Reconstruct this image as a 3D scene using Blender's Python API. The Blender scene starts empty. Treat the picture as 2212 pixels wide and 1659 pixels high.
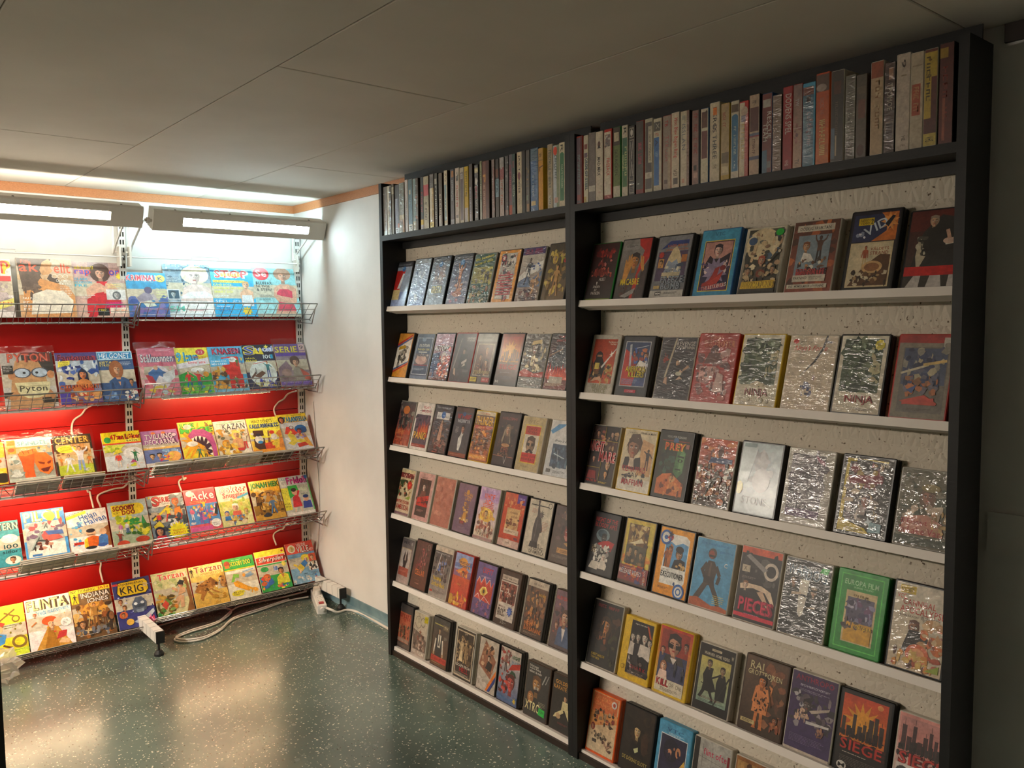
import bpy, bmesh, math, random
import numpy as np
from mathutils import Vector, Matrix
from mathutils.geometry import tessellate_polygon

SC = bpy.context.scene
COL = SC.collection
# ---------------------------------------------------------------- camera, world, exposure
CX, CY, CZ = -2.01617, -4.19824, 1.42400
YAW, PIT, ROL, FPX = 0.69840, -0.073133, -0.010344, 1803.734
def make_camera():
    f = Vector((math.sin(YAW)*math.cos(PIT), math.cos(YAW)*math.cos(PIT), math.sin(PIT)))
    r = Vector((math.cos(YAW), -math.sin(YAW), 0)); u = r.cross(f)
    r2 = r*math.cos(ROL) + u*math.sin(ROL); u2 = -r*math.sin(ROL) + u*math.cos(ROL)
    cd = bpy.data.cameras.new('camera'); co = bpy.data.objects.new('camera', cd); COL.objects.link(co)
    m = Matrix.Identity(4)
    for i in range(3):
        m[i][0] = r2[i]; m[i][1] = u2[i]; m[i][2] = -f[i]; m[i][3] = (CX, CY, CZ)[i]
    co.matrix_world = m
    cd.sensor_fit = 'HORIZONTAL'; cd.sensor_width = 36.0; cd.lens = FPX*36.0/2212.0
    cd.clip_start = 0.02; cd.clip_end = 60
    SC.camera = co
make_camera()
vs = SC.view_settings
vs.view_transform = 'Standard'; vs.look = 'None'; vs.gamma = 1.0; vs.use_curve_mapping = False
vs.exposure = 0.0
W = bpy.data.worlds.new('world'); SC.world = W; W.use_nodes = True
W.node_tree.nodes['Background'].inputs[0].default_value = (0.9, 0.75, 0.55, 1)
W.node_tree.nodes['Background'].inputs[1].default_value = 0.004
try:
    SC.cycles.use_denoising = True
    SC.cycles.max_bounces = 8; SC.cycles.transparent_max_bounces = 16
    SC.cycles.sample_clamp_indirect = 4.0; SC.cycles.caustics_reflective = False; SC.cycles.caustics_refractive = False
except Exception:
    pass
# strengths of the room's lamps and the added left trough (used by their builders)
E_TUBE_C, E_TUBE_W, E_SLOT_C, E_SLOT_W, E_STRIP, E_STRIP_L, E_BEYOND, E_FILL = 50.0, 30.0, 55.0, 50.0, 78.0, 110.0, 4.0, 205.0

H = 2.055; D = 0.1707
# ---------------------------------------------------------------- materials
def lin(c):
    return c/12.92 if c <= 0.04045 else ((c+0.055)/1.055)**2.4
def hx(s):
    if len(s) == 3: s = ''.join(ch*2 for ch in s)
    return tuple(lin(int(s[i:i+2], 16)/255.0) for i in (0, 2, 4))
class Mat:
    def __init__(s, name):
        s.m = bpy.data.materials.new(name); s.m.use_nodes = True; s.t = s.m.node_tree
        s.b = s.t.nodes['Principled BSDF']
    def n(s, ty, **kw):
        nd = s.t.nodes.new(ty)
        for k, v in kw.items(): setattr(nd, k, v)
        return nd
    def l(s, a, b): s.t.links.new(a, b)
    def set(s, **kw):
        for k, v in kw.items(): s.b.inputs[k.replace('_', ' ')].default_value = v
        return s
def noisy(name, c1, c2, scale=8, rough=0.6, bump=0.0, bscale=60, detail=4, coat=0, metal=0, lo=.35, hi=.65, stretch=None, bd=.002):
    M = Mat(name); tc = M.n('ShaderNodeTexCoord'); src = tc.outputs['Object']
    if stretch:
        mp = M.n('ShaderNodeMapping'); mp.inputs['Scale'].default_value = stretch; M.l(src, mp.inputs[0]); src = mp.outputs[0]
    nz = M.n('ShaderNodeTexNoise'); nz.inputs['Scale'].default_value = scale; nz.inputs['Detail'].default_value = detail
    M.l(src, nz.inputs['Vector'])
    rp = M.n('ShaderNodeValToRGB'); rp.color_ramp.elements[0].position = lo; rp.color_ramp.elements[1].position = hi
    rp.color_ramp.elements[0].color = (*hx(c1), 1); rp.color_ramp.elements[1].color = (*hx(c2), 1)
    M.l(nz.outputs['Fac'], rp.inputs[0]); M.l(rp.outputs[0], M.b.inputs['Base Color'])
    M.set(Roughness=rough, Metallic=metal, Coat_Weight=coat, Coat_Roughness=.1)
    if bump:
        n2 = M.n('ShaderNodeTexNoise'); n2.inputs['Scale'].default_value = bscale; n2.inputs['Detail'].default_value = 5
        M.l(src, n2.inputs['Vector'])
        bp = M.n('ShaderNodeBump'); bp.inputs['Strength'].default_value = bump; bp.inputs['Distance'].default_value = bd
        M.l(n2.outputs['Fac'], bp.inputs['Height']); M.l(bp.outputs[0], M.b.inputs['Normal'])
    return M
M_WALL = noisy('plaster_wall', 'd9d6d2', 'e6e3df', 3, .85, .35, 45).m
M_CEIL = noisy('ceiling_board', 'cfc6ba', 'd8cfc4', 2.5, .8, .05, 90).m
M_SEAM = noisy('seam_filler', '6b5a48', '7c6a55', 20, .9).m
M_TRIM = noisy('wood_trim', 'a2663f', 'c08458', 30, .5, stretch=(4, 4, 40)).m
M_VINYL = noisy('vinyl_skirting', '5f7c86', '7f9aa0', 14, .5).m
M_BLACK = noisy('black_stained_wood', '050404', '0b0a0a', 12, .6, .15, 25, stretch=(1, 1, 8)).m
M_DARK = noisy('dark_brown_wood', '1d120b', '2c1c11', 12, .5, .1, 25).m
M_TRAY = noisy('white_painted_wood', 'ddd3c9', 'e6ddd4', 6, .55, .12, 40).m
M_RED = noisy('red_lacquered_steel', 'ab0d0b', 'b4110e', 4, .42).m
M_WSTEEL = noisy('white_lacquered_steel', 'dcdad5', 'e6e4e0', 6, .4).m
M_LAMPH = noisy('lamp_housing_steel', 'dcd7cd', 'e2ddd4', 6, .45).m
M_DARKGAP = noisy('dark_slot', '2a2826', '3a3734', 10, .8).m
M_CABLE = noisy('white_cable', 'd9d0c4', 'e2dad0', 10, .5).m
M_PLAST = noisy('white_plastic', 'e4e0da', 'ebe8e3', 6, .35).m
M_RUB = noisy('black_rubber', '121212', '1c1c1c', 12, .6).m
M_SWITCH = noisy('red_switch', '8a1010', 'b01818', 10, .3).m
M_CHROME = noisy('chrome_wire', '9c9a97', 'b9b6b2', 10, .28, metal=.9).m
M_PAGES = noisy('paper_pages', 'b8ad98', 'd8cfba', 60, .85, stretch=(1, 1, 30)).m

def osb():
    M = Mat('white_painted_chipboard'); tc = M.n('ShaderNodeTexCoord')
    mp = M.n('ShaderNodeMapping'); mp.inputs['Scale'].default_value = (60, 60, 26); M.l(tc.outputs['Object'], mp.inputs[0])
    vo = M.n('ShaderNodeTexVoronoi', feature='DISTANCE_TO_EDGE'); M.l(mp.outputs[0], vo.inputs['Vector']); vo.inputs['Scale'].default_value = 1
    nz = M.n('ShaderNodeTexNoise'); nz.inputs['Scale'].default_value = 120; nz.inputs['Detail'].default_value = 3; M.l(tc.outputs['Object'], nz.inputs['Vector'])
    rp = M.n('ShaderNodeValToRGB'); e = rp.color_ramp.elements
    e[0].position = .29; e[0].color = (*hx('5d4a36'), 1); e[1].position = .345; e[1].color = (*hx('cfc4b2'), 1)
    M.l(nz.outputs['Fac'], rp.inputs[0]); M.l(rp.outputs[0], M.b.inputs['Base Color'])
    bp = M.n('ShaderNodeBump'); bp.inputs['Strength'].default_value = .9; bp.inputs['Distance'].default_value = .004
    M.l(vo.outputs['Distance'], bp.inputs['Height']); M.l(bp.outputs[0], M.b.inputs['Normal'])
    M.set(Roughness=.7); return M.m
M_OSB = osb()
def floor_mat():
    M = Mat('speckled_green_floor'); tc = M.n('ShaderNodeTexCoord'); ob = tc.outputs['Object']
    big = M.n('ShaderNodeTexNoise'); big.inputs['Scale'].default_value = 2.2; big.inputs['Detail'].default_value = 3; M.l(ob, big.inputs['Vector'])
    rp = M.n('ShaderNodeValToRGB'); e = rp.color_ramp.elements
    e[0].position = .35; e[0].color = (*hx('4d5f57'), 1); e[1].position = .65; e[1].color = (*hx('66776c'), 1)
    M.l(big.outputs['Fac'], rp.inputs[0]); cur = rp.outputs[0]
    for sc, thr, c in ((62, .20, 'd8d6c0'), (95, .19, 'e6e2cf'), (75, .15, '20281f')):
        v = M.n('ShaderNodeTexVoronoi'); v.inputs['Scale'].default_value = sc
        mp = M.n('ShaderNodeMapping'); mp.inputs['Location'].default_value = (sc*.37, sc*.11, 0); M.l(ob, mp.inputs[0])
        wn = M.n('ShaderNodeTexNoise'); wn.inputs['Scale'].default_value = 90; M.l(ob, wn.inputs['Vector'])
        mx = M.n('ShaderNodeMix', data_type='RGBA', blend_type='ADD'); mx.inputs[0].default_value = .012
        M.l(mp.outputs[0], mx.inputs[6]); M.l(wn.outputs['Color'], mx.inputs[7]); M.l(mx.outputs[2], v.inputs['Vector'])
        lt = M.n('ShaderNodeMath', operation='LESS_THAN'); M.l(v.outputs['Distance'], lt.inputs[0]); lt.inputs[1].default_value = thr
        # only some cells carry a flake
        sp = M.n('ShaderNodeSeparateColor'); M.l(v.outputs['Color'], sp.inputs[0])
        gt = M.n('ShaderNodeMath', operation='GREATER_THAN'); M.l(sp.outputs[0], gt.inputs[0]); gt.inputs[1].default_value = .55
        ml = M.n('ShaderNodeMath', operation='MULTIPLY'); M.l(lt.outputs[0], ml.inputs[0]); M.l(gt.outputs[0], ml.inputs[1])
        m2 = M.n('ShaderNodeMix', data_type='RGBA'); M.l(ml.outputs[0], m2.inputs[0]); M.l(cur, m2.inputs[6]); m2.inputs[7].default_value = (*hx(c), 1)
        cur = m2.outputs[2]
    M.l(cur, M.b.inputs['Base Color'])
    n3 = M.n('ShaderNodeTexNoise'); n3.inputs['Scale'].default_value = 18; n3.inputs['Detail'].default_value = 4; M.l(ob, n3.inputs['Vector'])
    r3 = M.n('ShaderNodeMapRange'); r3.inputs[3].default_value = .14; r3.inputs[4].default_value = .34; M.l(n3.outputs['Fac'], r3.inputs[0]); M.l(r3.outputs[0], M.b.inputs['Roughness'])
    bp = M.n('ShaderNodeBump'); bp.inputs['Strength'].default_value = .18; bp.inputs['Distance'].default_value = .002
    n4 = M.n('ShaderNodeTexNoise'); n4.inputs['Scale'].default_value = 55; n4.inputs['Detail'].default_value = 3; M.l(ob, n4.inputs['Vector'])
    M.l(n4.outputs['Fac'], bp.inputs['Height']); M.l(bp.outputs[0], M.b.inputs['Normal'])
    M.set(Specular_IOR_Level=.6, Coat_Weight=.5, Coat_Roughness=.22); return M.m
M_FLOOR = floor_mat()
def print_mat(name, rough, coat, wr, wscale=(14, 60, 1), crough=.08):
    """flat print: its colours come from the 'print' attribute; the coat is the clear film over it"""
    M = Mat(name); at = M.n('ShaderNodeVertexColor', layer_name='print')
    tc = M.n('ShaderNodeTexCoord'); nz = M.n('ShaderNodeTexNoise'); nz.inputs['Scale'].default_value = 160; nz.inputs['Detail'].default_value = 3
    M.l(tc.outputs['Object'], nz.inputs['Vector'])
    mr = M.n('ShaderNodeMapRange'); mr.inputs[1].default_value = .3; mr.inputs[2].default_value = .7; mr.inputs[3].default_value = .86; mr.inputs[4].default_value = 1.12
    M.l(nz.outputs['Fac'], mr.inputs[0])
    nl = M.n('ShaderNodeTexNoise'); nl.inputs['Scale'].default_value = 42; nl.inputs['Detail'].default_value = 4; nl.inputs['Distortion'].default_value = .6
    M.l(tc.outputs['Object'], nl.inputs['Vector'])
    ml = M.n('ShaderNodeMapRange'); ml.inputs[1].default_value = .3; ml.inputs[2].default_value = .7; ml.inputs[3].default_value = .76; ml.inputs[4].default_value = 1.2
    M.l(nl.outputs['Fac'], ml.inputs[0]); mm = M.n('ShaderNodeMath', operation='MULTIPLY'); M.l(ml.outputs[0], mm.inputs[0]); M.l(mr.outputs[0], mm.inputs[1])
    mx = M.n('ShaderNodeMix', data_type='RGBA', blend_type='MULTIPLY'); mx.inputs[0].default_value = 1
    M.l(at.outputs['Color'], mx.inputs[6]); M.l(mm.outputs[0], mx.inputs[7]); M.l(mx.outputs[2], M.b.inputs['Base Color'])
    M.set(Roughness=rough, Coat_Weight=coat, Coat_Roughness=crough, Coat_IOR=1.5)
    if wr:
        oi = M.n('ShaderNodeObjectInfo'); mp = M.n('ShaderNodeMapping'); mp.inputs['Scale'].default_value = wscale
        vm = M.n('ShaderNodeVectorMath', operation='SCALE'); vm.inputs['Scale'].default_value = .37
        M.l(oi.outputs['Location'], vm.inputs[0]); M.l(vm.outputs[0], mp.inputs['Location'])
        mp.inputs['Rotation'].default_value = (0, 0, .5)
        M.l(tc.outputs['Object'], mp.inputs[0])
        n2 = M.n('ShaderNodeTexNoise'); n2.inputs['Scale'].default_value = 1.0; n2.inputs['Detail'].default_value = 2.5; n2.inputs['Distortion'].default_value = 1.2
        M.l(mp.outputs[0], n2.inputs['Vector'])
        bp = M.n('ShaderNodeBump'); bp.inputs['Strength'].default_value = wr; bp.inputs['Distance'].default_value = .006
        M.l(n2.outputs['Fac'], bp.inputs['Height']); M.l(bp.outputs[0], M.b.inputs['Coat Normal'])
    return M.m
M_PRINT = print_mat('matte_print', .45, .15, 0)
M_GLOSS = print_mat('print_under_smooth_film', .5, .6, .12, (18, 12, 1), .2)
M_WRINK = print_mat('print_under_wrinkled_film', .5, 1.0, .75, (22, 70, 1))
def film(name, fac, rough, wr):
    M = Mat(name); tr = M.n('ShaderNodeBsdfTransparent'); mixs = M.n('ShaderNodeMixShader'); lw = M.n('ShaderNodeLayerWeight'); lw.inputs[0].default_value = .12
    gl = M.n('ShaderNodeBsdfGlossy'); gl.inputs['Roughness'].default_value = rough
    tc = M.n('ShaderNodeTexCoord'); mp = M.n('ShaderNodeMapping'); mp.inputs['Scale'].default_value = (18, 40, 18); M.l(tc.outputs['Object'], mp.inputs[0])
    n2 = M.n('ShaderNodeTexNoise'); n2.inputs['Scale'].default_value = 1; n2.inputs['Detail'].default_value = 3; n2.inputs['Distortion'].default_value = 1; M.l(mp.outputs[0], n2.inputs['Vector'])
    bp = M.n('ShaderNodeBump'); bp.inputs['Strength'].default_value = wr; bp.inputs['Distance'].default_value = .01; M.l(n2.outputs['Fac'], bp.inputs['Height'])
    M.l(bp.outputs[0], gl.inputs['Normal']); M.l(bp.outputs[0], lw.inputs['Normal'])
    df = M.n('ShaderNodeBsdfTranslucent'); df.inputs[0].default_value = (.9, .9, .92, 1)
    m1 = M.n('ShaderNodeMixShader'); m1.inputs[0].default_value = fac; M.l(tr.outputs[0], m1.inputs[1]); M.l(df.outputs[0], m1.inputs[2])
    mr = M.n('ShaderNodeMapRange'); mr.inputs[3].default_value = .05; mr.inputs[4].default_value = .30; M.l(lw.outputs[1], mr.inputs[0]); M.l(mr.outputs[0], mixs.inputs[0]); M.l(m1.outputs[0], mixs.inputs[1]); M.l(gl.outputs[0], mixs.inputs[2])
    out = [x for x in M.t.nodes if x.type == 'OUTPUT_MATERIAL'][0]; M.l(mixs.outputs[0], out.inputs[0]); return M.m
M_FILM = film('clear_plastic_sleeve', .07, .12, .35)
M_BAG = film('milky_plastic_bag', .42, .2, .6)
def emit(name, c, e):
    M = Mat(name); M.set(Base_Color=(.9, .9, .9, 1), Emission_Color=(*c, 1), Emission_Strength=e); return M.m
CASES = {}
for k, c1, c2 in (('k', '0d0c0c', '171516'), ('w', 'bdb5a6', 'cbc3b5'), ('y', 'c9a21a', 'd6b02a'), ('r', '9d1f16', 'ad2a1e'), ('b', '1d4f86', '2a6098'),
                  ('g', '1d7a2c', '2b8a3a'), ('o', 'd8521a', 'e46226'), ('c', '8f8a80', 'a09a90'), ('n', '3a2a20', '463428'), ('l', '3f86a8', '4c94b4')):
    CASES[k] = noisy('case_plastic_'+{'k': 'black', 'w': 'cream', 'y': 'yellow', 'r': 'red', 'b': 'blue', 'g': 'green', 'o': 'orange', 'c': 'clear', 'n': 'brown', 'l': 'pale_blue'}[k], c1, c2, 30, .35).m
# ---------------------------------------------------------------- mesh helpers
class MB:
    """collects boxes, bars, tubes into ONE mesh object"""
    def __init__(s): s.v = []; s.f = []
    def add(s, v, f):
        o = len(s.v); s.v += [tuple(x) for x in v]; s.f += [tuple(i+o for i in q) for q in f]; return s
    def box(s, x0, y0, z0, x1, y1, z1, M=None):
        v = [(x0, y0, z0), (x1, y0, z0), (x1, y1, z0), (x0, y1, z0), (x0, y0, z1), (x1, y0, z1), (x1, y1, z1), (x0, y1, z1)]
        if M: v = [tuple(M @ Vector(p)) for p in v]
        return s.add(v, [(0, 3, 2, 1), (4, 5, 6, 7), (0, 1, 5, 4), (1, 2, 6, 5), (2, 3, 7, 6), (3, 0, 4, 7)])
    def rbox(s, x0, y0, z0, x1, y1, z1, r, M=None):
        """box with rounded corners in x-y and a chamfered top (z1)"""
        ring = []
        for cx, cy, a0 in ((x1-r, y1-r, 0), (x0+r, y1-r, 90), (x0+r, y0+r, 180), (x1-r, y0+r, 270)):
            for k in range(3):
                a = math.radians(a0+45*k); ring.append((cx, cy, math.cos(a), math.sin(a)))
        n = len(ring); v = []
        for z, rr in ((z0, r), (z1-r*.5, r), (z1, r*.5)):
            v += [(cx+rr*ca, cy+rr*sa, z) for cx, cy, ca, sa in ring]
        f = [tuple(range(n-1, -1, -1)), tuple(range(2*n, 3*n))]
        for L in (0, 1):
            f += [(L*n+i, L*n+(i+1) % n, (L+1)*n+(i+1) % n, (L+1)*n+i) for i in range(n)]
        if M: v = [tuple(M @ Vector(p)) for p in v]
        return s.add(v, f)
    def bar(s, a, b, r, n=6):
        a = Vector(a); b = Vector(b); d = (b-a)
        if d.length < 1e-6: return s
        d.normalize(); p = d.orthogonal().normalized(); q = d.cross(p)
        v = []
        for c in (a, b): v += [c + (p*math.cos(2*math.pi*k/n) + q*math.sin(2*math.pi*k/n))*r for k in range(n)]
        f = [(k, (k+1) % n, n+(k+1) % n, n+k) for k in range(n)] + [tuple(range(n-1, -1, -1)), tuple(range(n, 2*n))]
        return s.add(v, f)
    def tube(s, pts, r, n=8):
        P = [Vector(p) for p in pts]; v = []; up = Vector((0, 0, 1)); prev = None
        for i, c in enumerate(P):
            d = (P[min(i+1, len(P)-1)] - P[max(i-1, 0)]).normalized()
            if prev is None: p = d.orthogonal().normalized()
            else: p = (prev - d*prev.dot(d)).normalized()
            prev = p; q = d.cross(p)
            v += [c + (p*math.cos(2*math.pi*k/n) + q*math.sin(2*math.pi*k/n))*r for k in range(n)]
        f = []
        for i in range(len(P)-1):
            f += [(i*n+k, i*n+(k+1) % n, (i+1)*n+(k+1) % n, (i+1)*n+k) for k in range(n)]
        f += [tuple(range(n-1, -1, -1)), tuple(range((len(P)-1)*n, len(P)*n))]
        return s.add(v, f)
    def cyl(s, c, r0, r1, z0, z1, n=16):
        v = [(c[0]+r0*math.cos(2*math.pi*k/n), c[1]+r0*math.sin(2*math.pi*k/n), z0) for k in range(n)] + [(c[0]+r1*math.cos(2*math.pi*k/n), c[1]+r1*math.sin(2*math.pi*k/n), z1) for k in range(n)]
        return s.add(v, [(k, (k+1) % n, n+(k+1) % n, n+k) for k in range(n)] + [tuple(range(n-1, -1, -1)), tuple(range(n, 2*n))])
    def build(s, name, mat, parent=None, smooth=False):
        me = bpy.data.meshes.new(name); me.from_pydata(s.v, [], s.f); me.materials.append(mat)
        if smooth: me.polygons.foreach_set('use_smooth', [True]*len(me.polygons))
        me.update(); o = bpy.data.objects.new(name, me); COL.objects.link(o)
        if parent: o.parent = parent
        return o
def tag(o, label=None, cat=None, group=None, kind=None):
    for k, v in (('label', label), ('category', cat), ('group', group), ('kind', kind)):
        if v: o[k] = v
    return o
def empty(name, label, cat, M=None, group=None):
    o = bpy.data.objects.new(name, None); o.empty_display_size = .02; COL.objects.link(o)
    if M is not None: o.matrix_world = M
    return tag(o, label, cat, group)
def frame(o, x, y, z):
    m = Matrix.Identity(4)
    for i in range(3):
        m[i][0] = x[i]; m[i][1] = y[i]; m[i][2] = z[i]; m[i][3] = o[i]
    return m
def spline(pts, k=8):
    P = [Vector(p) for p in pts]; P = [P[0]*2-P[1]] + P + [P[-1]*2-P[-2]]; out = []
    for i in range(1, len(P)-2):
        a, b, c, d = P[i-1:i+3]
        for j in range(k):
            t = j/k; out.append(.5*((2*b) + (c-a)*t + (2*a-5*b+4*c-d)*t*t + (3*b-a-3*c+d)*t**3))
    out.append(P[-2]); return out
# ---------------------------------------------------------------- flat print (vector art on covers)
GLY = {}
def glyph(ch, bold):
    key = (ch, bold)
    if key in GLY: return GLY[key]
    cu = bpy.data.curves.new('g', 'FONT'); cu.body = ch; cu.resolution_u = 2; cu.offset = bold
    ob = bpy.data.objects.new('g', cu); me = ob.to_mesh(); me.calc_loop_triangles()
    v = np.array([q.co[:2] for q in me.vertices]).reshape(-1, 2); t = [tuple(q.vertices) for q in me.loop_triangles]
    # advance from the width of the outline
    GLY[key] = (v, t, (float(v[:, 0].max()) + .055 if len(v) else .3))
    ob.to_mesh_clear(); bpy.data.objects.remove(ob); bpy.data.curves.remove(cu)
    return GLY[key]
def textmesh(s, bold):
    V = []; T = []; x = 0; n = 0
    for ch in s:
        if ch == ' ': x += .28; continue
        v, t, adv = glyph(ch, bold)
        V.append(v + np.array([x, 0])); T += [tuple(i+n for i in q) for q in t]; n += len(v); x += adv
    if not V: return np.zeros((0, 2)), [], 1
    V = np.concatenate(V); return V, T, x
LAYER = 1.6e-5
class Art:
    def __init__(s, wd, ht, ny, seed):
        s.sx = wd/100.0; s.sy = ht/ny; s.ny = ny; s.v = []; s.f = []; s.c = []; s.k = 0; s.r = random.Random(seed)
    def tri(s, V, T, cols, lift=True):
        if lift: s.k += 1
        z = s.k*LAYER; o = len(s.v)
        for p in V:
            s.v.append((min(max(p[0], 0), 100)*s.sx, min(max(p[1], 0), s.ny)*s.sy, z))
        s.f += [tuple(i+o for i in t) for t in T]
        s.c += list(cols) if isinstance(cols, list) else [cols]*len(V)
    def poly(s, P, c, lift=True):
        if len(P) < 3: return
        T = tessellate_polygon([[Vector((p[0], p[1], 0)) for p in P]])
        T = [t if ((P[t[1]][0]-P[t[0]][0])*(P[t[2]][1]-P[t[0]][1]) - (P[t[2]][0]-P[t[0]][0])*(P[t[1]][1]-P[t[0]][1])) > 0 else (t[0], t[2], t[1]) for t in T]
        s.tri(P, T, hx(c), lift)
    def rect(s, x, y, w, h, c, c2=None):
        a = hx(c); b = hx(c2) if c2 else a
        s.tri([(x, y), (x+w, y), (x+w, y+h), (x, y+h)], [(0, 1, 2), (0, 2, 3)], [a, a, b, b])
    def ell(s, x, y, rx, ry, c, n=16, a0=0, lift=True):
        s.poly([(x+rx*math.cos(2*math.pi*k/n+a0), y+ry*math.sin(2*math.pi*k/n+a0)) for k in range(n)], c, lift)
    def text(s, x, y, w, h, c, txt, vert=False, rot=0.0):
        it = c.endswith('i'); c = c.rstrip('i'); cols = c.split('/')
        V, T, adv = textmesh(txt, .012)
        if not len(V): return
        lo = V.min(0); hi = V.max(0)
        def place(V):
            U = (V-lo)/(hi-lo)
            if it: U = np.stack([U[:, 0]*.92+U[:, 1]*.08, U[:, 1]], 1)
            if vert: return np.stack([x + U[:, 1]*w, y + h - U[:, 0]*h], 1)
            P = np.stack([x + U[:, 0]*w, y + U[:, 1]*h], 1)
            if rot:
                ca, sa = math.cos(math.radians(rot)), math.sin(math.radians(rot)); q = P-np.array([x, y])
                P = np.stack([x+q[:, 0]*ca-q[:, 1]*sa, y+q[:, 0]*sa+q[:, 1]*ca], 1)
            return P
        if len(cols) > 1:
            V2, T2, _ = textmesh(txt, .05); s.tri(place(V2).tolist(), T2, hx(cols[1]))
        s.tri(place(V).tolist(), T, hx(cols[0]))
    def lines(s, x, y, w, n, c, dy=2.6, th=1.1):
        R = s.r; s.k += 1
        for i in range(n):
            px = x; end = x + w*(R.uniform(.6, .8) if i == n-1 else R.uniform(.86, 1))
            while px < end-1:
                ww = min(R.uniform(2.5, 8), end-px); yy = y-i*dy
                s.poly([(px, yy), (px+ww, yy), (px+ww, yy+th), (px, yy+th)], c, False); px += ww+1.1
    def scrawl(s, x, y, w, h, c, n, vert):
        """n letter-like marks for lettering too blurred to read"""
        R = s.r; s.k += 1; c = c.rstrip('i').split('/')[0]; adv = 1.0/n
        for i in range(n):
            if n > 5 and R.random() < .12: continue
            t0 = i*adv; lw = adv*.78
            strokes = [(t0, 0, lw*.3, 1)]
            q = R.random()
            if q < .45: strokes.append((t0+lw*.68, 0, lw*.3, 1))
            if q > .2: strokes.append((t0, R.choice((0, .4, .8)), lw, .2))
            if q > .6: strokes.append((t0, .8, lw, .2))
            for a, b, aw, bh in strokes:
                if vert: P = [(x+b*w, y+h-(a+aw)*h), (x+(b+bh)*w, y+h-(a+aw)*h), (x+(b+bh)*w, y+h-a*h), (x+b*w, y+h-a*h)]
                else: P = [(x+a*w, y+b*h), (x+(a+aw)*w, y+b*h), (x+(a+aw)*w, y+(b+bh)*h), (x+a*w, y+(b+bh)*h)]
                s.poly(P, c, False)
    def blobs(s, x, y, w, h, n, size, cols):
        R = s.r
        for i in range(n):
            cx = x+R.random()*w; cy = y+R.random()*h; q = size*R.uniform(.4, 1.2); k = R.randint(5, 8); a0 = R.random()*6.3; e = R.uniform(.4, 1.6)
            s.poly([(cx+q*e*R.uniform(.55, 1.1)*math.cos(a0+6.283*j/k), cy+q/e**.5*R.uniform(.55, 1.1)*math.sin(a0+6.283*j/k)) for j in range(k)], R.choice(cols))
    def star(s, x, y, r, n, c, ratio=.6):
        s.poly([(x+r*(1 if k % 2 == 0 else ratio)*math.cos(math.pi*k/n+.3), y+r*(1 if k % 2 == 0 else ratio)*math.sin(math.pi*k/n+.3)) for k in range(2*n)], c)
    def seg(s, x0, y0, x1, y1, wd, c, wd2=None):
        dx, dy = x1-x0, y1-y0; L = math.hypot(dx, dy) or 1; nx, ny = -dy/L*wd/2, dx/L*wd/2; q = 1 if wd2 is None else wd2/wd
        s.poly([(x0-nx, y0-ny), (x1-nx*q, y1-ny*q), (x1+nx*q, y1+ny*q), (x0+nx, y0+ny)], c)
    def flames(s, x, y, w, h, c):
        R = s.r; P = [(x, y)]; n = 9
        P2 = []
        for i in range(n):
            a = x+w*i/n; P2 += [(a, y+h*R.uniform(.15, .45)), (a+w/n*.5, y+h*R.uniform(.6, 1))]
        s.poly(P + P2 + [(x+w, y+h*.2), (x+w, y)], c)
    def sky(s, x, y, w, h, n, c):
        R = s.r; a = x
        for i in range(n):
            ww = w/n*R.uniform(.55, .95); hh = h*R.uniform(.35, 1)
            s.rect(a, y, ww, hh, c)
            if R.random() < .5: s.seg(a+ww/2, y+hh, a+ww/2, y+hh*1.25, 1, c)
            a += w/n
    def head(s, x, y, q, skin, hair, style='m'):
        """head and neck: face, hair, brows, eyes, nose, mouth; one side of the face in shade"""
        sk = hx(skin); dk = ''.join('%02x' % int(max(0, int(c, 16))*.72) for c in ([skin[i]*2 for i in range(3)] if len(skin) == 3 else [skin[i:i+2] for i in (0, 2, 4)]))
        if style == 'f': s.ell(x, y-q*.15, q*1.05, q*1.35, hair)
        s.poly([(x-q*.32, y-q*1.5), (x+q*.32, y-q*1.5), (x+q*.28, y-q*.6), (x-q*.28, y-q*.6)], dk)
        s.ell(x, y+q*.15, q*.82, q*1.0, hair)
        s.poly([(x-q*.62, y+q*.5), (x-q*.66, y), (x-q*.55, y-q*.5), (x-q*.22, y-q*.95), (x+q*.22, y-q*.95), (x+q*.55, y-q*.5), (x+q*.66, y), (x+q*.62, y+q*.5), (x, y+q*.72)], skin)
        s.poly([(x+q*.12, y+q*.4), (x+q*.05, y-q*.3), (x+q*.18, y-q*.95), (x+q*.24, y-q*.93), (x+q*.55, y-q*.5), (x+q*.66, y), (x+q*.62, y+q*.5)], dk)
        s.poly([(x-q*.7, y+q*.35), (x-q*.3, y+q*.62), (x+q*.25, y+q*.5), (x+q*.7, y+q*.3), (x+q*.75, y+q*.9), (x, y+q*1.15), (x-q*.75, y+q*.9)], hair)
        for sg in (-1, 1):
            s.seg(x+sg*q*.14, y+q*.2, x+sg*q*.46, y+q*.22, q*.09, '2a1a14'); s.ell(x+sg*q*.3, y+q*.06, q*.14, q*.07, 'e8e0d8', 8); s.ell(x+sg*q*.3, y+q*.06, q*.07, q*.07, '181010', 6)
        s.poly([(x-q*.02, y+q*.05), (x-q*.12, y-q*.26), (x+q*.1, y-q*.26)], dk)
        s.ell(x, y-q*.5, q*.22, q*.07, '8e3028', 8); 
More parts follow.
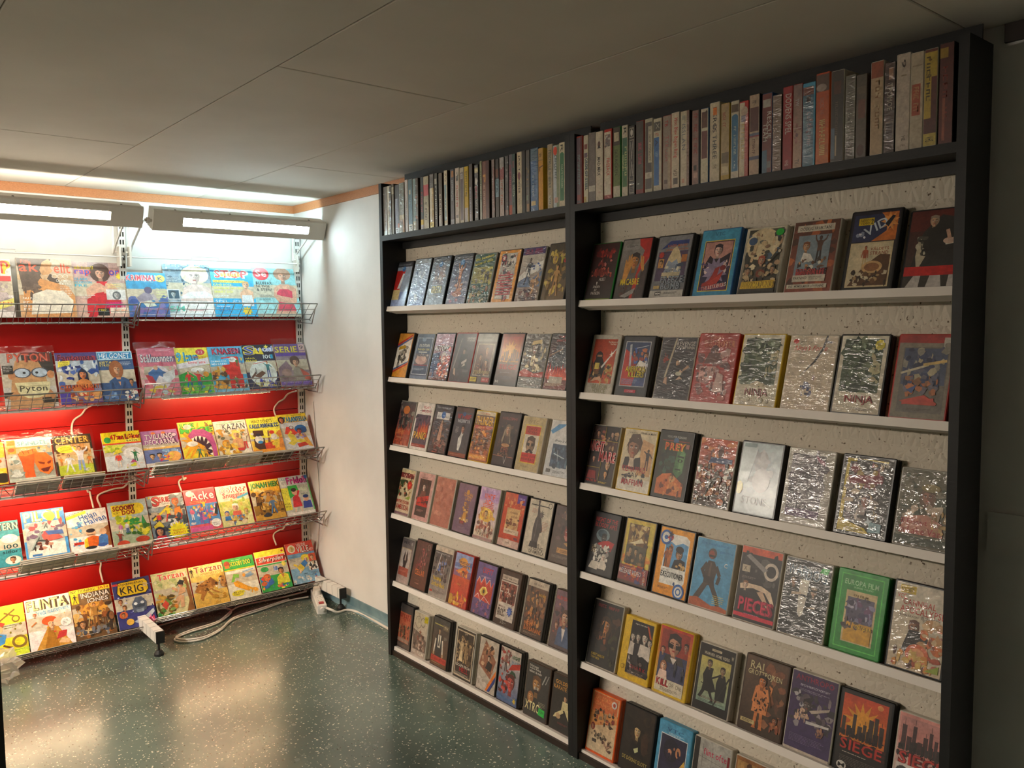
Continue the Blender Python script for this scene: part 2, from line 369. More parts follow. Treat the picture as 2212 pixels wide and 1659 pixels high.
    def man(s, x, y, h, skin, top, legs, pose=0):
        """standing figure: feet at y, height h"""
        sp = h*(.16 if pose == 1 else .07); hip = y+h*.47; sh = y+h*.8; w = h*.11
        for sg in (-1, 1):
            s.poly([(x+sg*h*.01, hip), (x+sg*w*.75, hip), (x+sg*(sp+h*.035), y+h*.03), (x+sg*(sp+h*.05), y), (x+sg*(sp-h*.045), y), (x+sg*(sp-h*.03), y+h*.03)], legs)
        arms = {0: ((.16, .5), (.15, .48)), 1: ((.2, .5), (.26, .64)), 2: ((.2, 1.0), (.24, .98)), 3: ((.24, .86), (.26, .6))}[pose]
        for sg, (ax, ay) in zip((-1, 1), arms):
            s.seg(x+sg*w*.95, sh-h*.02, x+sg*(ax*.85)*h, y+h*(.64 if ay < .8 else .86), h*.062, top, h*.05); s.seg(x+sg*(ax*.85)*h, y+h*(.64 if ay < .8 else .86), x+sg*ax*h, y+h*ay, h*.05, top, h*.036)
            s.ell(x+sg*ax*h, y+h*ay, h*.025, h*.03, skin, 8)
        s.poly([(x-w*.8, hip-h*.02), (x+w*.8, hip-h*.02), (x+w*.75, y+h*.6), (x+w*1.15, sh-h*.02), (x+w*.5, sh+h*.025), (x-w*.5, sh+h*.025), (x-w*1.15, sh-h*.02), (x-w*.75, y+h*.6)], top)
        s.rect(x-h*.025, sh, h*.05, h*.06, skin); s.ell(x, y+h*.915, h*.062, h*.08, '241a16', 12); s.ell(x-h*.004, y+h*.9, h*.05, h*.066, skin, 12)
    def run(s, code):
        for cmd in code.split(';'):
            cmd = cmd.strip()
            if not cmd: continue
            p = cmd.split(' '); o = p[0]; a = p[1:]
            F = lambda i: float(a[i])
            if o == 'b': s.rect(0, 0, 100, s.ny, a[0], a[1] if len(a) > 1 else None)
            elif o == 'r': s.rect(F(0), F(1), F(2), F(3), a[4], a[5] if len(a) > 5 else None)
            elif o == 'e': s.ell(F(0), F(1), F(2), F(3), a[4])
            elif o == 'p': s.poly([(float(a[i]), float(a[i+1])) for i in range(1, len(a)-1, 2)], a[0])
            elif o == 't': s.text(F(0), F(1), F(2), F(3), a[4], ' '.join(a[5:]))
            elif o == 'q': s.text(F(1), F(2), F(3), F(4), a[5], ' '.join(a[6:]), rot=F(0))
            elif o in 'xu': s.scrawl(F(0), F(1), F(2), F(3), a[4], int(a[5]), o == 'u')
            elif o == 'v': s.text(F(0), F(1), F(2), F(3), a[4], ' '.join(a[5:]), vert=True)
            elif o == 'l': s.lines(F(0), F(1), F(2), int(a[3]), a[4], *(map(float, a[5:])))
            elif o == 'h': s.head(F(0), F(1), F(2), a[3], a[4], a[5] if len(a) > 5 else 'm')
            elif o == 'm': s.man(F(0), F(1), F(2), a[3], a[4], a[5], int(a[6]) if len(a) > 6 else 0)
            elif o == 'f': s.flames(F(0), F(1), F(2), F(3), a[4])
            elif o == 's': s.star(F(0), F(1), F(2), int(a[3]), a[4], float(a[5]) if len(a) > 5 else .6)
            elif o == 'n': s.blobs(F(0), F(1), F(2), F(3), int(a[4]), F(5), a[6].split(','))
            elif o == 'k': s.sky(F(0), F(1), F(2), F(3), int(a[4]), a[5])
            elif o == 'd': s.seg(F(0), F(1), F(2), F(3), F(4), a[5], float(a[6]) if len(a) > 6 else None)
            elif o == 'o': s.ell(F(0), F(1), F(2), F(2), a[4], 24); s.ell(F(0), F(1), F(2)-F(3), F(2)-F(3), a[5], 24)
            elif o == 'z':
                n = int(a[4]); hh = F(3)/n
                for i in range(0, n, 2): s.rect(F(0), F(1)+i*hh, F(2), hh, a[5])
            else: raise ValueError(cmd)
    def build(s, name, mat, parent, dx=0, dy=0, dz=0):
        me = bpy.data.meshes.new(name); v = [(p[0]+dx, p[1]+dy, p[2]+dz) for p in s.v]
        me.from_pydata(v, [], s.f); at = me.color_attributes.new('print', 'FLOAT_COLOR', 'POINT')
        c = np.ones((len(v), 4), dtype=np.float32); c[:, :3] = np.array(s.c, dtype=np.float32); at.data.foreach_set('color', c.ravel())
        me.materials.append(mat); me.update(); o = bpy.data.objects.new(name, me); COL.objects.link(o); o.parent = parent; return o
# ---------------------------------------------------------------- the room
def struct(o): o['kind'] = 'structure'; return o
XL, YN = -4.2, -6.2
fl = struct(MB().box(XL-.1, YN-.1, -.1, .1, .1, 0).build('floor', M_FLOOR))
struct(MB().box(0, YN, 0, .1, .1, H+.1).build('wall_right', M_WALL))
struct(MB().box(XL, 0, 0, 0, .1, H+.1).build('wall_back', M_WALL))
struct(MB().box(XL-.1, YN, 0, XL, .1, H+.1).build('wall_left', M_WALL))
struct(MB().box(XL, YN-.1, 0, .1, YN, H+.1).build('wall_front', M_WALL))
ce = struct(MB().box(XL-.1, YN-.1, H+.004, .1, .1, H+.1).build('ceiling', M_SEAM))
def ceiling_panel(x0, x1, y0, y1):
    g = .0015; e = .004
    m = MB()
    v = [(x0+g, y0+g, H+.006), (x1-g, y0+g, H+.006), (x1-g, y1-g, H+.006), (x0+g, y1-g, H+.006),
         (x0+g, y0+g, H+.0015), (x1-g, y0+g, H+.0015), (x1-g, y1-g, H+.0015), (x0+g, y1-g, H+.0015),
         (x0+e, y0+e, H), (x1-e, y0+e, H), (x1-e, y1-e, H), (x0+e, y1-e, H)]
    f = [(8, 11, 10, 9)] + [(4+i, 8+i, 8+(i+1) % 4, 4+(i+1) % 4) for i in range(4)] + [(i, 4+i, 4+(i+1) % 4, (i+1) % 4) for i in range(4)]
    m.add(v, f).build('ceiling_panel', M_CEIL, ce)
xs = [0.0, -.515, -1.103, -1.69, -2.28, -2.87, -3.46, XL]
starts = [-1.066, -2.232, -1.085, -2.25, -1.1, -2.3, -1.1]
for i in range(len(xs)-1):
    ys = [0.0, starts[i]]
    while ys[-1]-2.336 > YN: ys.append(ys[-1]-2.336)
    ys.append(YN)
    for a, b in zip(ys, ys[1:]): ceiling_panel(xs[i+1], xs[i], b, a)
TR = .040
struct(MB().box(XL, -.010, H-TR, 0, 0, H-.0005).build('trim_1', M_TRIM))
struct(MB().box(-.010, -1.146, H-TR, 0, -.010, H-.0005).build('trim_2', M_TRIM))
struct(MB().box(-.010, YN, H-TR, 0, -3.47, H-.0005).build('trim_4', M_DARK))
for nm, bx in (('baseboard_back', (XL, -.006, 0, -.006, 0, .06)), ('baseboard_right', (-.006, YN, 0, 0, -.006, .06))):
    x0, y0, z0, x1, y1, z1 = bx
    m = MB().box(x0, y0, z0, x1, y1, z1)
    # coved foot of the vinyl skirting
    if nm == 'baseboard_back': m.add([(x0, -.006, .018), (x1, -.006, .018), (x1, -.024, .001), (x0, -.024, .001), (x0, -.006, .001), (x1, -.006, .001)], [(0, 3, 2, 1), (0, 4, 3), (1, 2, 5), (3, 4, 5, 2)])
    else: m.add([(-.006, y0, .018), (-.006, y1, .018), (-.024, y1, .001), (-.024, y0, .001), (-.006, y0, .001), (-.006, y1, .001)], [(0, 1, 2, 3), (0, 3, 4), (1, 5, 2), (3, 2, 5, 4)])
    struct(m.build(nm, M_VINYL))
struct(MB().box(-.008, -4.6, .896, 0, -3.466, .99).build('trim_3', M_WALL))

# ---------------------------------------------------------------- bookcases
LEAN = {'L': [15.5, 15.5, 15.5, 14.5, 14, 9], 'R': [16, 15.5, 15, 14.5, 14, 12]}
LZ = {'L': [1.4975, 1.2026, .9132, .6208, .3252, .0369], 'R': [1.4924, 1.2026, .9132, .6237, .325, .0294]}
LX = -.1537
def bookcase(side, ya, yb, label):
    """ya: far end (larger y), yb: near end"""
    t = .021; root = empty('bookcase', label, 'bookcase', Matrix.Translation((-.11, (ya+yb)/2, 0)))
    inv = root.matrix_world.inverted()
    def P(m, name, mat, par=root):
        o = m.build(name, mat, par)
        if par is root: o.matrix_local = inv
        return o
    top = 2.005
    for y0 in (ya-t, yb):
        P(MB().box(-D, y0, 0, -.05, y0+t, top), 'side_panel', M_BLACK)
    i0, i1 = yb+t, ya-t
    P(MB().box(-D, i0, 1.790-.022, -.0552, i1, 1.790).box(-.072, i0, 1.74, -.0555, i1, 1.768), 'top_shelf', M_BLACK)
    P(MB().box(-.055, i0, 1.77, -.051, i1, H-.002), 'shade_board', M_BLACK)  # black board added for the shade above the tapes; blocks light too
    P(MB().box(-.055, i0, .002, -.051, i1, 1.7695), 'back_panel', M_OSB)
    P(MB().box(-D+.006, i0, 0, -D+.022, i1, .021), 'plinth', M_DARK)
    for r in range(6):
        a = math.radians(LEAN[side][r]); n = Vector((-math.cos(a), 0, math.sin(a))); u = Vector((math.sin(a), 0, math.cos(a)))
        z = LZ[side][r]; o = Vector((LX, i1, z))
        fr = inv @ frame(o, (0, -1, 0), u, n)     # x along the shelf, y up the lean, z to the front; origin at the lip's top edge
        w = i1-i0; dp = .040; low = r == 5
        tray = MB().box(.0005, -.0205, -.020, w-.0005, 0, 0).build('tray_lip', M_TRAY, root); tray.matrix_local = fr
        if not low:
            pl = MB().box(.001, -.0185, -dp-.010, w-.001, -.0035, -.0205).build('tray_floor', M_TRAY, tray)
            MB().box(.004, -.0030, -dp-.010, w-.004, .238, -dp).build('back_board', M_OSB, tray)
        else:
            pl = MB().box(.001, -.0165, -dp-.030, w-.001, -.0035, -.0205).build('tray_floor', M_TRAY, tray)
            MB().box(.004, -.0030, -dp-.010, w-.004, .238, -dp).build('back_board', M_OSB, tray)
    return root
YA, YM, YB = -1.150, -2.291, -3.464
bookcase('L', YA, YM+.0003, 'tall black bookcase with white trays nearest the lit corner, its left end against bare wall')
bookcase('R', YM-.0003, YB, 'tall black bookcase with white trays in the dark right half of the room')

# ---------------------------------------------------------------- magazine rack
RXR, RXM, RXL, RXF = -.022, -.890, -1.758, -2.626
rack = empty('magazine_rack', 'white steel wall rack with red back panels and chrome wire baskets', 'magazine rack', Matrix.Translation((RXM, -.05, 0)))
rinv = rack.matrix_world.inverted()
def RP(m, name, mat, par=None, smooth=False):
    o = m.build(name, mat, par or rack, smooth)
    if par is None: o.matrix_local = rinv
    return o
UY = -.075     # front face of the uprights
slot_b = MB()
for x in (RXR, RXM, RXL):
    m = MB().box(x-.0145, -.070, .06, x+.0145, -.040, 1.90).box(x-.0145, UY, .06, x-.0100, -.070, 1.90).box(x+.0100, UY, .06, x+.0145, -.070, 1.90).box(x-.0020, UY, .06, x+.0020, -.070, 1.90)
    z = .06
    while z < 1.88:
        m.box(x-.0100, UY, z, x-.0020, -.070, z+.014).box(x+.0020, UY, z, x+.0100, -.070, z+.014); z += .036
    up = RP(m, 'upright', M_WSTEEL)
    RP(MB().box(x-.0098, -.0712, .062, x-.0022, -.0702, 1.88).box(x+.0022, -.0712, .062, x+.0098, -.0702, 1.88), 'slot', M_DARKGAP, None)
for x in (-.928-.0, -.048):
    m = MB().box(x-.017, -.520, .062, x+.017, -.075, .112)
    lg = RP(m, 'foot_leg', M_WSTEEL)
    for k in range(5): MB().box(x-.0174, -.50+.055*k, .0612, x+.0174, -.4988+.055*k, .1124).build('groove', M_DARKGAP, lg)
    MB().box(x-.0172, -.530, .0615, x+.0172, -.520, .1125).build('end_cap', M_RUB, lg)
    MB().cyl((x, -.500), .005, .005, .022, .062, 8).cyl((x, -.500), .020, .020, 0, .010).cyl((x, -.500), .020, .011, .010, .024).build('screw_foot', M_RUB, lg)
# red back panels, one above the other in each bay
for x0, x1 in ((RXM, RXR), (RXL, RXM)):
    zz = [.075, .33, .655, .98, 1.30, 1.47]
    for za, zb in zip(zz, zz[1:]):
        RP(MB().box(x0+.012, -.058, za+.0012, x1-.012, -.042, zb-.004).box(x0+.012, -.056, zb-.004, x1-.012, -.045, zb-.0015), 'back_panel', M_RED)
    RP(MB().box(x0+.012, -.052, 1.4715, x1-.012, -.042, 1.93), 'upper_panel', M_WSTEEL)
# white wire frame above the top baskets
for x0, x1 in ((RXM, RXR), (RXL, RXM)):
    a, b = x0+.022, x1-.022; m = MB()
    m.tube(spline([(a, -.085, 1.80), (a, -.10, 1.76), (a+.004, -.115, 1.745), (a+.02, -.118, 1.742), ((a+b)/2, -.118, 1.742), (b-.02, -.118, 1.742), (b-.004, -.115, 1.745), (b, -.10, 1.76), (b, -.085, 1.80)], 5), .0032, 6)
    xm = a+.28
    m.bar((xm, -.118, 1.742), (xm, -.118, 1.757), .0024).bar((xm, -.118, 1.757), (xm+.13, -.118, 1.757), .0024).bar((xm+.13, -.118, 1.757), (xm+.13, -.118, 1.742), .0024)
    RP(m, 'wire_frame', M_WSTEEL, None, True)
    for x in (a, b):
        RP(MB().box(x-.004, -.125, 1.70, x+.004, -.075, 1.79).cyl((x-.012, -.11), .006, .006, 1.762, 1.768, 8), 'frame_hook', M_LAMPH)
# baskets: lip top / lip bottom (y, z) and heights per bay
LIP = [((-.298, 1.531), (-.206, 1.452)), ((-.317, 1.169), (-.247, 1.101)), ((-.332, .800), (-.252, .738)), ((-.339, .470), (-.268, .411)), ((-.347, .112), (-.272, .066))]
MAGP = [((-.122, 1.468), 15), ((-.171, 1.134), 23), ((-.219, .807), 29), ((-.214, .453), 28), ((-.261, .099), 29)]
BASKETS = []
for r in range(5):
    (ty, tz), (by, bz) = LIP[r]
    for bay, (x0, x1) in enumerate(((RXM, RXR), (RXL, RXM))):
        dz = (0, -.010, -.018, -.012, -.016, -.025)[r+1] if bay else 0.0
        if bay and r == 0: dz = -.010
        a, b = x0+.006, x1-.006
        m = MB(); T = Vector((0, ty, tz+dz)); B = Vector((0, by, bz+dz)); K = Vector((0, -.080, bz+dz+.006))
        ex = Vector((1, 0, 0)); lean = math.radians(MAGP[r][1]); bk = K + Vector((0, .0, .13))
        m.bar(T+ex*a, T+ex*b, .0030, 8); m.bar(B+ex*a, B+ex*b, .0026)
        for q in (.36, .68): m.bar(T.lerp(B, q)+ex*a, T.lerp(B, q)+ex*b, .0015, 5)
        for q in (.3, .62, .95): m.bar(B.lerp(K, q)+ex*a, B.lerp(K, q)+ex*b, .0016, 5)
        n = 20
        for i in range(n+1):
            x = a + (b-a)*i/n
            rr = .0016 if 0 < i < n else .0028
            m.bar(T+ex*x, B+ex*x, rr, 5); m.bar(B+ex*x, K+ex*x, rr, 5); m.bar(K+ex*x, bk+ex*x, .0014, 5)
            m.bar(B+ex*x, B+ex*x+Vector((0, -.006, -.004)), rr, 5)
        m.bar(bk+ex*a, bk+ex*b, .002, 5)
        o = RP(m, 'basket', M_CHROME, None, True)
        # bent side arms that hook into the uprights
        for x in (a+.002, b-.002):
            m2 = MB().bar((x, ty+.02, tz+dz-.02), (x, by-.028, bz+dz-.022), .0026).bar((x, by-.028, bz+dz-.022), (x, -.078, bz+dz-.012), .0026).bar((x, -.078, bz+dz-.012), (x, -.078, bz+dz+.05), .0026)
            m2.build('side_arm', M_CHROME, o)
        BASKETS.append((r, bay, a, b, dz))
# ---------------------------------------------------------------- lamps
M_TUBE_C = emit('cool_fluorescent_tube', (.68, .95, 1.0), E_TUBE_C); M_TUBE_W = emit('warm_fluorescent_tube', (1.0, .96, .82), E_TUBE_W)
M_SLOT_C = emit('cool_diffuser', (.74, .95, 1.0), E_SLOT_C); M_SLOT_W = emit('warm_diffuser', (1.0, .88, .70), E_SLOT_W)
M_LED = emit('warm_strip_light', (1.0, .66, .34), E_STRIP); M_LED2 = emit('bright_warm_strip_light', (1.0, .68, .38), E_STRIP_L)
M_BEYOND = emit('warm_white_diffuser', (1.0, .88, .70), E_BEYOND); M_FILL = emit('added_fill_diffuser', (1.0, .88, .74), E_FILL)
def fixture(x0, x1, sx0, sx1, y, z, tube, slot, label, rod):
    """steel trough with a slot in its front; the tube inside lights the wall behind and shows through the slot"""
    w = x1-x0; t = math.radians(24)
    fr = frame((x0, y, z), (1, 0, 0), (0, -math.sin(t)*1, math.cos(t)), (0, -math.cos(t), -math.sin(t)))   # x along, y up the front, z to the front
    root = empty('fluorescent_lamp', label, 'lamp', fr)
    h = .088; d = .074; th = .002; s0, s1 = sx0-x0, sx1-x0; lo, hi_ = .026, .064
    m = MB().box(0, 0, -th, s0, h, 0).box(s1, 0, -th, w, h, 0).box(s0, 0, -th, s1, lo, 0).box(s0, hi_, -th, s1, h, 0)
    m.box(0, h-th, -d, w, h, -th).box(0, 0, -d*.55, w, th, -th)
    m.box(0, th, -d, th, h-th, -th).box(w-th, th, -d, w, h-th, -th)
    m.add([(0, h, 0), (w, h, 0), (w, h+.006, -.010), (0, h+.006, -.010), (0, h, -.012), (w, h, -.012)], [(0, 1, 2, 3), (3, 2, 5, 4), (0, 3, 4), (1, 5, 2)])
    m.build('housing', M_LAMPH, root)
    MB().bar((.04, h*.55, -.058), (w-.04, h*.55, -.058), .013, 14).build('tube', tube, root, True)
    MB().box(.022, h*.55-.016, -.072, .040, h*.55+.016, -.043).box(w-.040, h*.55-.016, -.072, w-.022, h*.55+.016, -.043).build('tube_socket', M_PLAST, root)
    # the diffuser sits a little behind the slot, in a dark frame added to cut its upward and backward light
    e = .018
    MB().box(s0-.002, hi_, -e-.003, s1+.002, hi_+.002, -th).box(s0-.002, lo-.002, -e-.003, s1+.002, hi_+.002, -e-.0015).box(s0-.002, lo, -e, s0, hi_, -th).box(s1, lo, -e, s1+.002, hi_, -th).box(s0-.002, lo-.002, -e-.003, s1+.002, lo, -th).build('light_baffle', M_DARKGAP, root)
    MB().box(s0+.0005, lo+.0005, -e-.001, s1-.0005, hi_-.0005, -e+.001).build('diffuser', slot, root)
    for q in (.12, .26, .42, .90):
        MB().bar((w*q, h-.001, -.030), (w*q, h+.0025, -.030), .0045, 8).build('screw', M_DARKGAP, root)
    if rod:
        MB().bar((-.030, h*.42, -.02), (0, h*.42, -.02), .007, 8).bar((-.022, h*.42, -.02), (-.010, h*.42, -.02), .013, 10).build('coupling', M_LAMPH, root)
    iv = fr.inverted()
    for x in ((x0+.03, x1-.05) if not rod else (x0-.02, x1-.035)):
        a = iv @ Vector((x, -.078, 1.76)); b = iv @ Vector((x, -.125, 1.80)); c = iv @ Vector((x, y+.06, z+.045))
        MB().bar(iv @ Vector((x, -.078, 1.90)), a, .006).bar(a, b, .005).bar(b, c, .005).build('bracket', M_WSTEEL, root)
    return root
fixture(-.838, .0-.012, -.709, -.100, -.352, 1.846, M_TUBE_C, M_SLOT_C, 'grey steel fluorescent lamp with cool white tube, in front of the corner wall', True)
fixture(-1.72, -.880, -1.60, -1.010, -.352, 1.852, M_TUBE_W, M_SLOT_W, 'grey steel fluorescent lamp with warm white tube, cut by the left picture edge', False)
SN = {(1, 0): 'short warm strip lamp under the second basket nearest the corner', (2, 0): 'short warm strip lamp under the third basket nearest the corner', (3, 0): 'short warm strip lamp under the fourth basket nearest the corner',
      (1, 1): 'short warm strip lamp under the second basket at the left edge', (2, 1): 'short warm strip lamp under the third basket at the left edge', (3, 1): 'short warm strip lamp under the fourth basket at the left edge'}
for r, bay, a, b, dz in BASKETS:
    if (r, bay) not in SN: continue
    (by, bz) = LIP[r][1]; xc = -.52 if bay == 0 else -1.36; ln = .26
    root = empty('strip_lamp', SN[(r, bay)], 'lamp', Matrix.Translation((xc, by+.040, bz+dz-.0045)))
    MB().box(-ln, -.012, -.002, ln, .016, .0).box(-ln, -.0125, -.0085, ln, -.0115, -.002).box(-ln, -.0115, -.0095, -ln+.004, .016, -.002).box(ln-.004, -.0115, -.0095, ln, .016, -.002).build('housing', M_WSTEEL, root)
    MB().bar((-ln+.006, 0, -.006), (ln-.006, 0, -.006), .0036, 10).build('tube', M_LED2 if bay else M_LED, root, True)
# ---------------------------------------------------------------- cables, socket strip, bag, cabinet
def cable(pts, label, r=.0042, k=8, name='power_cable'):
    o = MB().tube(spline(pts, k), r, 8).build(name, M_CABLE, None, True); tag(o, label, 'cable'); return o
def wire_at(x, za, zb, x2, bow): return [(x, -.19, za), (x-.004, -.10, za-.02), (x-bow*.35, -.066, za-.05), (x-bow, -.0635, (za+zb)/2), (x2, -.066, zb+.03), (x2+.004, -.09, zb-.02)]
cable(wire_at(-.105, 1.085, .955, -.175, .045), 'white cable curving down the red panel under the second basket, corner side')
cable(wire_at(-1.075, 1.080, .93, -1.135, .05), 'white cable curving down the red panel above the black-bordered comic')
cable(wire_at(-.905, .725, .62, -1.04, .07), 'white cable slanting across the red panel beside the middle upright')
cable(wire_at(-1.085, .725, .62, -1.07, -.012), 'nearly straight white cable hanging on the red panel left of the middle upright')
cable(wire_at(-.66, .725, .64, -.675, -.02), 'white cable bowed on the red panel over the red-lettered comic')
cable(wire_at(-.135, .395, .29, -.20, .03), 'white cable slanting to the lowest basket beside the corner')
cable(wire_at(-1.05, .395, .27, -1.045, -.01), 'white cable dropping behind the purple comic to the lowest basket')
cable([(-.012, -.045, 1.86), (-.010, -.05, 1.4), (-.012, -.06, .95), (-.010, -.07, .60), (-.016, -.10, .34), (-.012, -.10, .12), (-.05, -.13, .01), (-.09, -.19, .03)], 'thin white cable hanging down the corner beside the rack', .003)
cable([(-.0045, -.17, 1.02), (-.005, -.19, .8), (-.004, -.21, .55), (-.007, -.20, .36), (-.014, -.17, .20), (-.03, -.14, .03), (-.10, -.20, .035)], 'second thin white cable on the wall beside the rack', .003)
cable([(-.130, -.500, .026), (-.116, -.535, .020), (-.09, -.548, .006), (-.04, -.545, .005), (-.018, -.585, .005), (-.012, -.66, .005), (-.014, -.76, .005), (-.018, -.87, .005), (-.026, -1.0, .005), (-.03, -1.12, .005)], 'thick white cable running along the skirting to the bookcase', .0062)
loop = [(-.10, -.25, .012), (-.2, -.22, .006), (-.36, -.26, .006), (-.52, -.30, .006), (-.62, -.40, .006), (-.72, -.455, .006), (-.80, -.43, .006), (-.82, -.37, .006), (-.74, -.33, .006), (-.60, -.30, .006), (-.49, -.20, .010), (-.52, -.14, .018), (-.70, -.13, .007), (-.9, -.16, .007), (-1.1, -.15, .007)]
cable(loop, 'white cable coiled on the floor beneath the rack', .0042)
cable([(x+.012, y+.016, z+.003) for x, y, z in loop[1:11]] + [(-.40, -.15, .012), (-.2, -.16, .01), (-.09, -.21, .03)], 'second loop of white cable on the floor beneath the rack', .0042)
# socket strip: runs from under the rack towards the room
a0 = Vector((-.150, -.500, 0)); a1 = Vector((-.052, -.232, 0)); dr = (a1-a0).normalized(); sd = Vector((dr.y, -dr.x, 0)); L = (a1-a0).length
ps = empty('power_strip', 'white power strip with round sockets and red switch on the floor', 'power strip', frame(a0, dr, -sd, (0, 0, 1)))
w2 = .024
MB().rbox(0, -w2, 0, L, w2, .043, .006).build('body', M_PLAST, ps)
for k in range(4):
    c = (.085+.048*k, 0)
    m = MB(); n = 18; ri, ro = .0165, .0195
    v = [(c[0]+r_*math.cos(2*math.pi*i/n), c[1]+r_*math.sin(2*math.pi*i/n), z_) for z_, r_ in ((.0432, ro), (.0448, ro), (.0448, ri), (.0434, ri)) for i in range(n)]
    m.add(v, [(L_*n+i, L_*n+(i+1) % n, (L_+1)*n+(i+1) % n, (L_+1)*n+i) for L_ in range(3) for i in range(n)] + [tuple(range(3*n, 4*n))])
    s = m.build('socket', M_PLAST, ps)
    MB().cyl((c[0]-.0095*.6, c[1]+.0095*.8), .0024, .0024, .0436, .0440, 8).cyl((c[0]+.0095*.6, c[1]-.0095*.8), .0024, .0024, .0436, .0440, 8).build('hole', M_DARKGAP, s)
MB().box(.022, -.012, .0432, .046, .012, .048).build('switch', M_SWITCH, ps)
MB().bar((0, 0, .024), (-.012, 0, .024), .010, 10).build('strain_relief', M_PLAST, ps)
for k in (2, 3):
    c = (.085+.048*k, 0)
    pg = MB().cyl(c, .018, .016, .0452, .066, 14).box(c[0]-.004, -.012, .060, c[0]+.034, .010, .076).build('plug', M_CABLE); pg.matrix_world = ps.matrix_world
    tag(pg, ['cream plug in the third socket of the floor power strip', 'cream plug in the last socket of the power strip, under the basket'][k-2], 'plug')
# crumpled bag hanging on the lowest basket
R = random.Random(5); bm = MB(); nu, nv = 16, 13; vv = []
for j in range(nv):
    for i in range(nu):
        a = 2*math.pi*i/nu; t = j/(nv-1); rr = .6 + .45*math.sin(math.pi*min(1, t*1.05)) + .17*R.uniform(-1, 1)
        vv.append((-1.515 + .075*rr*math.cos(a) + .01*R.uniform(-1, 1), -.392 + .030*rr*math.sin(a) - .006*(1-t), .012 + .135*t + .012*R.uniform(-1, 1)))
bm.add(vv, [(j*nu+i, j*nu+(i+1) % nu, (j+1)*nu+(i+1) % nu, (j+1)*nu+i) for j in range(nv-1) for i in range(nu)])
bg = bm.build('plastic_bag', M_BAG); tag(bg, 'crumpled milky plastic bag hanging on the lowest basket at the left edge', 'bag')
cab = empty('cabinet', 'dark brown cabinet just showing at the lower left picture edge', 'cabinet', Matrix.Translation((-1.968, -1.78, 0)))
MB().box(-.24, -.16, .06, .256, .16, .86).build('body', M_DARK, cab)
MB().box(-.25, -.17, .86, .262, .17, .885).build('top', M_DARK, cab)
MB().box(-.23, -.15, 0, .24, .15, .06).build('plinth', M_DARK, cab)
dd = MB().box(-.235, -.168, .07, .25, -.1602, .85).build('door', M_DARK, cab)
MB().bar((.20, -.178, .50), (.20, -.178, .60), .005, 8).box(.197, -.178, .505, .203, -.168, .511).box(.197, -.178, .589, .203, -.168, .595).build('handle', M_CHROME, dd)
# the row of lamps goes on to the left, beyond the picture
fixture(-2.60, -1.765, -2.50, -1.87, -.352, 1.852, M_BEYOND, M_BEYOND, 'grey steel fluorescent lamp on the wall just beyond the left picture edge', False)
t = math.radians(48)  # unseen trough added to light the bookcases, tilted and hooded off the ceiling
root = empty('fluorescent_lamp', 'long warm trough lamp added out of view at left to light the room', 'lamp', frame((-3.05, -.7, 1.80), (0, -1, 0), (math.sin(t), 0, math.cos(t)), (math.cos(t), 0, -math.sin(t))))
MB().box(0, 0, -.07, 1.2, .004, 0).box(0, .12, -.07, 1.2, .124, .06).box(0, .004, -.07, 1.2, .12, -.066).box(0, .004, -.066, .004, .12, 0).box(1.196, .004, -.066, 1.2, .12, 0).build('housing', M_LAMPH, root)
MB().box(.006, .006, -.012, 1.194, .118, -.008).build('diffuser', M_FILL, root)
iv = root.matrix_world.inverted(); m = MB()
for yy in (-.9, -1.7): m.bar(iv @ Vector((-3.08, yy, 1.86)), iv @ Vector((XL, yy, 1.95)), .012)
m.build('bracket', M_WSTEEL, root)
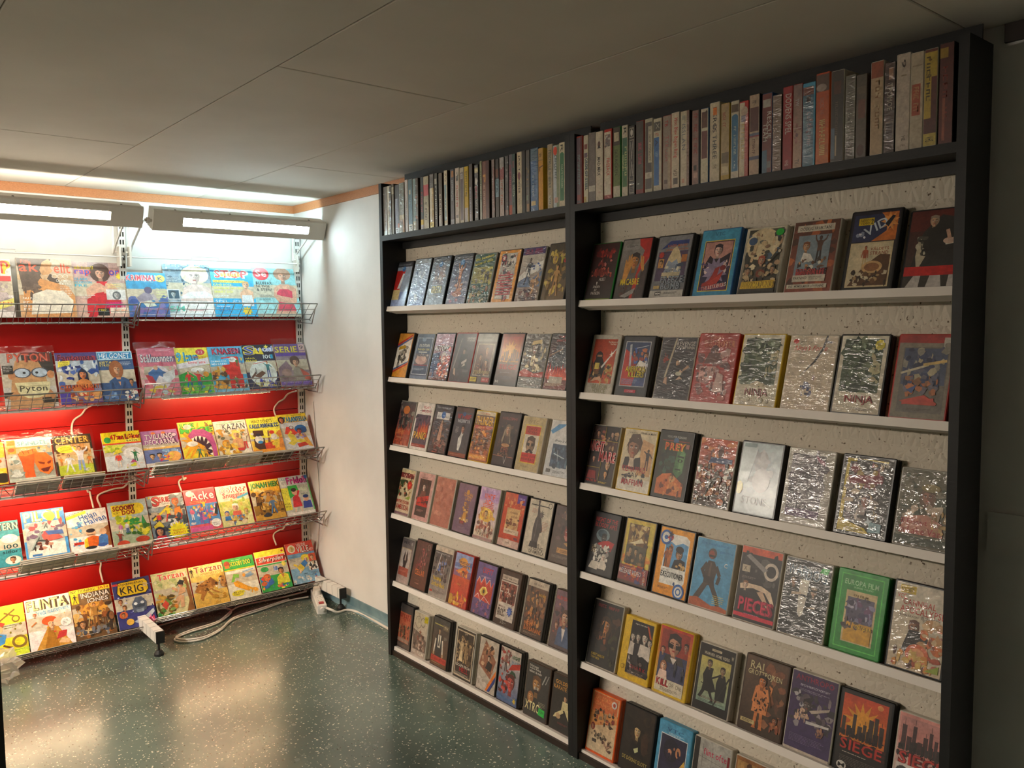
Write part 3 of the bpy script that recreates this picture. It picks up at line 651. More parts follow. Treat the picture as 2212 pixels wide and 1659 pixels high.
# ---------------------------------------------------------------- what is printed on the video boxes
V = 'r 0 134 100 16 34363f;t 10 139 80 5 8f95a0 VIDEO FOR PLEASURE;e 50 127 11 9 3b6fa8;e 46 130 4 3 7fb0d8;'
BOX = {'L': [[
 ('k', 'G', 'black box with red wedge and cream band under glare', 'b 5a6478 9fb0c4;p b8201c 0 30 42 30 62 122 0 122;p 8fa0b8 40 30 100 30 100 122 62 122;r 0 22 52 34 c9b783;r 52 22 48 26 6d7fb0;r 0 0 100 22 8ea0cc;p d9e4ec 30 60 46 60 60 110 50 112;' + V),  # the pale streak is glare put into the print
 ('k', 'W', 'pale blue box almost white with glare', 'b 8294c2 a9b8cc;n 20 20 60 90 22 9 8fa6c8,b8c6d8,7488b0,c8d4e0;r 0 136 100 14 9aa6b0;l 30 12 40 2 b8c4e0'),  # pale ground and blobs paint the glare on the film
 ('k', 'W', 'grey blue box with pale block lettering low down', 'b 8f9eb0 5c6878;r 20 62 62 62 8d8c98;n 22 64 58 56 26 9 a08c88,77707c,b4a8a4,6a6474;m 45 70 48 b08878 6a6478 54505f;t 22 36 58 22 d8d2a0/8a8a5a GRETA;l 22 28 56 2 b8c0c4;' + V),
 ('k', 'W', 'slate blue box with one orange figure, arms spread', 'b 70708c 46526a;n 6 6 88 34 26 7 8a5a6c,5a6080,a8788a,707498;n 28 40 44 40 14 7 b0785a,8a5c50;m 50 40 82 c08860 b0714a b27a58 2;e 50 30 26 9 a87464;r 8 128 84 1 8a94a8;' + V),
 ('c', 'W', 'dark green box with slanted yellow title over yellow picture', 'b 2c4c40 2f5548;r 4 60 92 50 8c8840;p b0a850 45 60 96 60 96 108 45 100;n 6 58 88 46 30 7 3a3a26,5a5630,b8ae5a,24241c,8a7c34;m 68 60 34 4a3a2a 26241e 2a2a24;m 80 60 30 4a3a2a 26241e 2a2a24;n 4 4 92 50 44 8 2c4c40,7a7440,b0a070,1f3a34,8a6040;q 8 8 128 84 9 d8d03a the bamboo;q 8 8 114 84 9 d8d03a house of dolls'),
 ('n', 'W', 'orange bordered box with striped grey and red picture', 'b d8902a e0962e;r 12 8 74 134 b8b0a4;n 14 10 70 120 60 9 2a2a2c,8a3034,e8e0d8,5a5a60,b0a8a0,7a2028;z 14 20 70 60 15 a83038;o 26 128 13 4 2a2030 b02828;e 26 128 5 5 e0d8d0;n 40 96 44 40 14 8 e8ddc8,5c5650,2a2a2c'),
 ('w', 'W', 'snowy blue box with dark standing figure and purple top band', 'b 6a4a44 c4bcae;p 54688a 0 50 30 74 60 60 100 84 100 40 0 40;p d8d4cc 0 70 40 96 100 112 100 90 50 74 0 56;n 50 84 44 20 12 6 3a58a0,2a4680,d8d8d8;m 42 46 76 5a4a40 2c2e36 26262a 1;n 60 20 38 50 22 8 a8825a,7a5c40,c49a6c;n 2 2 96 30 26 8 6a2c34,3a2a38,a89a90;r 0 130 100 20 3a2660;x 14 139 72 7 9a2446 7;x 10 132 82 6 9a2446 15'),
 ('k', 'G', 'olive brown box with yellow figures and red splash', 'b 6a5230 3e3422;n 4 20 90 110 46 10 7a6430,a89038,54401e,c8ac50,8a6a34,3a2e1c;h 34 112 11 c89c5c c8a840 f;m 66 74 50 c89860 a8983c 6a5a30 3;m 52 10 84 c89058 b88a4a a87844 1;m 20 6 46 b88050 8a6a34 6a5028;p b01e1a 74 100 96 92 100 148 80 150 84 128')],
[
 ('k', 'G', 'orange and white box with red and blue diagonal stripes', 'b d08a1c c8862a;p e4ded2 4 20 96 52 96 132 4 98;p b8281e 4 104 96 142 96 148 4 112;p 3a5a9a 4 98 96 134 96 139 4 104;p b8281e 4 12 96 44 96 50 4 18;p 3a5a9a 4 20 96 52 96 56 4 26;n 24 46 54 62 34 8 4a4440,8a8478,2a2624,b8b0a0,6a5a48;p b89018 20 92 66 100 62 110 22 104;h 62 84 10 a89c8c 3a3430;m 34 30 56 8a7c6c 2c2824 3a342e'),
 ('c', 'G', 'navy box with white frame and reclining woman', 'b 3a4458 4a566c;r 6 14 88 124 c8ccd2;r 8 16 84 120 3e4a60;t 22 108 60 10 d8d4c8 DE DÖDER;t 16 95 70 9 d0c070 FRÅN NEW YORK;r 24 88 50 3 c8c4b8;e 44 132 12 7 7a8aa0;r 10 46 80 38 5c5458;e 48 62 34 14 b89488;e 62 68 14 8 c8a898;e 28 70 9 9 b8988a;n 12 74 74 12 14 5 8a8c92,4a4650,b0a8a4;r 10 44 80 3 8a3440;l 14 34 66 3 a8b0bc;r 0 0 100 10 6a7488'),
 ('k', 'W', 'pink topped box with jagged white capitals', 'b 70585c a88a98;r 0 100 100 50 b08c9c;n 0 96 100 30 14 9 c8a0a8,9a7c90;p 2c3c64 0 84 40 90 30 30 0 24;h 62 74 14 c8a8a0 b8b0a8 f;n 40 14 56 60 46 8 c85a48,d88a70,e0a890,a84038,8a3834;n 0 10 40 70 20 8 2c4470,3a5480,50506a;t 4 94 88 17 e4e0dc/3a2c34 AUTOPSY;p c8402c 76 98 92 110 96 90;r 0 0 100 8 6a3a34'),
 ('r', 'G', 'dark grey box with red edge and a long slanting sword', 'b 3c3438 4c464c;t 56 132 40 6 c0b8b0 REVENGE;t 56 124 40 6 c0b8b0 OF THE NINJA;d 12 40 30 134 5 8a8480;h 54 94 9 a89080 26242a;p 2a282e 36 40 80 40 72 86 40 86;p c0b4ac 48 60 72 72 74 64 52 54;p c8bcb0 54 46 70 52 64 60;p b89c88 18 24 30 18 24 40 16 42;l 62 36 30 3 8a8484;l 20 10 30 2 7a6468;n 0 0 60 40 14 8 4a4248,3a3438'),
 ('k', 'G', 'brown box of faces framed by silver lines', 'b 4a3c36 5a4c44;r 0 126 100 24 8c8a80;t 24 134 50 6 3a3836 V.I.P. VIDEO;r 8 22 84 98 b0a690;r 11 25 78 92 5c3c32;h 62 100 13 b88c6c 4a3430;h 34 78 10 b08868 3a2c28;h 66 62 10 b88c6c 2c2422;h 30 52 9 a87c60 5a3a2c;n 14 26 72 26 26 6 8a5a48,c0a080,3a2824,6a463a;t 12 28 78 10 c0a870/4a3428 ZOSURVIVERSI;r 0 4 34 14 c0a81c;x 4 8 26 6 6a4a10 7;r 60 4 38 14 9c1f1c;x 64 8 28 6 d8b0a0 7'),
 ('k', 'G', 'box with burning skyline and red title, leftmost copy', 'b 3a3438 8a4430;r 8 68 84 74 d08c40 a04438;e 46 96 26 22 e4b458;s 46 96 36 12 d89c48 .55;k 12 70 76 36 9 6a4a3c;n 8 60 84 18 16 5 4a3430,6a483c;t 10 46 82 14 a82a24 SIEGE;l 18 36 60 1 a8a09c;l 12 24 74 4 6a6468;t 4 6 14 8 b8b4b0 M'),
 ('w', 'W', 'grey box with hatted bearded face and star emblem below', 'b 4c4844 5a5450;n 6 36 86 90 40 9 3a3634,8a8070,c0ae88,6a5c50,2c2a2c;h 48 108 17 8a7464 3a3634;p c0a870 30 118 68 124 72 134 34 130;n 24 46 50 40 22 8 d8c8a0,c0a880,8a7868;p a02c24 0 30 100 30 100 46 60 40 20 52 0 44;r 0 0 100 26 6a6a68;d 0 26 62 26 1.5 c0bcb4;d 62 26 74 6 1.5 c0bcb4;d 74 6 78 26 1.5 c0bcb4;d 78 26 100 26 1.5 c0bcb4;t 66 4 26 6 b8b4ac VIDEO'),
 ('k', 'W', 'black and red fiery box with clipped price sticker, against upright', 'b 6a1c18 2a282e;t 30 140 66 6 a82420 THE NINE;t 24 130 74 6 a82420 DEATHS OF;p 3a3e48 10 50 90 60 80 120 30 118;n 10 40 80 80 34 9 26242a,4a4a54,383844,5c5a62;d 6 92 60 110 2 c0a080;f 0 30 100 50 a8241c;f 10 26 90 36 c84428;r 20 16 60 18 b0a494;l 6 14 84 3 d8cdb4')],
[
 ('c', 'G', 'dark grey box with ruined faces over an orange base', 'b a0452c 4c4a4c;n 8 50 84 84 44 9 2c2a2c,5a5652,8a8478,3a3636;e 50 122 20 14 c07038;m 30 56 50 3a3634 2a2828 2a2626;m 56 54 56 3a3430 262424 2a2626;n 0 0 100 50 36 9 a8442a,c05a34,8a3422;f 0 40 100 34 a8442a;x 10 40 80 15 c07848/6a2c1c 7;l 22 30 48 2 c89878;t 4 140 12 6 a8a49c VP;r 0 0 100 4 b8a49a'),
 ('w', 'G', 'white framed box with red flames and yellow block title', 'b d0c6bc d8cec4;t 40 132 40 8 b02430 PLAY;t 34 120 54 8 b02430 MUSIC;d 20 124 90 126 1.2 2a2024;r 8 8 84 104 4a3a48;n 10 30 80 80 40 8 5c4c5c,3a2c3a,6a5058,2c2430;f 30 40 60 66 a83a20;f 44 40 40 52 d06a28;t 12 34 70 22 d8a838/5a2c10 PANIC;r 8 8 84 10 8a2c22;l 12 12 60 1 d8b0a0'),
 ('k', 'W', 'dark box with white name label and seated figure', 'b 40302f 2c3038;n 10 14 80 80 40 9 4a3c3c,6a4a40,2a2c34,7a5a4c,383c48;p a87c64 40 40 62 36 58 92 46 92;h 54 98 8 b08a70 3a2c28;p 7a5444 30 30 70 44 60 20 26 20;r 16 106 74 22 c8c4c0;t 20 112 24 5 26262c NIGHT;t 66 112 18 5 26262c DAY;e 54 120 12 11 345c96;n 0 0 100 26 16 8 7a2c20,5a2420,3a2c2c;l 34 8 34 1 a85a48;t 10 140 80 5 a8a8ac VIDEO FOR PLEASURE'),
 ('k', 'G', 'grey box with long black gloved white hand and red heading', 'b 3c3a3e 44424a;r 0 136 100 14 4a3430;x 14 116 80 14 a82028 6;x 20 104 70 10 b0b0b4/4a4a50 5;e 50 130 9 7 34507a;h 58 84 13 9a6c58 2a2426;p c8c4bc 46 20 56 18 62 44 60 60 66 72 58 70 54 80 50 66 40 56 42 40;l 16 88 18 5 b8b4b0 4;r 0 0 100 12 7a3a24;l 10 6 70 1 a87858'),
 ('y', 'W', 'orange yellow box with arched yellow title and fighters', 'b 8a4a1c 4a3426;r 0 138 100 12 c0b090;t 20 141 50 4 a03020 NR DD MEDIA;t 6 108 88 26 e0a820/5a2a10 THUNDER;r 4 96 92 10 a8442c;x 12 98 70 5 d8a060 6;n 4 22 92 74 60 8 a85428,d08a40,5a3420,2c2420,c06a30,7a4a2c;h 34 78 9 b88454 3a2a20;h 68 60 10 b88454 2c221c;m 20 30 46 a87848 6a4a30 3a2c24 3;d 20 44 84 56 3 2a2420;r 4 4 92 16 c0702c;x 8 8 80 8 e0a838 10'),
 ('k', 'G', 'black box with long haired woman and star emblem below', 'b 241e20 3a2a2c;x 14 130 74 8 8a4a44 9;n 14 40 70 80 36 9 2c2426,4a342e,5a4438,1c181a;h 52 102 14 b08468 6a5a48 f;p 8a7a64 34 60 42 100 36 104 28 70;p 8a7a64 62 100 74 66 66 60;p 4a3c34 34 46 72 46 66 84 42 84;e 52 58 20 5 a8784c;x 34 38 36 14 8a4a34 3;n 20 28 60 10 10 5 6a4a3a,8a6a4a;d 0 26 52 26 1.5 a86a50;d 52 26 62 6 1.5 c0bcb4;d 62 6 66 26 1.5 c0bcb4;d 66 26 100 26 1.5 a86a50'),
 ('w', 'M', 'cream box with mustached face between two red panels', 'b a8946a b09c74;t 30 132 40 9 8a7850 VTC;r 16 20 70 108 c8a83a;r 19 23 64 102 c4b8a4;r 19 100 64 24 b03a2c;t 32 112 38 8 5a1c18 CHUCK;t 30 103 42 8 5a1c18 NORRIS;h 51 70 24 a88468 4a3a2e;p 2c2220 34 52 51 62 68 52 62 46 51 54 40 46;p 2a2422 36 78 48 76 46 68 36 70;p 2a2422 54 76 66 78 66 70 56 68;r 19 23 64 26 b42a20;t 22 38 58 6 4a1410 GOOD GUYS;t 22 28 58 7 4a1410 WEAR BLACK;l 22 12 40 2 7a6a44'),
 ('w', 'G', 'pale blue white box with blue water photograph', 'b b4b4b4 c8c4be;p 4a84b0 0 120 30 140 60 142 56 136 10 112;t 24 92 72 7 2a2c34i Bruce is loose;r 20 24 70 62 2c4056;n 22 26 66 58 36 8 3c546c,24364a,4a6478,1c2a3a;d 30 60 76 50 2.5 a8b4bc;d 44 70 50 40 2 98a8b4;r 10 8 18 10 5a5854;l 40 14 50 3 5a5854')],
[
 ('w', 'M', 'cream box with red pictures and red block capitals', 'b c4b094 d0bc90;r 4 122 92 16 7a3028;n 4 122 92 16 16 5 3a2420,a8605a,c89080;n 8 60 84 56 50 8 6a4a2c,8a5a34,3a3420,a83a24,b89060,4a5a34;p 3a4a2a 10 112 50 116 30 90;e 78 100 15 13 b82a1a;e 78 100 6 5 d84a30;p 8a9a3a 60 56 94 66 90 52;t 12 36 80 12 b03424 INTRUSION;t 4 16 92 18 a02a24 CAMBODIA;r 0 0 100 8 7a5a60'),
 ('w', 'M', 'pink bordered box with bald pale figure above red banner', 'b b88a84 c0948c;r 12 12 72 118 3c2c2a;n 14 60 68 66 26 8 4a3430,6a463c,2a2020;h 46 104 13 c0a090 3a2c2c;p 6a3c34 30 70 66 70 60 92 34 92;p b02a24 14 52 84 66 84 82 14 68;x 20 62 58 9 3a1412 6;f 14 44 70 20 b02a24;l 24 32 44 3 a87c74;t 20 132 40 4 6a4444 VIDEO'),
 ('w', 'W', 'plain red brown box with wrinkled film', 'b 9a5848 a46452;n 0 30 100 110 26 12 a86a5a,8a4c3e,b87868,94523f'),
 ('k', 'G', 'purple box with golden ornament and yellow lettering', 'b 5c4660 604a66;t 34 112 46 12 c08a2c GOLDEN;t 44 100 34 12 c08a2c LADY;e 54 126 8 8 b88430;n 40 40 30 56 34 6 b88038,8a5c34,c89c54,6a4a40;p b88438 42 34 68 34 62 64 48 64;n 30 36 50 8 14 4 c8a868,d0b490;r 34 26 26 11 4a2420;t 37 28 20 7 b03040 VIP;l 30 16 46 2 8a7480;n 10 10 80 20 6 5 584262'),
 ('w', 'W', 'lilac topped box with striped red title and running crowd', 'b c8b8a0 b090b8;r 0 112 100 30 a884b4;n 0 110 100 36 16 9 b89ac8,9878a8,c8a8c0;x 26 118 56 15 d05028/6a2418 4;x 34 102 44 14 d05028/6a2418 3;z 24 84 54 20 9 c04828;e 50 72 34 20 d0a838;n 12 50 74 40 40 7 d0a038,e0bc50,8a5a30,b87c34;h 48 74 10 d0a868 5a3a24;n 8 14 86 36 46 7 8a4a38,d0c0a4,5a3a34,b07058,e0d0b0;m 30 12 34 b07c5c 8a4438 5a3a34 1;m 54 10 40 b07c5c a05040 6a4038 1;m 76 12 34 b07c5c 7a4a40 5a3a34 1;r 0 0 100 8 8a6a68'),
 ('k', 'M', 'orange red box with purple corner and cream panel', 'b b03a24 b84a2c;p 4a2a7a 60 150 100 150 100 122 60 124;t 66 136 28 5 a89ac8 THRILLER;n 6 90 88 46 30 9 c0603c,d08858,a03c28,c87848;r 20 46 62 62 c09a68;t 34 92 40 8 6a3a24i Consenting;t 44 82 30 7 6a3a24 adult;n 22 48 58 34 30 6 7a4a34,4a3024,a87850;r 20 36 70 14 c4aa90;l 26 44 50 2 5a3a2c;r 0 0 100 20 b8968a;e 46 12 22 10 c4aa9a;t 36 9 22 6 3a2422i family;r 72 24 18 6 6a2a3a'),
 ('k', 'M', 'cream box with grey statue raising a torch', 'b b4a894 beb4a0;r 8 134 84 3 3a3836;o 88 140 8 2 3a3836 beb4a0;p 3f3a3a 32 34 58 34 62 62 70 66 70 74 62 92 58 104 64 108 60 118 50 116 46 128 42 148 37 148 38 126 40 108 34 96 30 72;p 2f2a2a 24 20 62 20 58 36 28 36;s 58 112 13 9 3f3a3a .4;e 56 110 6 8 5a5250;p 5a5452 40 40 44 40 46 96 42 96;e 40 146 5 4 4a4442;l 66 92 26 7 9a5a44 4;l 14 124 26 4 a86a5a 3.4;t 50 26 20 7 2a2422 THE;t 36 15 50 10 2a2422 KILLING;t 28 4 66 10 2a2422 OF AMERICA'),
 ('n', 'G', 'brown box with red mask face and orange plate', 'b 4a382c 423234;n 10 60 80 80 30 9 3a2c2c,5a4440,6a5044,2c2224;m 38 100 40 a88068 5a4a48 4a3c3a;h 62 84 16 8a3a34 5a2c2a;p a8685a 50 74 74 74 66 62 58 62;p b08048 54 54 78 60 70 48;r 30 26 56 14 a87840;x 34 29 46 7 5a3a1c 8;l 12 18 76 3 8a7a68')],
[
 ('c', 'G', 'grey box with pale framed torso picture over red base', 'b a8938c 5c5454;r 14 24 74 94 b09a7c;r 17 27 68 88 b0a29a;p 3a2c2a 36 30 66 30 62 60 70 80 60 112 54 92 48 92 44 112 34 80 42 60;e 51 44 12 8 c0906c;p b0988c 46 76 56 76 54 96 48 96;r 14 24 74 28 9a4c3c;l 24 40 50 2 b87868;t 20 132 50 10 3a3438 MK;e 84 136 6 6 8a8480'),
 ('k', 'G', 'dark red box with thin vertical rain and orange scrawl', 'b 4a2c22 54302e;n 10 50 80 90 26 10 6a2c2e,7a3a3c,3c2420,5a3434;d 46 60 46 136 .8 a87c74;d 60 40 60 120 .8 a88a80;d 70 60 70 128 .8 b09088;d 34 90 34 140 .8 8a6a60;n 44 66 34 60 16 6 a85a5a,b87474,8a4444;t 18 42 64 18 c86a34 CELLAR;l 20 26 50 1 7a4a3c;t 30 14 26 3 a88070 MM;o 84 136 9 2 8a8074 54302e'),
 ('w', 'G', 'dark box with blue lightning and yellow scrawled title', 'b 8a847c 2c2a30;r 0 136 100 14 b8aa98;x 6 128 80 4 a0a0a4 17;n 8 54 84 70 34 9 3c3a40,2a2428,4a3a34,26242a;n 30 70 44 36 18 6 3a5a9a,4c6aa8,8a8ca0;d 26 76 38 128 4 b8b4b0;d 70 120 64 70 2 a8a0a0;h 56 88 8 8a6a5a 26242a;t 12 46 50 13 d0b02c The NINJA;t 10 32 76 13 d0b02c Strikes Back;r 4 12 16 6 a83a24;l 26 18 66 3 4a4644'),
 ('r', 'G', 'red box with blue sky and golden low sun', 'b a8301c 50608c;r 0 104 100 46 8090b8;p 5a6a9a 0 108 100 118 100 132 0 120;e 48 128 24 12 c88a34;p c86a2c 10 96 60 116 84 104 70 88;t 20 122 62 10 3a3034/c08040 Smarter;t 30 112 54 10 3a3034/c08040 riders;n 14 84 70 24 14 7 b85a2c,d08a40,a04424;h 56 92 10 b87444 4a2a24;r 0 30 100 54 b03020 b84a28;l 30 62 26 2 c8883a;n 0 0 100 32 30 8 b87828,d0a030,8a3a1c,c05a28;p b88a30 0 0 20 0 24 18 10 30 0 26;l 14 10 66 2 d0b060'),
 ('k', 'G', 'purple box with zigzag red field and single yellow eye', 'b 4a3a68 5a4a80;x 18 122 68 16 b02a34 6;l 22 112 58 2 b08ab0;p c04030 6 46 94 40 94 104 84 88 72 108 58 92 44 112 30 92 16 108 6 92;p a02818 6 46 22 58 36 40 54 56 66 38 82 52 94 40 94 92 84 78 72 96 58 82 44 100 30 82 16 96 6 84;d 6 92 16 108 1.5 d8ccc8;d 16 108 30 92 1.5 d8ccc8;d 30 92 44 112 1.5 d8ccc8;d 44 112 58 92 1.5 d8ccc8;d 58 92 72 108 1.5 d8ccc8;d 72 108 84 88 1.5 d8ccc8;d 6 46 22 60 1.5 d8ccc8;d 22 60 40 38 1.5 d8ccc8;d 40 38 56 56 1.5 d8ccc8;d 56 56 90 40 1.5 d8ccc8;p d8c468 26 68 40 82 58 84 72 70 56 58 38 58;e 50 70 11 11 c08a1c;e 50 70 5 6 2a1c14;n 2 2 94 34 36 7 4a3470,6a4a8a,8a4a5a,3a2a5a'),
 ('n', 'M', 'brown box of red photo squares with blue ink splash', 'b 3a2a20 3c2c24;r 10 124 78 14 b0a090;t 14 128 66 5 3a2a24 BARNET HOME VIDEO;r 8 14 84 108 bcaea0;r 12 92 36 26 6a3028;r 52 92 36 26 7a4034;r 12 62 36 26 74342c;r 52 62 36 26 5a3028;n 12 62 76 56 40 6 8a4a3c,3a2420,a86a58,c09078;h 30 104 8 a87860 2a1c1a;m 70 64 48 8a6050 4a2c28 3a2420;h 28 74 8 8a6050 2a1c1a;s 72 42 16 10 2c4c98 .5;e 72 42 7 7 5a74b0;t 14 46 34 6 5a3428 JIM KELLY;t 14 38 40 7 3a2420 BLACK;t 14 30 30 7 3a2420 BELT;t 14 22 38 7 3a2420 JONES;t 34 4 30 10 8a8478 25:-'),
 ('k', 'G', 'brown wasteland box with orange title at the bottom', 'b 3c2618 5a402c;r 0 132 100 18 b0a08c;t 24 137 50 5 4a3c34 VIP. VIDEO;n 8 30 84 98 60 10 5a3420,7a4a28,3a2418,8a5c34,a87038,2a1c14;t 60 112 34 7 c09030 MAD MAX;m 48 44 74 a87450 4a3424 3a2a1e 1;h 56 98 10 b08050 3a2818;n 16 30 60 40 26 7 6a3a20,a0602c,3a2418;t 12 26 40 12 c06a24 NEW;t 12 14 84 12 c06a24 BARBARIANS;l 12 9 74 2 8a7464'),
 ('n', 'G', 'red and blue box with suited man, cut by the upright', 'b 4a3c3c 70484c;r 0 104 100 46 6a4a54;x 4 126 92 9 a82c24 12;n 10 30 80 90 40 9 8a4a40,a86a54,5a3434,3a2c34;h 52 82 20 b08468 4a3028;p 3a4a68 24 8 84 8 76 56 60 62 50 40 40 60 30 52;p c0b4ac 44 54 60 54 54 20;h 88 56 10 a87860 3a2824;h 20 58 9 a87860 5a3a2c')],
[
 ('k', 'G', 'black framed orange box with brown crowd silhouettes', 'b 5a4a42 3c3634;r 10 18 82 104 b05c40 a8583e;n 14 96 74 20 16 6 a03a28,8a3424;x 16 104 66 12 8a2a1c 5;n 12 34 76 44 44 6 6a4a38,8a6248,4a382c,a07a58;m 32 34 34 6a4a38 5a4030 4a3428;m 56 34 40 6a4a38 54402e 4a3428;r 10 20 82 12 9a7a68;e 24 134 10 8 3c3634;l 14 9 60 2 7a6a60'),
 ('w', 'M', 'cream box with ink spectacles drawing and yellow sticker', 'b a8968a b4a890;o 34 116 22 2 5a4a40 b4a890;o 66 120 16 2 5a4a40 b4a890;d 12 110 4 92 2 5a4a40;p b8a81c 74 122 100 124 100 146 76 144;l 78 138 18 3 4a4a10;p 6a5a50 0 90 30 84 64 78 100 60 100 20 10 20;n 12 26 78 52 40 7 8a7464,a88a78,4a3c34,c0a898,7a4a3c;s 54 84 12 5 8a5a48 .35;t 10 8 24 10 d8ccbc OUT;t 46 6 44 10 d8ccbc FILM'),
 ('k', 'G', 'black thick box with suited man hands in pockets', 'b 5a3c24 40403e;r 6 128 88 3 a89c50;r 60 118 36 16 6a5c48;t 66 122 24 8 c0b49c TV;h 42 110 9 a88868 3a2e26;p 2a2a2c 26 30 60 30 66 72 60 98 26 98 20 70;p c8c0b0 36 58 52 58 54 98 34 98;p 1c1c1e 40 64 48 64 46 98 42 98;d 22 84 16 40 7 c8c0b0;d 64 84 70 40 7 c8c0b0;e 15 36 4 6 a88868;e 71 36 4 6 a88868;r 2 12 96 18 a83428;x 8 17 84 8 7a1c18 10;l 10 8 70 1 c09068;l 72 96 20 4 8a8478'),
 ('w', 'M', 'cream framed box with three pale draped figures', 'b 2a2622 3a322a;r 4 6 92 138 b4a48a;r 8 10 84 130 382e28;t 44 132 14 6 b4a890 VT;n 10 50 80 80 50 9 6a5640,8a7454,4a3c2e,a88c68,2c2620;m 34 52 72 c0a078 b09874 a89068;m 58 50 66 b89870 8a7050 a88c64;m 78 52 62 b89468 6a5440 4a3c30;p c8b088 24 52 46 52 42 84 30 84;t 12 36 76 8 d0c8b8 ESCAPE FROM;t 34 22 46 13 a8242a HELL;l 12 16 76 3 b0a898'),
 ('k', 'M', 'white box with slanted photo strip and blue orange stripe', 'b a89c8e b0a494;p 8a5a44 4 70 30 146 92 96 70 40;n 22 60 56 72 44 8 6a4434,a87858,3a2a24,c09c7c,8a6048;h 56 96 9 c8a890 2a2220;p 2a2422 40 66 70 60 76 84 52 90;p d07028 46 4 60 4 98 56 98 72;p 2c3c78 60 4 72 4 98 40 98 56;p b8aca0 4 44 60 20 50 4 4 4;n 6 14 34 24 10 5 9a8c80,c0b4a8'),
 ('k', 'M', 'white and red box with large red face', 'b 4a5a80 b4a698;t 58 126 36 10 3a5a3c/1c2a20 NIGHT;t 56 112 38 9 8a9aa8/3a3438 WARN;t 52 102 40 9 8a9aa8/3a3438 ING;p a83428 44 90 100 104 100 120 60 110;n 4 84 48 60 30 8 b89c8c,6a4a44,a03c34,d0c0b0;m 30 84 56 a87c68 8a5a50 4a3c3a;h 62 58 24 b85048 4a2420;p 2a4430 52 82 62 94 78 90 88 76 70 84;n 6 26 40 50 26 8 8a2c24,5a2420,b8483c,3a1c1c;p 4a6488 0 20 60 12 100 26 100 8 0 6;s 88 14 10 6 c8a830 .4'),
 ('n', 'G', 'black box with snarling creature and green price sticker', 'b 26221e 2e2a26;t 8 138 40 7 c8c4b8 Ein bekannter;t 8 130 50 7 c8c4b8 wurde Riding;t 8 122 56 7 c8c4b8 halbiert du mehr;d 84 128 70 100 4 9a9890;d 96 130 84 104 3 8a8880;h 46 92 24 a87844 5a3c24;p 2a1410 36 70 58 70 56 86 38 86;d 38 86 40 78 2 e0d8c0;d 44 87 45 79 2 e0d8c0;d 50 87 50 79 2 e0d8c0;d 55 86 54 78 2 e0d8c0;h 24 54 13 b8844c 8a5a34 f;t 4 16 66 26 d8cc94 XTRO;l 62 48 30 4 a8a080 4;p 22a83a 64 14 92 12 92 32 66 34;l 68 26 20 3 0c5a1c'),
 ('n', 'M', 'black box with orange lettering and kicking karate fighter', 'b 2a2622 302a24;t 10 126 60 11 c08a3c GOLDEN;t 4 112 90 11 c08a3c KARATE GIRL;h 58 92 9 b8906c 3a2c24;p c8b888 44 58 74 62 70 84 48 84;p c8b888 20 44 50 62 56 54 30 36 12 32;p c8b888 60 60 80 36 90 42 74 66;p b89870 84 76 100 92 98 98 80 84;e 34 40 10 8 b0906c;l 34 22 50 2 7a3a34')]],
'R': [[
 ('g', 'G', 'green edged dark box with red smoky sky and pale small words', 'b 1e1210 3a1612;r 4 0 92 4 6a7a2a;n 20 112 70 26 24 9 8a1c16,a83024,6a1814;n 10 64 80 18 26 6 a83a28,c06048,3a1a18;n 24 92 60 14 14 6 7a2a24,c07068,3a2024;k 20 64 56 22 7 7a2c22;t 46 50 24 8 c8beb4 HUSET;t 38 41 4 7 c8beb4 I;t 28 32 26 8 c8beb4 ÅNDEN;t 34 23 10 7 c8beb4 AV;t 24 14 34 8 c8beb4 PARKEN'),
 ('k', 'G', 'grey and red box with hands clutching a face', 'b 2c2020 8a8480;p b02018 56 150 100 150 100 100 70 60 74 40 66 0 54 0 64 60 80 120 60 134;p 3a2c2c 74 0 100 0 100 96 80 66;r 8 124 52 14 8a8682;l 14 134 40 2 3a3634;h 52 94 20 b8783a 241818;p c0843c 18 40 30 40 40 70 48 104 44 106 40 92 40 112 36 112 34 96 32 110 28 110 28 92 22 100 19 98;p c0843c 84 66 90 70 82 104 78 106 80 88 74 108 71 106 74 84;n 10 4 60 40 20 9 2a1c1c,4a2c24,3a2420;t 14 34 66 16 d8c018 MACABRE;p 8a8480 20 6 70 26 66 12 40 2'),
 ('k', 'G', 'grey box with tall iceberg and stone block capitals', 'b 6a6a6e 7c7c80;p 2c3c78 10 118 36 138 92 138 92 128 44 126;t 30 122 58 7 b05a24 ROGER MOORE;t 26 112 66 7 b05a24 JAMES MASON;p 4a3a54 6 40 94 40 94 112 6 112;p c8b48c 30 70 38 96 48 118 58 124 68 112 78 92 80 66;p 8a94a4 26 50 40 90 50 84 64 92 82 60 80 48;n 28 48 54 30 30 6 a8a8a8,5a6478,d8d0b8,3a4458;r 10 72 16 22 c08a48;r 78 84 16 18 b06a34;h 18 84 7 c0905c 3a2a1c;s 16 104 9 8 b03028 .7;r 26 46 54 14 b8a888;t 26 34 66 16 8a929c/343c48 FREEZE;t 30 18 56 16 8a929c/343c48 BOMB;r 8 20 18 8 b89c60;r 0 0 100 16 b0aaa0;r 16 4 18 9 3a3834;t 18 6 14 5 c8c4bc MM;l 44 10 44 2 4a4844'),
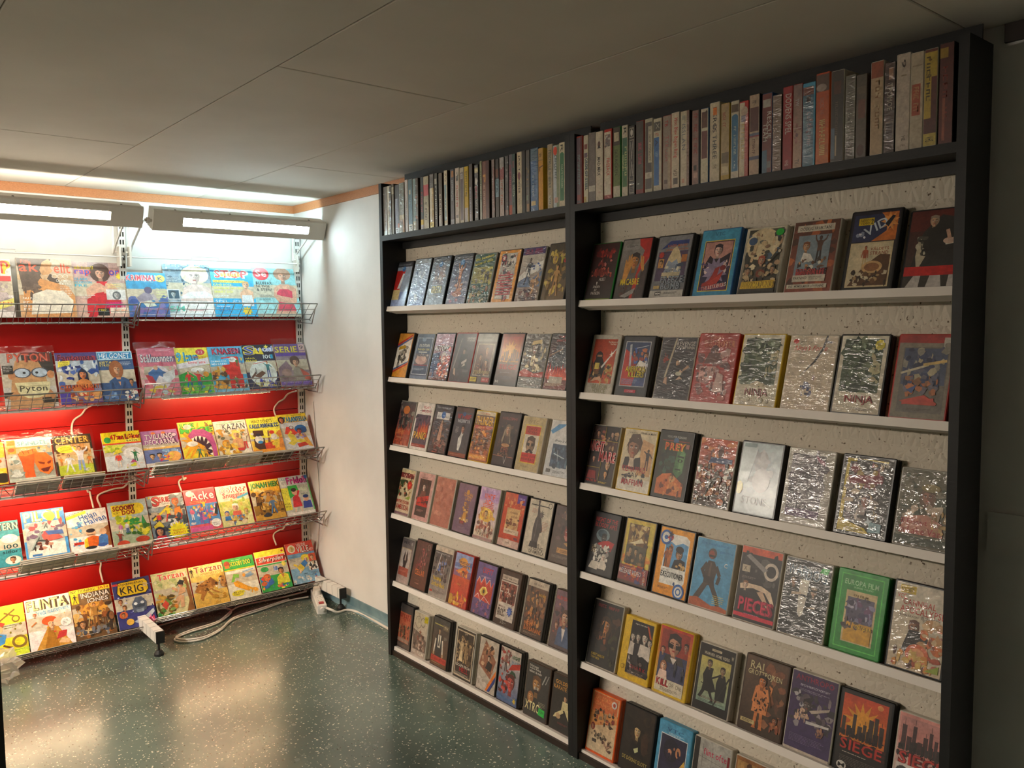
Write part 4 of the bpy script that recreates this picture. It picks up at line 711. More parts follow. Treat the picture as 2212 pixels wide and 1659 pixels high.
 ('b', 'M', 'blue framed box with sword man over red crouching figure', 'b 3a86a8 4494b4;t 34 136 26 9 2a6484 VTC;r 10 10 80 116 d8b83a;r 12 12 76 112 241c3c;r 14 64 72 58 b88478;h 50 102 14 d8b0a0 2a1c28;p 2a1c28 18 70 30 92 40 84 60 84 84 96 82 64 18 64;n 14 60 72 14 14 6 3a2a44,d0b0a8,584468;e 50 56 30 14 d8c0b8;s 50 54 34 12 8a7a94 .6;p 9a2c28 22 22 50 22 66 34 74 56 58 46 62 66 50 62 44 46 36 34 20 28;p b83a30 30 28 60 26 72 50 54 40;e 70 62 8 6 7a2020;d 20 22 40 34 6 9a2c28;r 14 12 72 8 5c2c54;q 8 22 12 60 8 c02c2c/d8ccc4 THE RETRIEVERS'),
 ('w', 'G', 'pale box of sketched fighters with guitar and green sticker', 'b 38342e c8bca4;r 6 4 88 142 3c3a2c;e 46 112 44 36 d0bc94;n 8 40 84 100 70 9 c8ac84,6a6a60,d8c8a4,4a5a6a,8a6a50,3a3a34,b09070;e 20 120 11 9 3a5070;h 50 74 11 c89878 a0482c;p 4a4034 36 36 66 36 62 60 40 62;d 54 52 92 92 3 2a2620;e 52 46 12 9 7a3a24;o 92 94 5 1.5 2a2620 c8bca4;h 20 52 8 b88c68 2a2a2c;h 82 54 8 b88c68 3a342c;n 10 24 80 24 22 7 8a7454,3a342c,c0a47c;p c8a020 6 12 90 10 92 30 8 28;t 12 14 76 13 d8b830/8a6a14 SNYKMAPUNKS;r 6 4 88 8 2c2a24;e 86 136 10 8 1fae34'),
 ('w', 'G', 'brown box with white strips and two boxing fighters', 'b 8a4430 5a3424;n 4 4 92 142 40 12 7a4434,a85a34,4a2c20,b8683c;r 8 128 82 14 c8bca8;t 14 131 68 8 2a2420 DÖDLIG FRUKTAN;r 14 34 72 86 7c8890;h 34 96 10 c09068 7a4a2c;m 64 60 58 4a3024 5a3a2a 2c2424 2;p e0d8cc 26 66 56 64 46 80 30 84;n 20 48 60 22 22 6 6a4a34,d8d0c0,3a2c24,b88458;d 20 40 84 42 8 8a2c2c;t 20 36 62 13 b83a3c/3a1c1c FIGHT FOR LIFE;r 14 22 72 14 c8bca8;t 16 27 30 6 4a3a30 VARNING!;l 50 31 30 3 8a7c6c 2.2;r 4 8 88 9 c8bca8;t 8 10 78 5 2a2420 VHS - MOMSDLM FOR UTHYRNING'),
 ('k', 'M', 'dark box with cream film card stuck on the front', 'b 2c2620 26202c;r 4 92 92 52 2c3050;p c06a2c 46 92 96 92 96 146 60 146 90 120;s 80 128 20 9 d8904a .5;q 28 34 100 50 18 c0c8d0 VID;p 1c1a24 70 124 84 140 90 138 78 118;r 14 124 32 14 c8a818;t 17 131 26 5 3a3008 ELEVATOR;t 17 126 20 4 3a3008 VIDEO;t 40 126 5 10 3a3008 2;n 12 100 20 12 8 5 d8d8dc,8a94a8;r 4 4 90 86 c8b48c;r 7 7 84 80 c8b896;t 48 74 38 7 8a3c24 VÅLDETS;t 48 65 38 7 8a3c24 STRAND;m 38 40 44 a85a34 a8583a b8a070;p 5a3c24 10 8 30 34 44 48 70 66 91 64 91 7 10 7;e 56 42 22 12 c8a06c;e 56 42 16 8 8a5c38;n 14 8 74 26 30 6 6a4a30,a8885c,3a2a1c,c8b898'),
 ('k', 'M', 'dark brown box with seated figure above red strip', 'b 3a322a 4a1a14;r 0 110 100 40 5a2018;p 2c2824 10 30 100 30 100 130 60 140 30 110 20 90;h 46 128 11 c09878 8a7a68;p 26221e 30 70 90 70 84 116 60 122 36 112;p a89c84 20 90 30 86 28 62 38 60 24 30 18 60;n 16 60 20 40 12 6 8a8270,b8b098,4a463c;p c8beac 70 90 96 96 100 84 74 80;e 80 88 12 6 c0a08c;d 74 110 80 92 7 b89078;r 0 22 100 18 b8201a;r 0 0 100 22 3a342c;p b8b0a8 6 0 20 22 34 22 32 0;p b8b0a8 46 0 52 22 72 22 76 0;p b8b0a8 86 0 88 22 100 22 100 0')],
[
 ('w', 'G', 'cream box with red sky, black hooded fighter and white blade', 'b b0a898 b8b0a0;r 8 26 84 114 b84a28 a83c20;t 58 130 34 5 d8c8b0 The Return of;t 66 124 22 5 d8c8b0 The Ninja;e 34 96 13 12 2a2020;p 1c1818 14 40 56 40 60 70 46 92 24 92 14 70;r 26 94 18 5 a87858;d 48 66 92 116 6 d8d4cc 2;s 78 102 9 4 f0e8d8 .3;n 12 28 78 46 52 7 6a4a2c,b08440,3a2c20,c8a468,8a4a34,4a4440;r 24 62 16 16 d0b858;p c89878 14 28 40 34 60 30 50 44 30 40;t 28 12 54 12 8a8464 DRAGON;t 32 1 46 11 8a8464 FORCE'),
 ('k', 'G', 'black framed blue and red box with spiky yellow title', 'b 2c2e34 34363e;r 8 22 84 116 b8b8bc;r 10 24 80 112 3c4c7c 2c3c60;p b02c24 10 24 50 24 60 70 30 108 10 118;d 26 130 34 66 7 b0b0b8;d 44 120 86 128 1.5 b8c0cc;h 44 108 9 a87054 2a1c20;h 82 100 10 b88060 3a2420;n 40 66 50 50 30 8 3a5aa0,8a3a34,c8c8d0,2c2c44,b87050;p d8d0c8 56 76 78 66 86 82 64 90;p b8663c 40 76 66 66 62 62 38 70;t 22 60 64 14 d8c020/5a4a10 AMERICAN;t 34 46 50 14 d8c020/5a4a10 KILLERS;l 14 40 56 6 8a94b8 2.4;r 30 6 38 8 a81c34;x 40 8 20 4 d890a0 5'),
 ('w', 'W', 'charcoal box with upright sword and pale hands', 'b 3a3438 403c42;r 0 0 97 150 38343a;t 44 130 52 10 b8b0a8 REVENGE;t 44 120 52 9 b8b0a8 OF THE NINJA;d 42 148 24 52 5 a89c84;h 56 88 9 b08c6c 2c282c;p 26242a 34 36 86 36 80 76 64 84 46 80;p b08c70 70 66 90 78 86 84 74 74;p c0a088 54 58 74 66 66 72;e 62 62 9 5 b8b49c;p c0a088 56 46 76 50 66 56;p b08c74 22 38 34 34 30 54 24 50;n 10 88 14 30 8 5 7a2c24,8a3428;l 62 34 30 3 6a6468;d 16 22 80 22 .8 5a4448'),
 ('r', 'W', 'dusty red box with grey pictures and carved title', 'b a84a48 a0403c;t 28 138 34 8 b87860 NINJA;t 14 122 74 14 8a2c24/c07858 DESTROYER;e 44 112 11 14 5a3a3a;n 8 20 80 92 60 10 8a5a5a,a87c78,6a4a4c,b89088,7a4c4c;p 6a4a48 20 84 70 84 60 108 30 108;r 12 48 40 30 c09088;n 12 48 40 30 20 5 6a3c3c,a87870,4a3434;p c0a098 54 22 82 22 76 60 60 66;l 60 104 26 4 c09890;e 80 10 10 6 b06a60'),
 ('y', 'W', 'yellow edged box with dark green wrinkled picture', 'b b8ac94 c8c0a8;r 8 44 84 98 46543c 3a4a34;n 10 50 70 88 46 12 34402c,56644a,2a3626,6a745a,3c4a34;n 64 60 26 60 20 6 a89c78,8a8464,c0b898;n 20 110 60 26 16 5 b8c0b0,8a9a80;p b8a888 34 44 50 52 70 46 66 40;t 24 16 56 20 7a2c2c NINJA;n 10 4 80 10 8 5 c8bca4,a8a08c'),
 ('w', 'W', 'plain cream box with red brush script and sword', 'b b8a48c c4b49c;e 12 138 6 5 c03428;x 20 135 28 3 6a5a4c 15;t 8 116 76 14 b03430i Ninja\'s Force;p 2c2a2a 76 150 80 150 74 122 60 96 26 62 56 98 70 124;p 6a6a6c 78 140 92 138 88 134 78 134;e 30 96 6 5 a89884;r 58 60 5 9 7a5a5c;n 36 24 28 30 18 5 4a5078,7a7a90,3c4064;l 20 8 60 1 a8988c;n 0 10 90 70 12 12 bca88e,c8b8a0'),
 ('k', 'W', 'black edged copy with green wrinkled picture and yellow sticker', 'b b8ac94 c8c0a8;r 8 40 84 104 46543c 3a4a34;n 10 46 70 94 46 12 34402c,56644a,2a3626,6a745a,3c4a34;n 66 60 24 64 20 6 a89c78,8a8464,b0a880;n 20 112 50 26 14 5 b8c0b0,8a9a80;s 84 132 11 9 c8b81c .85;l 78 134 12 2 4a440c;t 24 16 62 18 8a2428 NINJA;l 50 8 40 2 5a4a40'),
 ('r', 'G', 'red edged grey box with skeleton claws and red strokes', 'b 7a6f5e 84786a;r 0 136 100 14 9a2c26;r 82 120 18 26 b8aea0;e 90 132 6 5 8a8074;r 10 10 84 118 6a6258;r 12 60 80 66 485068;n 12 62 80 62 50 9 3c4260,8a8478,5a5a6c,a89c80,2c3048;d 10 80 60 96 4 c0b49a;d 50 96 92 104 5 c8a868;n 20 46 60 30 40 7 8a5c3c,b0683c,3a4468,6a6470;p 3a4a78 24 50 44 60 36 44;p b8402c 14 30 60 42 84 28 82 24 30 24;d 20 26 78 34 6 b83a2c;l 30 16 50 2 5a5048')],
[
 ('w', 'M', 'black box of framed stills with red outlined word halves', 'b 161010 1a1212;r 2 112 46 36 3a2420;r 52 114 46 34 2c2422;r 52 84 46 28 4a2c24;r 2 44 46 34 2a1818;r 50 22 48 44 2c2020;r 2 10 44 32 3a1c1a;n 4 114 42 32 20 6 8a4a3c,4a3430,b87858,2a1c1c;n 54 86 42 58 22 6 8a6a50,5a4440,3a2a28,b89068;h 76 52 12 c89870 1c1414;h 24 130 8 b88060 241818;h 76 130 8 b89078 241818;p 8a1c1a 6 14 40 14 36 34 10 34;h 22 66 7 b87858 1c1414;h 74 30 9 c89058 181010;d 50 10 50 148 1 b8982c;d 0 112 100 112 1 b8982c;d 0 43 48 43 1 b8982c;t 0 84 52 26 a81c24/d8a8a0 NIGHT;t 40 60 58 25 a81c24/d8a8a0 MARE;t 6 6 40 6 b0281c MADE IN;l 52 8 36 2 c8a83c'),
 ('y', 'M', 'yellow edged white box with large young man and red scrawl', 'b d0c8b8 c8bca8;r 0 30 100 120 c8b898;p c09468 54 40 96 40 96 118 60 128;h 34 104 24 a07058 4a3428;p 4a3024 10 104 24 138 48 140 60 120 56 96 44 130 20 116;p 2c2628 8 52 66 52 60 84 44 80 34 60 24 82 12 80;p c8b098 26 58 44 58 40 80 28 80;m 82 54 52 4a3a30 3a3030 5a3c34 3;t 14 140 26 3 4a4038 VIDEO;t 50 140 44 5 2a2420 ORNELLA MUTI;t 10 46 72 14 a02430 KIDNAPPAD;t 40 34 22 11 3a3234 AV;n 10 26 74 18 14 6 3a3438,6a5a58;t 14 14 66 14 b02c38 MAFFIAN'),
 ('k', 'M', 'black box with half green face and red orange title', 'b 2a2014 1e1c14;r 8 128 84 2 8a3420;t 20 136 60 5 a8a8a0 VIDEO FOR PLEASURE;e 50 130 8 7 3a5a80;r 8 6 84 120 262a1c;p 3f6a3c 54 60 70 46 84 60 86 104 74 114 60 110;p 5f8a54 70 60 82 64 84 102 76 110 68 100;d 62 96 82 94 4 1c2a18;e 72 86 8 4 1c2a18;e 72 86 3 3 5a8a50;d 60 66 76 66 3 1c2818;n 12 60 40 50 22 9 1c2a20,2a3a28,16201a,2c4a38;p c0642c 8 6 92 6 92 34 70 46 50 56 24 52 8 40;n 10 8 80 36 34 7 a8522a,d08040,6a3018,c06a34;e 56 44 10 8 c89058;h 54 46 7 c08850 6a3818;t 20 108 58 16 c8341c/d8a030 PREY;r 84 114 10 10 a86858'),
 ('w', 'W', 'orange and black box of soldiers under wrinkled film', 'b 2a241c b84a24;n 4 90 92 56 40 9 b8502c,8a3820,c87840,6a3024;e 60 120 8 12 4a2018;x 36 96 56 13 3a4a6c/1c2430 6;p 30406a 30 96 94 98 94 108 34 108;n 4 8 92 84 90 7 3a3228,8a5a34,c0c0b8,1c1a16,a86c3c,5a4a38,d8d0c0;h 24 70 9 b07848 2a2018;h 66 60 9 a87044 2c221c;m 40 14 56 a8704a 4a4434 2c2a20 3;p a8683c 34 20 54 26 60 46 46 40;e 78 14 10 7 c0642c;t 70 10 18 5 d8c8b8 SCREEN'),
 ('k', 'G', 'pale blue grey box with torso shadow and serif capitals', 'b 7c8a8c 88989a;n 10 40 80 100 40 16 7a8890,94a2a4,6c7a80,8a9698;e 54 112 16 22 7a7470;n 34 70 44 56 20 10 807a7a,9a9696,6a6668;e 58 72 22 26 8f8a8a;p a8b4b4 0 60 24 66 40 140 20 150 0 150;e 6 52 9 14 c8b838;r 4 140 30 8 4a6a68;t 16 20 62 16 26302c STONE;d 70 30 90 20 2 c8d0d0'),
 ('w', 'W', 'grey box with bright wrinkle streaks and purple base', 'b 8c8478 98907f;r 8 20 74 120 564c50;n 10 40 70 96 44 12 4a4048,6a6264,3c343c,7a7274,8a8284;p 7a2c4a 60 140 82 128 82 120 66 128;n 14 60 60 50 12 7 3a3438,5a5054;t 44 60 18 8 6a6468 NY;r 8 14 74 16 4a2250;r 14 30 64 10 3a343c;t 16 32 60 7 b0a8a4 NEW YORK RIPPER;r 4 4 84 10 9a9284'),
 ('k', 'W', 'black box with yellow border, wrinkled film and blue tag', 'b 26221c 2c2820;p b8a020 4 4 14 4 26 146 90 142 90 146 6 146;r 12 28 72 112 3a3230;n 12 90 72 46 30 9 7a2c30,5a2428,a88c50,8a6a40;p 7a2830 14 96 82 102 82 118 14 112;t 74 134 18 7 d8ccb0 VHS;n 14 30 68 64 44 9 2a2626,8a7a70,3c3434,5a4a48,b8a488;h 54 66 12 9a6c5c 3a2424;p b8a020 4 4 70 4 60 14 4 28;l 18 11 40 3 4a4010;p 8aa8b0 66 8 92 10 92 26 70 28;t 72 12 14 9 2a4a54 02;s 66 28 9 4 c8d4d8 .4'),
 ('c', 'W', 'olive grey box with flower girl and faint pink script', 'b 5c5440 605a48;n 6 50 88 94 50 12 4a4c3a,6a6450,565240,7a7260,3c4230;h 54 98 15 9a6c58 6a5240 f;e 58 116 18 8 8a7a50;n 20 54 64 24 22 8 a89078,b8a088,c8b49c;p b87c68 8 24 90 24 86 50 54 64 16 56;n 66 30 26 40 22 6 b8945c,8a6a3c,c8a870,a87858;t 10 40 62 13 9a3434 Il Diopt n;t 8 24 78 14 9a3434 In Lake Var;r 0 4 100 16 3c4030;d 4 20 94 20 1 8a8468')],
[
 ('k', 'G', 'black box with red two line heading and white beast', 'b 1a1818 241c20;t 10 128 84 11 b02424 NIGHT OF THE;t 10 115 84 11 b02424 BLOODY APES;e 46 96 26 16 6a7a80;e 44 100 18 10 3a4a54;h 52 88 12 3a3230 181414;p a81c1c 30 74 50 82 70 86 94 82 84 60 70 66 74 54 62 60;n 20 20 60 50 46 7 c8c0b4,8a8480,d8d0c4,4a4444,b0a89c;h 62 42 9 d0b8a8 b8b0a4 f;p d0c4b4 46 14 76 14 70 36 52 36;p c8bcac 10 12 44 10 50 30 20 30;l 12 66 20 5 a89060 3.6'),
 ('k', 'G', 'flame edged box of sepia photos over striped red base', 'b 4a2c24 c8a83c;r 6 30 90 114 c8b040;n 0 20 100 70 30 9 c8762c,d89838,b04a20;r 12 90 70 50 6a4c2c;n 14 92 66 46 36 8 a88850,3a2a1c,c8b078,8a6838;p d8c8a0 16 92 40 100 60 110 70 100 40 94;r 12 46 70 44 4a4434;h 28 78 8 b89468 241c18;h 48 76 8 b89468 241c18;h 66 70 8 b08c60 3a2a20;n 14 46 66 26 24 6 2a2420,8a6a48,5a4a38;r 0 6 100 36 7a2c2c;n 2 8 90 32 34 7 3a3a68,a83a2c,c0683c,5a2c4a;t 2 22 76 11 d0c8c4 RELEASE VIDEO;v 84 6 8 34 c8c4c0 JOY FILM;l 10 36 50 1 d8a080'),
 ('k', 'M', 'orange box with white panel, blue targets and masked men', 'b d88a14 df941c;p e0dcd4 16 24 82 24 90 34 90 130 78 138 34 138 28 124 18 124;p 5a94c0 20 62 88 62 88 118 70 122 50 114 36 120 20 112;h 64 94 13 a87854 241c18;e 64 106 12 8 221a18;p 241e20 46 60 88 60 84 82 70 86 52 82;p b0642c 22 58 40 62 44 110 36 116 30 100 24 104;h 36 102 8 b06a34 4a2c18;m 26 60 46 a86030 8a4a24 5a3a20;n 60 60 26 18 12 5 c8a060,8a6a3c;p e0dcd4 16 62 90 62 90 54 16 54;t 18 40 68 13 17141a EXECUTIONER;t 18 54 22 4 6a4a20 SONNY CHIBA;o 18 128 17 5 2a5ca0 d8d4cc;e 18 128 6 5 2a5ca0;t 22 122 18 13 b82424 49;s 32 136 9 5 2c2a44 .4;o 78 14 17 5 2a5ca0 d8d4cc;o 78 14 8 3 2a5ca0 d8d4cc;l 14 16 40 2 6a3c08;p 2a4a80 58 28 62 34 66 22'),
 ('w', 'M', 'sky blue box with helmeted figure in brown leather', 'b 4c8eb4 4a90b8;t 12 138 72 6 2a6aa0 De våldsamma;t 62 124 34 6 2a6aa0 gatorna;e 44 120 11 12 4a3c34;e 42 118 8 9 8a4030;r 36 112 16 5 2a2624;p 40332c 26 66 36 104 52 104 62 88 58 64;p 362b26 30 70 56 70 60 50 30 50;p 43362e 30 54 44 54 26 20 14 10 2 8 10 20;p 3a2e28 44 54 58 54 74 30 82 6 72 4 66 22;d 34 98 22 78 9 40332c;d 24 80 34 64 8 382c26;d 58 94 70 74 9 3c3029;d 70 74 66 56 8 382c26;p 5a4a3e 40 70 46 70 46 100 42 100;p a8522c 0 0 100 0 100 8 80 12 60 8 40 14 20 20 0 16;l 60 30 32 5 c8b858 4;t 78 96 8 9 d0d4d0 C'),
 ('w', 'M', 'red edged black box with white lying body and pink title', 'b 241c1c 302828;r 0 136 100 14 c8502c;n 4 80 90 54 26 10 3a3434,4a4440,2a2424,5a5450;o 78 108 18 6 c8b8a8 302828;p 8a8480 12 130 60 104 70 110 20 136;r 6 98 20 14 b8a890;t 10 101 8 8 5a4a3c X;p d8bca0 8 62 40 68 70 64 92 40 96 44 84 68 60 76 20 76 6 72;p c8a488 50 62 80 34 86 36 64 66;h 20 72 8 d8b8a0 8a5a3c;l 8 88 40 2 8a7c74;t 10 20 80 26 c82c4a/8a1c34 PIECES;r 0 6 100 8 c8283c;l 26 14 50 1 b8688a'),
 ('w', 'W', 'charcoal box with large white knife blade and outlined capitals', 'b 3c3c3c 444444;t 6 118 42 20 3c5468/c0c8cc WAR;t 46 112 46 22 3c5468/c0c8cc DOG;p c8c0b0 36 112 56 112 54 76 50 44 44 38 38 48 36 80;d 34 82 58 80 4 2c2a2a;h 22 106 9 a88a74 2a2828;h 68 92 9 b0947c 8a7a68;r 60 92 16 4 1c1a1a;p 2c2c2c 54 50 88 50 84 80 56 78;p b09880 52 58 76 60 74 64;p b09880 20 78 42 82 40 86 20 84;d 0 34 100 24 1 6a6a6a;l 30 22 48 3 8a8a88;l 20 12 60 1 6a6a68;p 1fae34 76 132 92 130 96 142 80 142'),
 ('g', 'M', 'bright green box with yellow framed picture', 'b 2c8a34 34943c;r 6 6 88 138 5ac050;r 8 8 84 134 2c8a34;t 14 124 70 10 a8d0a0 EUROPA FILM;t 34 119 40 3 a8d0a0 SUPER VIDEO;r 20 18 64 96 c8b080;r 24 56 56 46 5a5468;n 24 56 56 46 44 7 4a4460,8a84a0,3a3448,a8a0b0,6a4a68;r 24 20 56 36 c8942c;n 22 44 30 16 12 6 3a3030,5a4a44;t 46 44 34 10 e0b428/5a3c10 thirpen;t 36 104 30 4 6a5014 EN FILM;p c8942c 24 20 80 20 80 40 44 38'),
 ('k', 'W', 'cream box with red lettering, ape figure and torn wrap', 'b c0ac90 c8bca8;r 8 132 30 14 c8a828;t 10 135 24 7 6a5410 NYHET;t 4 122 16 8 b83024 VCC;t 16 112 62 11 a82c20 CANNIBAL;t 12 98 84 12 a82c20 APOCALYPSE;t 12 90 36 5 5a4a44 JOHN SAXON;t 54 92 34 5 5a4a44 ELIZABETH;t 56 86 26 5 5a4a44 TURNER;h 42 74 13 8a6044 5a3424;p 2c2420 22 30 70 30 72 60 54 70 34 70;n 60 40 38 50 34 9 b88a5c,d0b088,8a4a34,c86a34;e 54 30 22 18 c8643c;e 54 30 14 11 d89468;n 10 6 84 24 34 8 a84a2c,c8843c,5a3424,d0a85c;p 8a9a30 70 6 96 6 96 20')],
[
 ('w', 'G', 'black box with hooded glowing face and yellow names', 'b 16110e 1e1612;x 14 136 74 7 7a1c1c 10;n 20 40 70 90 30 12 2a1c14,3a241a,201612,4a2c1c;h 50 96 19 b87844 3a2414 f;p 1a1210 30 80 48 116 44 74;n 30 60 40 18 10 7 6a3c24,8a4c2c,3a2018;n 70 10 26 90 16 8 2a2a18,34301c,241c14;t 16 22 46 6 b8982c ROBERT DAHLSON;t 16 15 30 5 b8982c TONY BECK'),
 ('y', 'M', 'yellow framed box with four men in black and white', 'b c8a014 d0a81c;r 22 14 74 130 1c1616;t 34 134 40 5 b8b0a4 inget kan inte;p b8502c 74 140 80 138 96 106 90 106;h 32 104 10 b8a898 2a2422;h 50 106 10 b0a090 2a2422;h 72 108 13 c0b0a0 241e1c;h 90 100 10 b8a898 2c2624;p b8aca0 22 60 40 60 44 88 26 92;p 2c2628 40 40 60 40 58 90 40 88;p c0b4a8 56 64 96 64 94 90 60 92;p a89c94 26 40 40 34 54 20 46 18 28 60;d 60 72 96 60 8 c8bcb0;d 92 74 60 64 8 c0b4a8;n 24 20 70 30 20 7 2a2220,5a4a44,3a302c;t 38 28 52 9 8a1c20 SHARK;l 30 20 58 4 7a6c68;o 12 26 6 1.5 8a6a10 c8a014'),
 ('y', 'M', 'yellow edged box with sunglasses man, dancer and red lower title', 'b c8a830 b02c20;r 6 14 86 130 8a3428;r 6 34 86 56 3a3c58;h 48 112 25 b8846a 2c2020;p 1c1818 28 116 46 114 44 104 32 106;p 1c1818 52 114 70 116 68 106 54 104;p 3a3434 20 72 84 72 76 90 60 88 50 76 40 90 26 88;p c8bcb0 40 84 60 84 52 70;h 84 116 9 a87460 2c2020;h 16 96 8 b88468 4a2c24;h 24 62 10 d0a488 8a5a40 f;p d8b8a8 10 34 40 34 36 52 14 52;m 60 44 34 5a5058 44444c 3a3a40;m 84 40 30 6a5a5a 44444c 3a3a40;r 6 4 86 30 c8bca4;t 10 18 34 14 b02028/6a1014 KILL;t 48 20 40 9 8a7c6c OR DIE;l 24 13 60 3 5a4a40'),
 ('w', 'M', 'black banded box with two armed men before pale sky', 'b 18140f 1e1812;r 34 138 28 5 b8a88a;t 37 139 22 3 3a3024 VIDEOKASSETT;t 14 126 72 7 c0b49c WARNER HOME VIDEO;t 90 130 6 9 c0b49c W;r 8 20 84 102 7a9080 b8a858;p 1c1a16 20 46 48 46 60 52 44 80 46 100 26 100 18 80 22 66;h 34 108 9 8a7050 241e18;p 1c1a16 22 50 32 50 20 28 12 30;p 1c1a16 36 50 46 50 58 24 44 22 50 30;d 42 76 70 92 4 1c1a16;p 1e1c18 60 34 86 34 88 70 80 92 64 92 58 70;h 72 100 9 8a7050 201a16;d 58 20 92 90 4 2a2620;d 16 62 70 48 2 1c1a16;l 20 32 66 2 6a3a34;l 14 25 74 2 4a5a50'),
 ('n', 'M', 'brown jungle box with man in spotted hide wrap', 'b 3a2a1c 5a402c;n 40 20 60 120 40 12 7a4a30,5a3a28,8a5a3c,4a3020;t 10 126 32 15 c8b888 RAI;t 6 110 82 14 c8b888 GROTTPOJKEN;m 44 8 108 c8743c c87844 c0703c 0;p c87c48 26 40 62 40 64 62 70 98 62 102 50 76 28 68;n 30 42 32 30 26 3 3a2014,2c1810;n 50 66 16 30 10 3 3a2014,2c1810;h 44 104 12 c0703a 2c1c14;d 60 98 70 60 4 5a3c24;n 74 14 20 24 14 6 8a4a30,a8643c;h 84 36 8 9a5c38 3a2418;r 4 14 34 8 b8a470;l 8 19 26 2 4a3c24'),
 ('w', 'G', 'deep violet box with clawed grey figure and knife', 'b 3a2a54 3a2248;t 8 134 84 11 8a1c3c ANTHROPO;x 20 124 66 4 b0a8b8 18;l 20 118 66 2 8a8094;n 10 50 84 60 46 9 3a3038,5a4c54,2a222c,7a6c70,8a8084;h 40 90 12 5a4a48 2a2024;p c8c0bc 42 56 92 60 92 64 42 62;p a8988c 46 82 90 98 88 92 52 78;n 18 60 28 20 18 5 b89478,c8a48c,5a4440;n 66 40 18 14 10 5 a87860,7a5448;n 10 84 20 30 8 5 a8a0a4,4a4454;l 10 30 80 6 6a5c80 2.6;r 0 0 100 4 b8a898'),
 ('k', 'M', 'orange city skyline box with red title in black case', 'b 1a1412 241c18;r 4 60 90 84 c86a20 c04428;e 48 92 26 22 e0a838;s 46 96 40 14 d8902c .5;e 78 136 6 5 d88a48;k 6 66 86 52 8 3c2c24;k 10 64 80 24 12 2a1e1a;n 4 56 90 16 26 5 241a16,34241c;t 8 40 84 20 b02c20/3a1410 SIEGE;l 14 34 70 1 b8a898;l 10 26 80 6 5a504c 2.8;e 16 8 10 8 c8c0b8;t 9 4 14 8 2a2624 M'),
 ('w', 'M', 'pink skyline box with red title above four pencil faces', 'b c8b8ac d08a80;r 4 74 92 70 c87a6c b8807a;k 8 84 86 50 8 4a3434;k 4 82 90 22 12 38302e;n 4 72 92 18 24 5 2c2826,3c3432;t 8 58 88 22 b83a34/5a1c1c SIEGE;r 4 4 92 54 d0c4bc;h 18 36 15 d0c4bc 4a4442 f;h 42 32 18 d0c4bc 3a3432;h 66 34 15 d0c4bc 8a807a f;h 86 32 15 d0c4bc 5a504c;l 20 12 60 2 6a605a')],
[
 ('o', 'M', 'bright orange box with pale western battle drawing', 'b c8b494 d0a070;r 4 96 92 52 c8683c;t 14 132 62 10 d88a50 LAY DEM ON;t 12 118 78 11 d88a50 GÄNGET;p c8864c 0 60 100 90 100 110 0 100;n 10 76 80 34 44 6 5a4434,8a6c50,3a2c24,a88c6c,8a3a30;h 16 64 7 a87858 7a2c2c f;n 14 38 60 14 26 5 5a4a3c,8a7860,3a342c;n 60 18 30 26 20 5 7a5a44,a8846c,5a4034;r 20 26 14 8 4a4038;e 84 134 10 9 c8bcb4;e 84 134 5 5 b04a34;r 0 0 100 4 d05820'),
 ('k', 'M', 'dark brown box with pale bearded portrait and thin serif capitals', 'b 221a12 2c2018;n 10 40 80 100 20 16 2a2018,342618,201810;h 48 96 15 c0a070 241a12;p 1c1610 26 40 78 40 70 72 58 78 46 64 36 76;p 3a2a1c 40 78 54 74 52 66;p b8b888 42 54 56 62 58 52 48 46;e 76 74 12 26 3c281c;t 8 24 84 11 a89450 DE DÖDAS SLOTT'),
 ('l', 'G', 'light blue framed box with dark masked rider and yellow bird', 'b 4a8cb0 4a90b4;r 8 0 84 124 c8ccd0;r 10 0 80 122 241e38;t 24 132 52 8 2a5a84 VTC;l 30 128 50 2 b8d0d8;e 44 92 24 26 1c1828;e 40 84 8 10 b87c5c;e 66 92 8 12 b87c54;n 30 70 40 30 14 7 2a2034,a8705a,1a1624;p d0a84c 54 56 74 62 88 82 90 60 78 44 56 48;n 10 4 70 40 14 9 241e3c,2c2444'),
 ('w', 'M', 'grey white box with pink script and embracing couple', 'b 8c8884 a8a49c;r 0 0 14 150 2a2622;d 24 0 24 140 1 6a6662;d 50 20 50 140 .8 7a7672;d 14 112 100 106 1 6a6662;t 26 118 72 14 b83050 flint ofter;h 58 86 11 c0a08c 241e1c;h 74 74 10 c8a898 2a2220 f;p 1e1c1e 36 0 70 0 72 62 60 74 46 70;p 241f20 66 0 92 0 88 54 76 62;r 92 4 6 130 7a2428'),
 ('w', 'M', 'tan box with brown cloudy top, cut by the lower edge', 'b a87c4c 8a5a34;r 4 4 92 138 a8804c;n 8 70 84 66 34 14 6a4224,8a5c34,b88c54,5a3820,c8a068;h 50 84 18 b88050 3a2414')]]}
NY = 150.0
TRAYN = ['top', 'second', 'third', 'fourth', 'fifth', 'lowest']
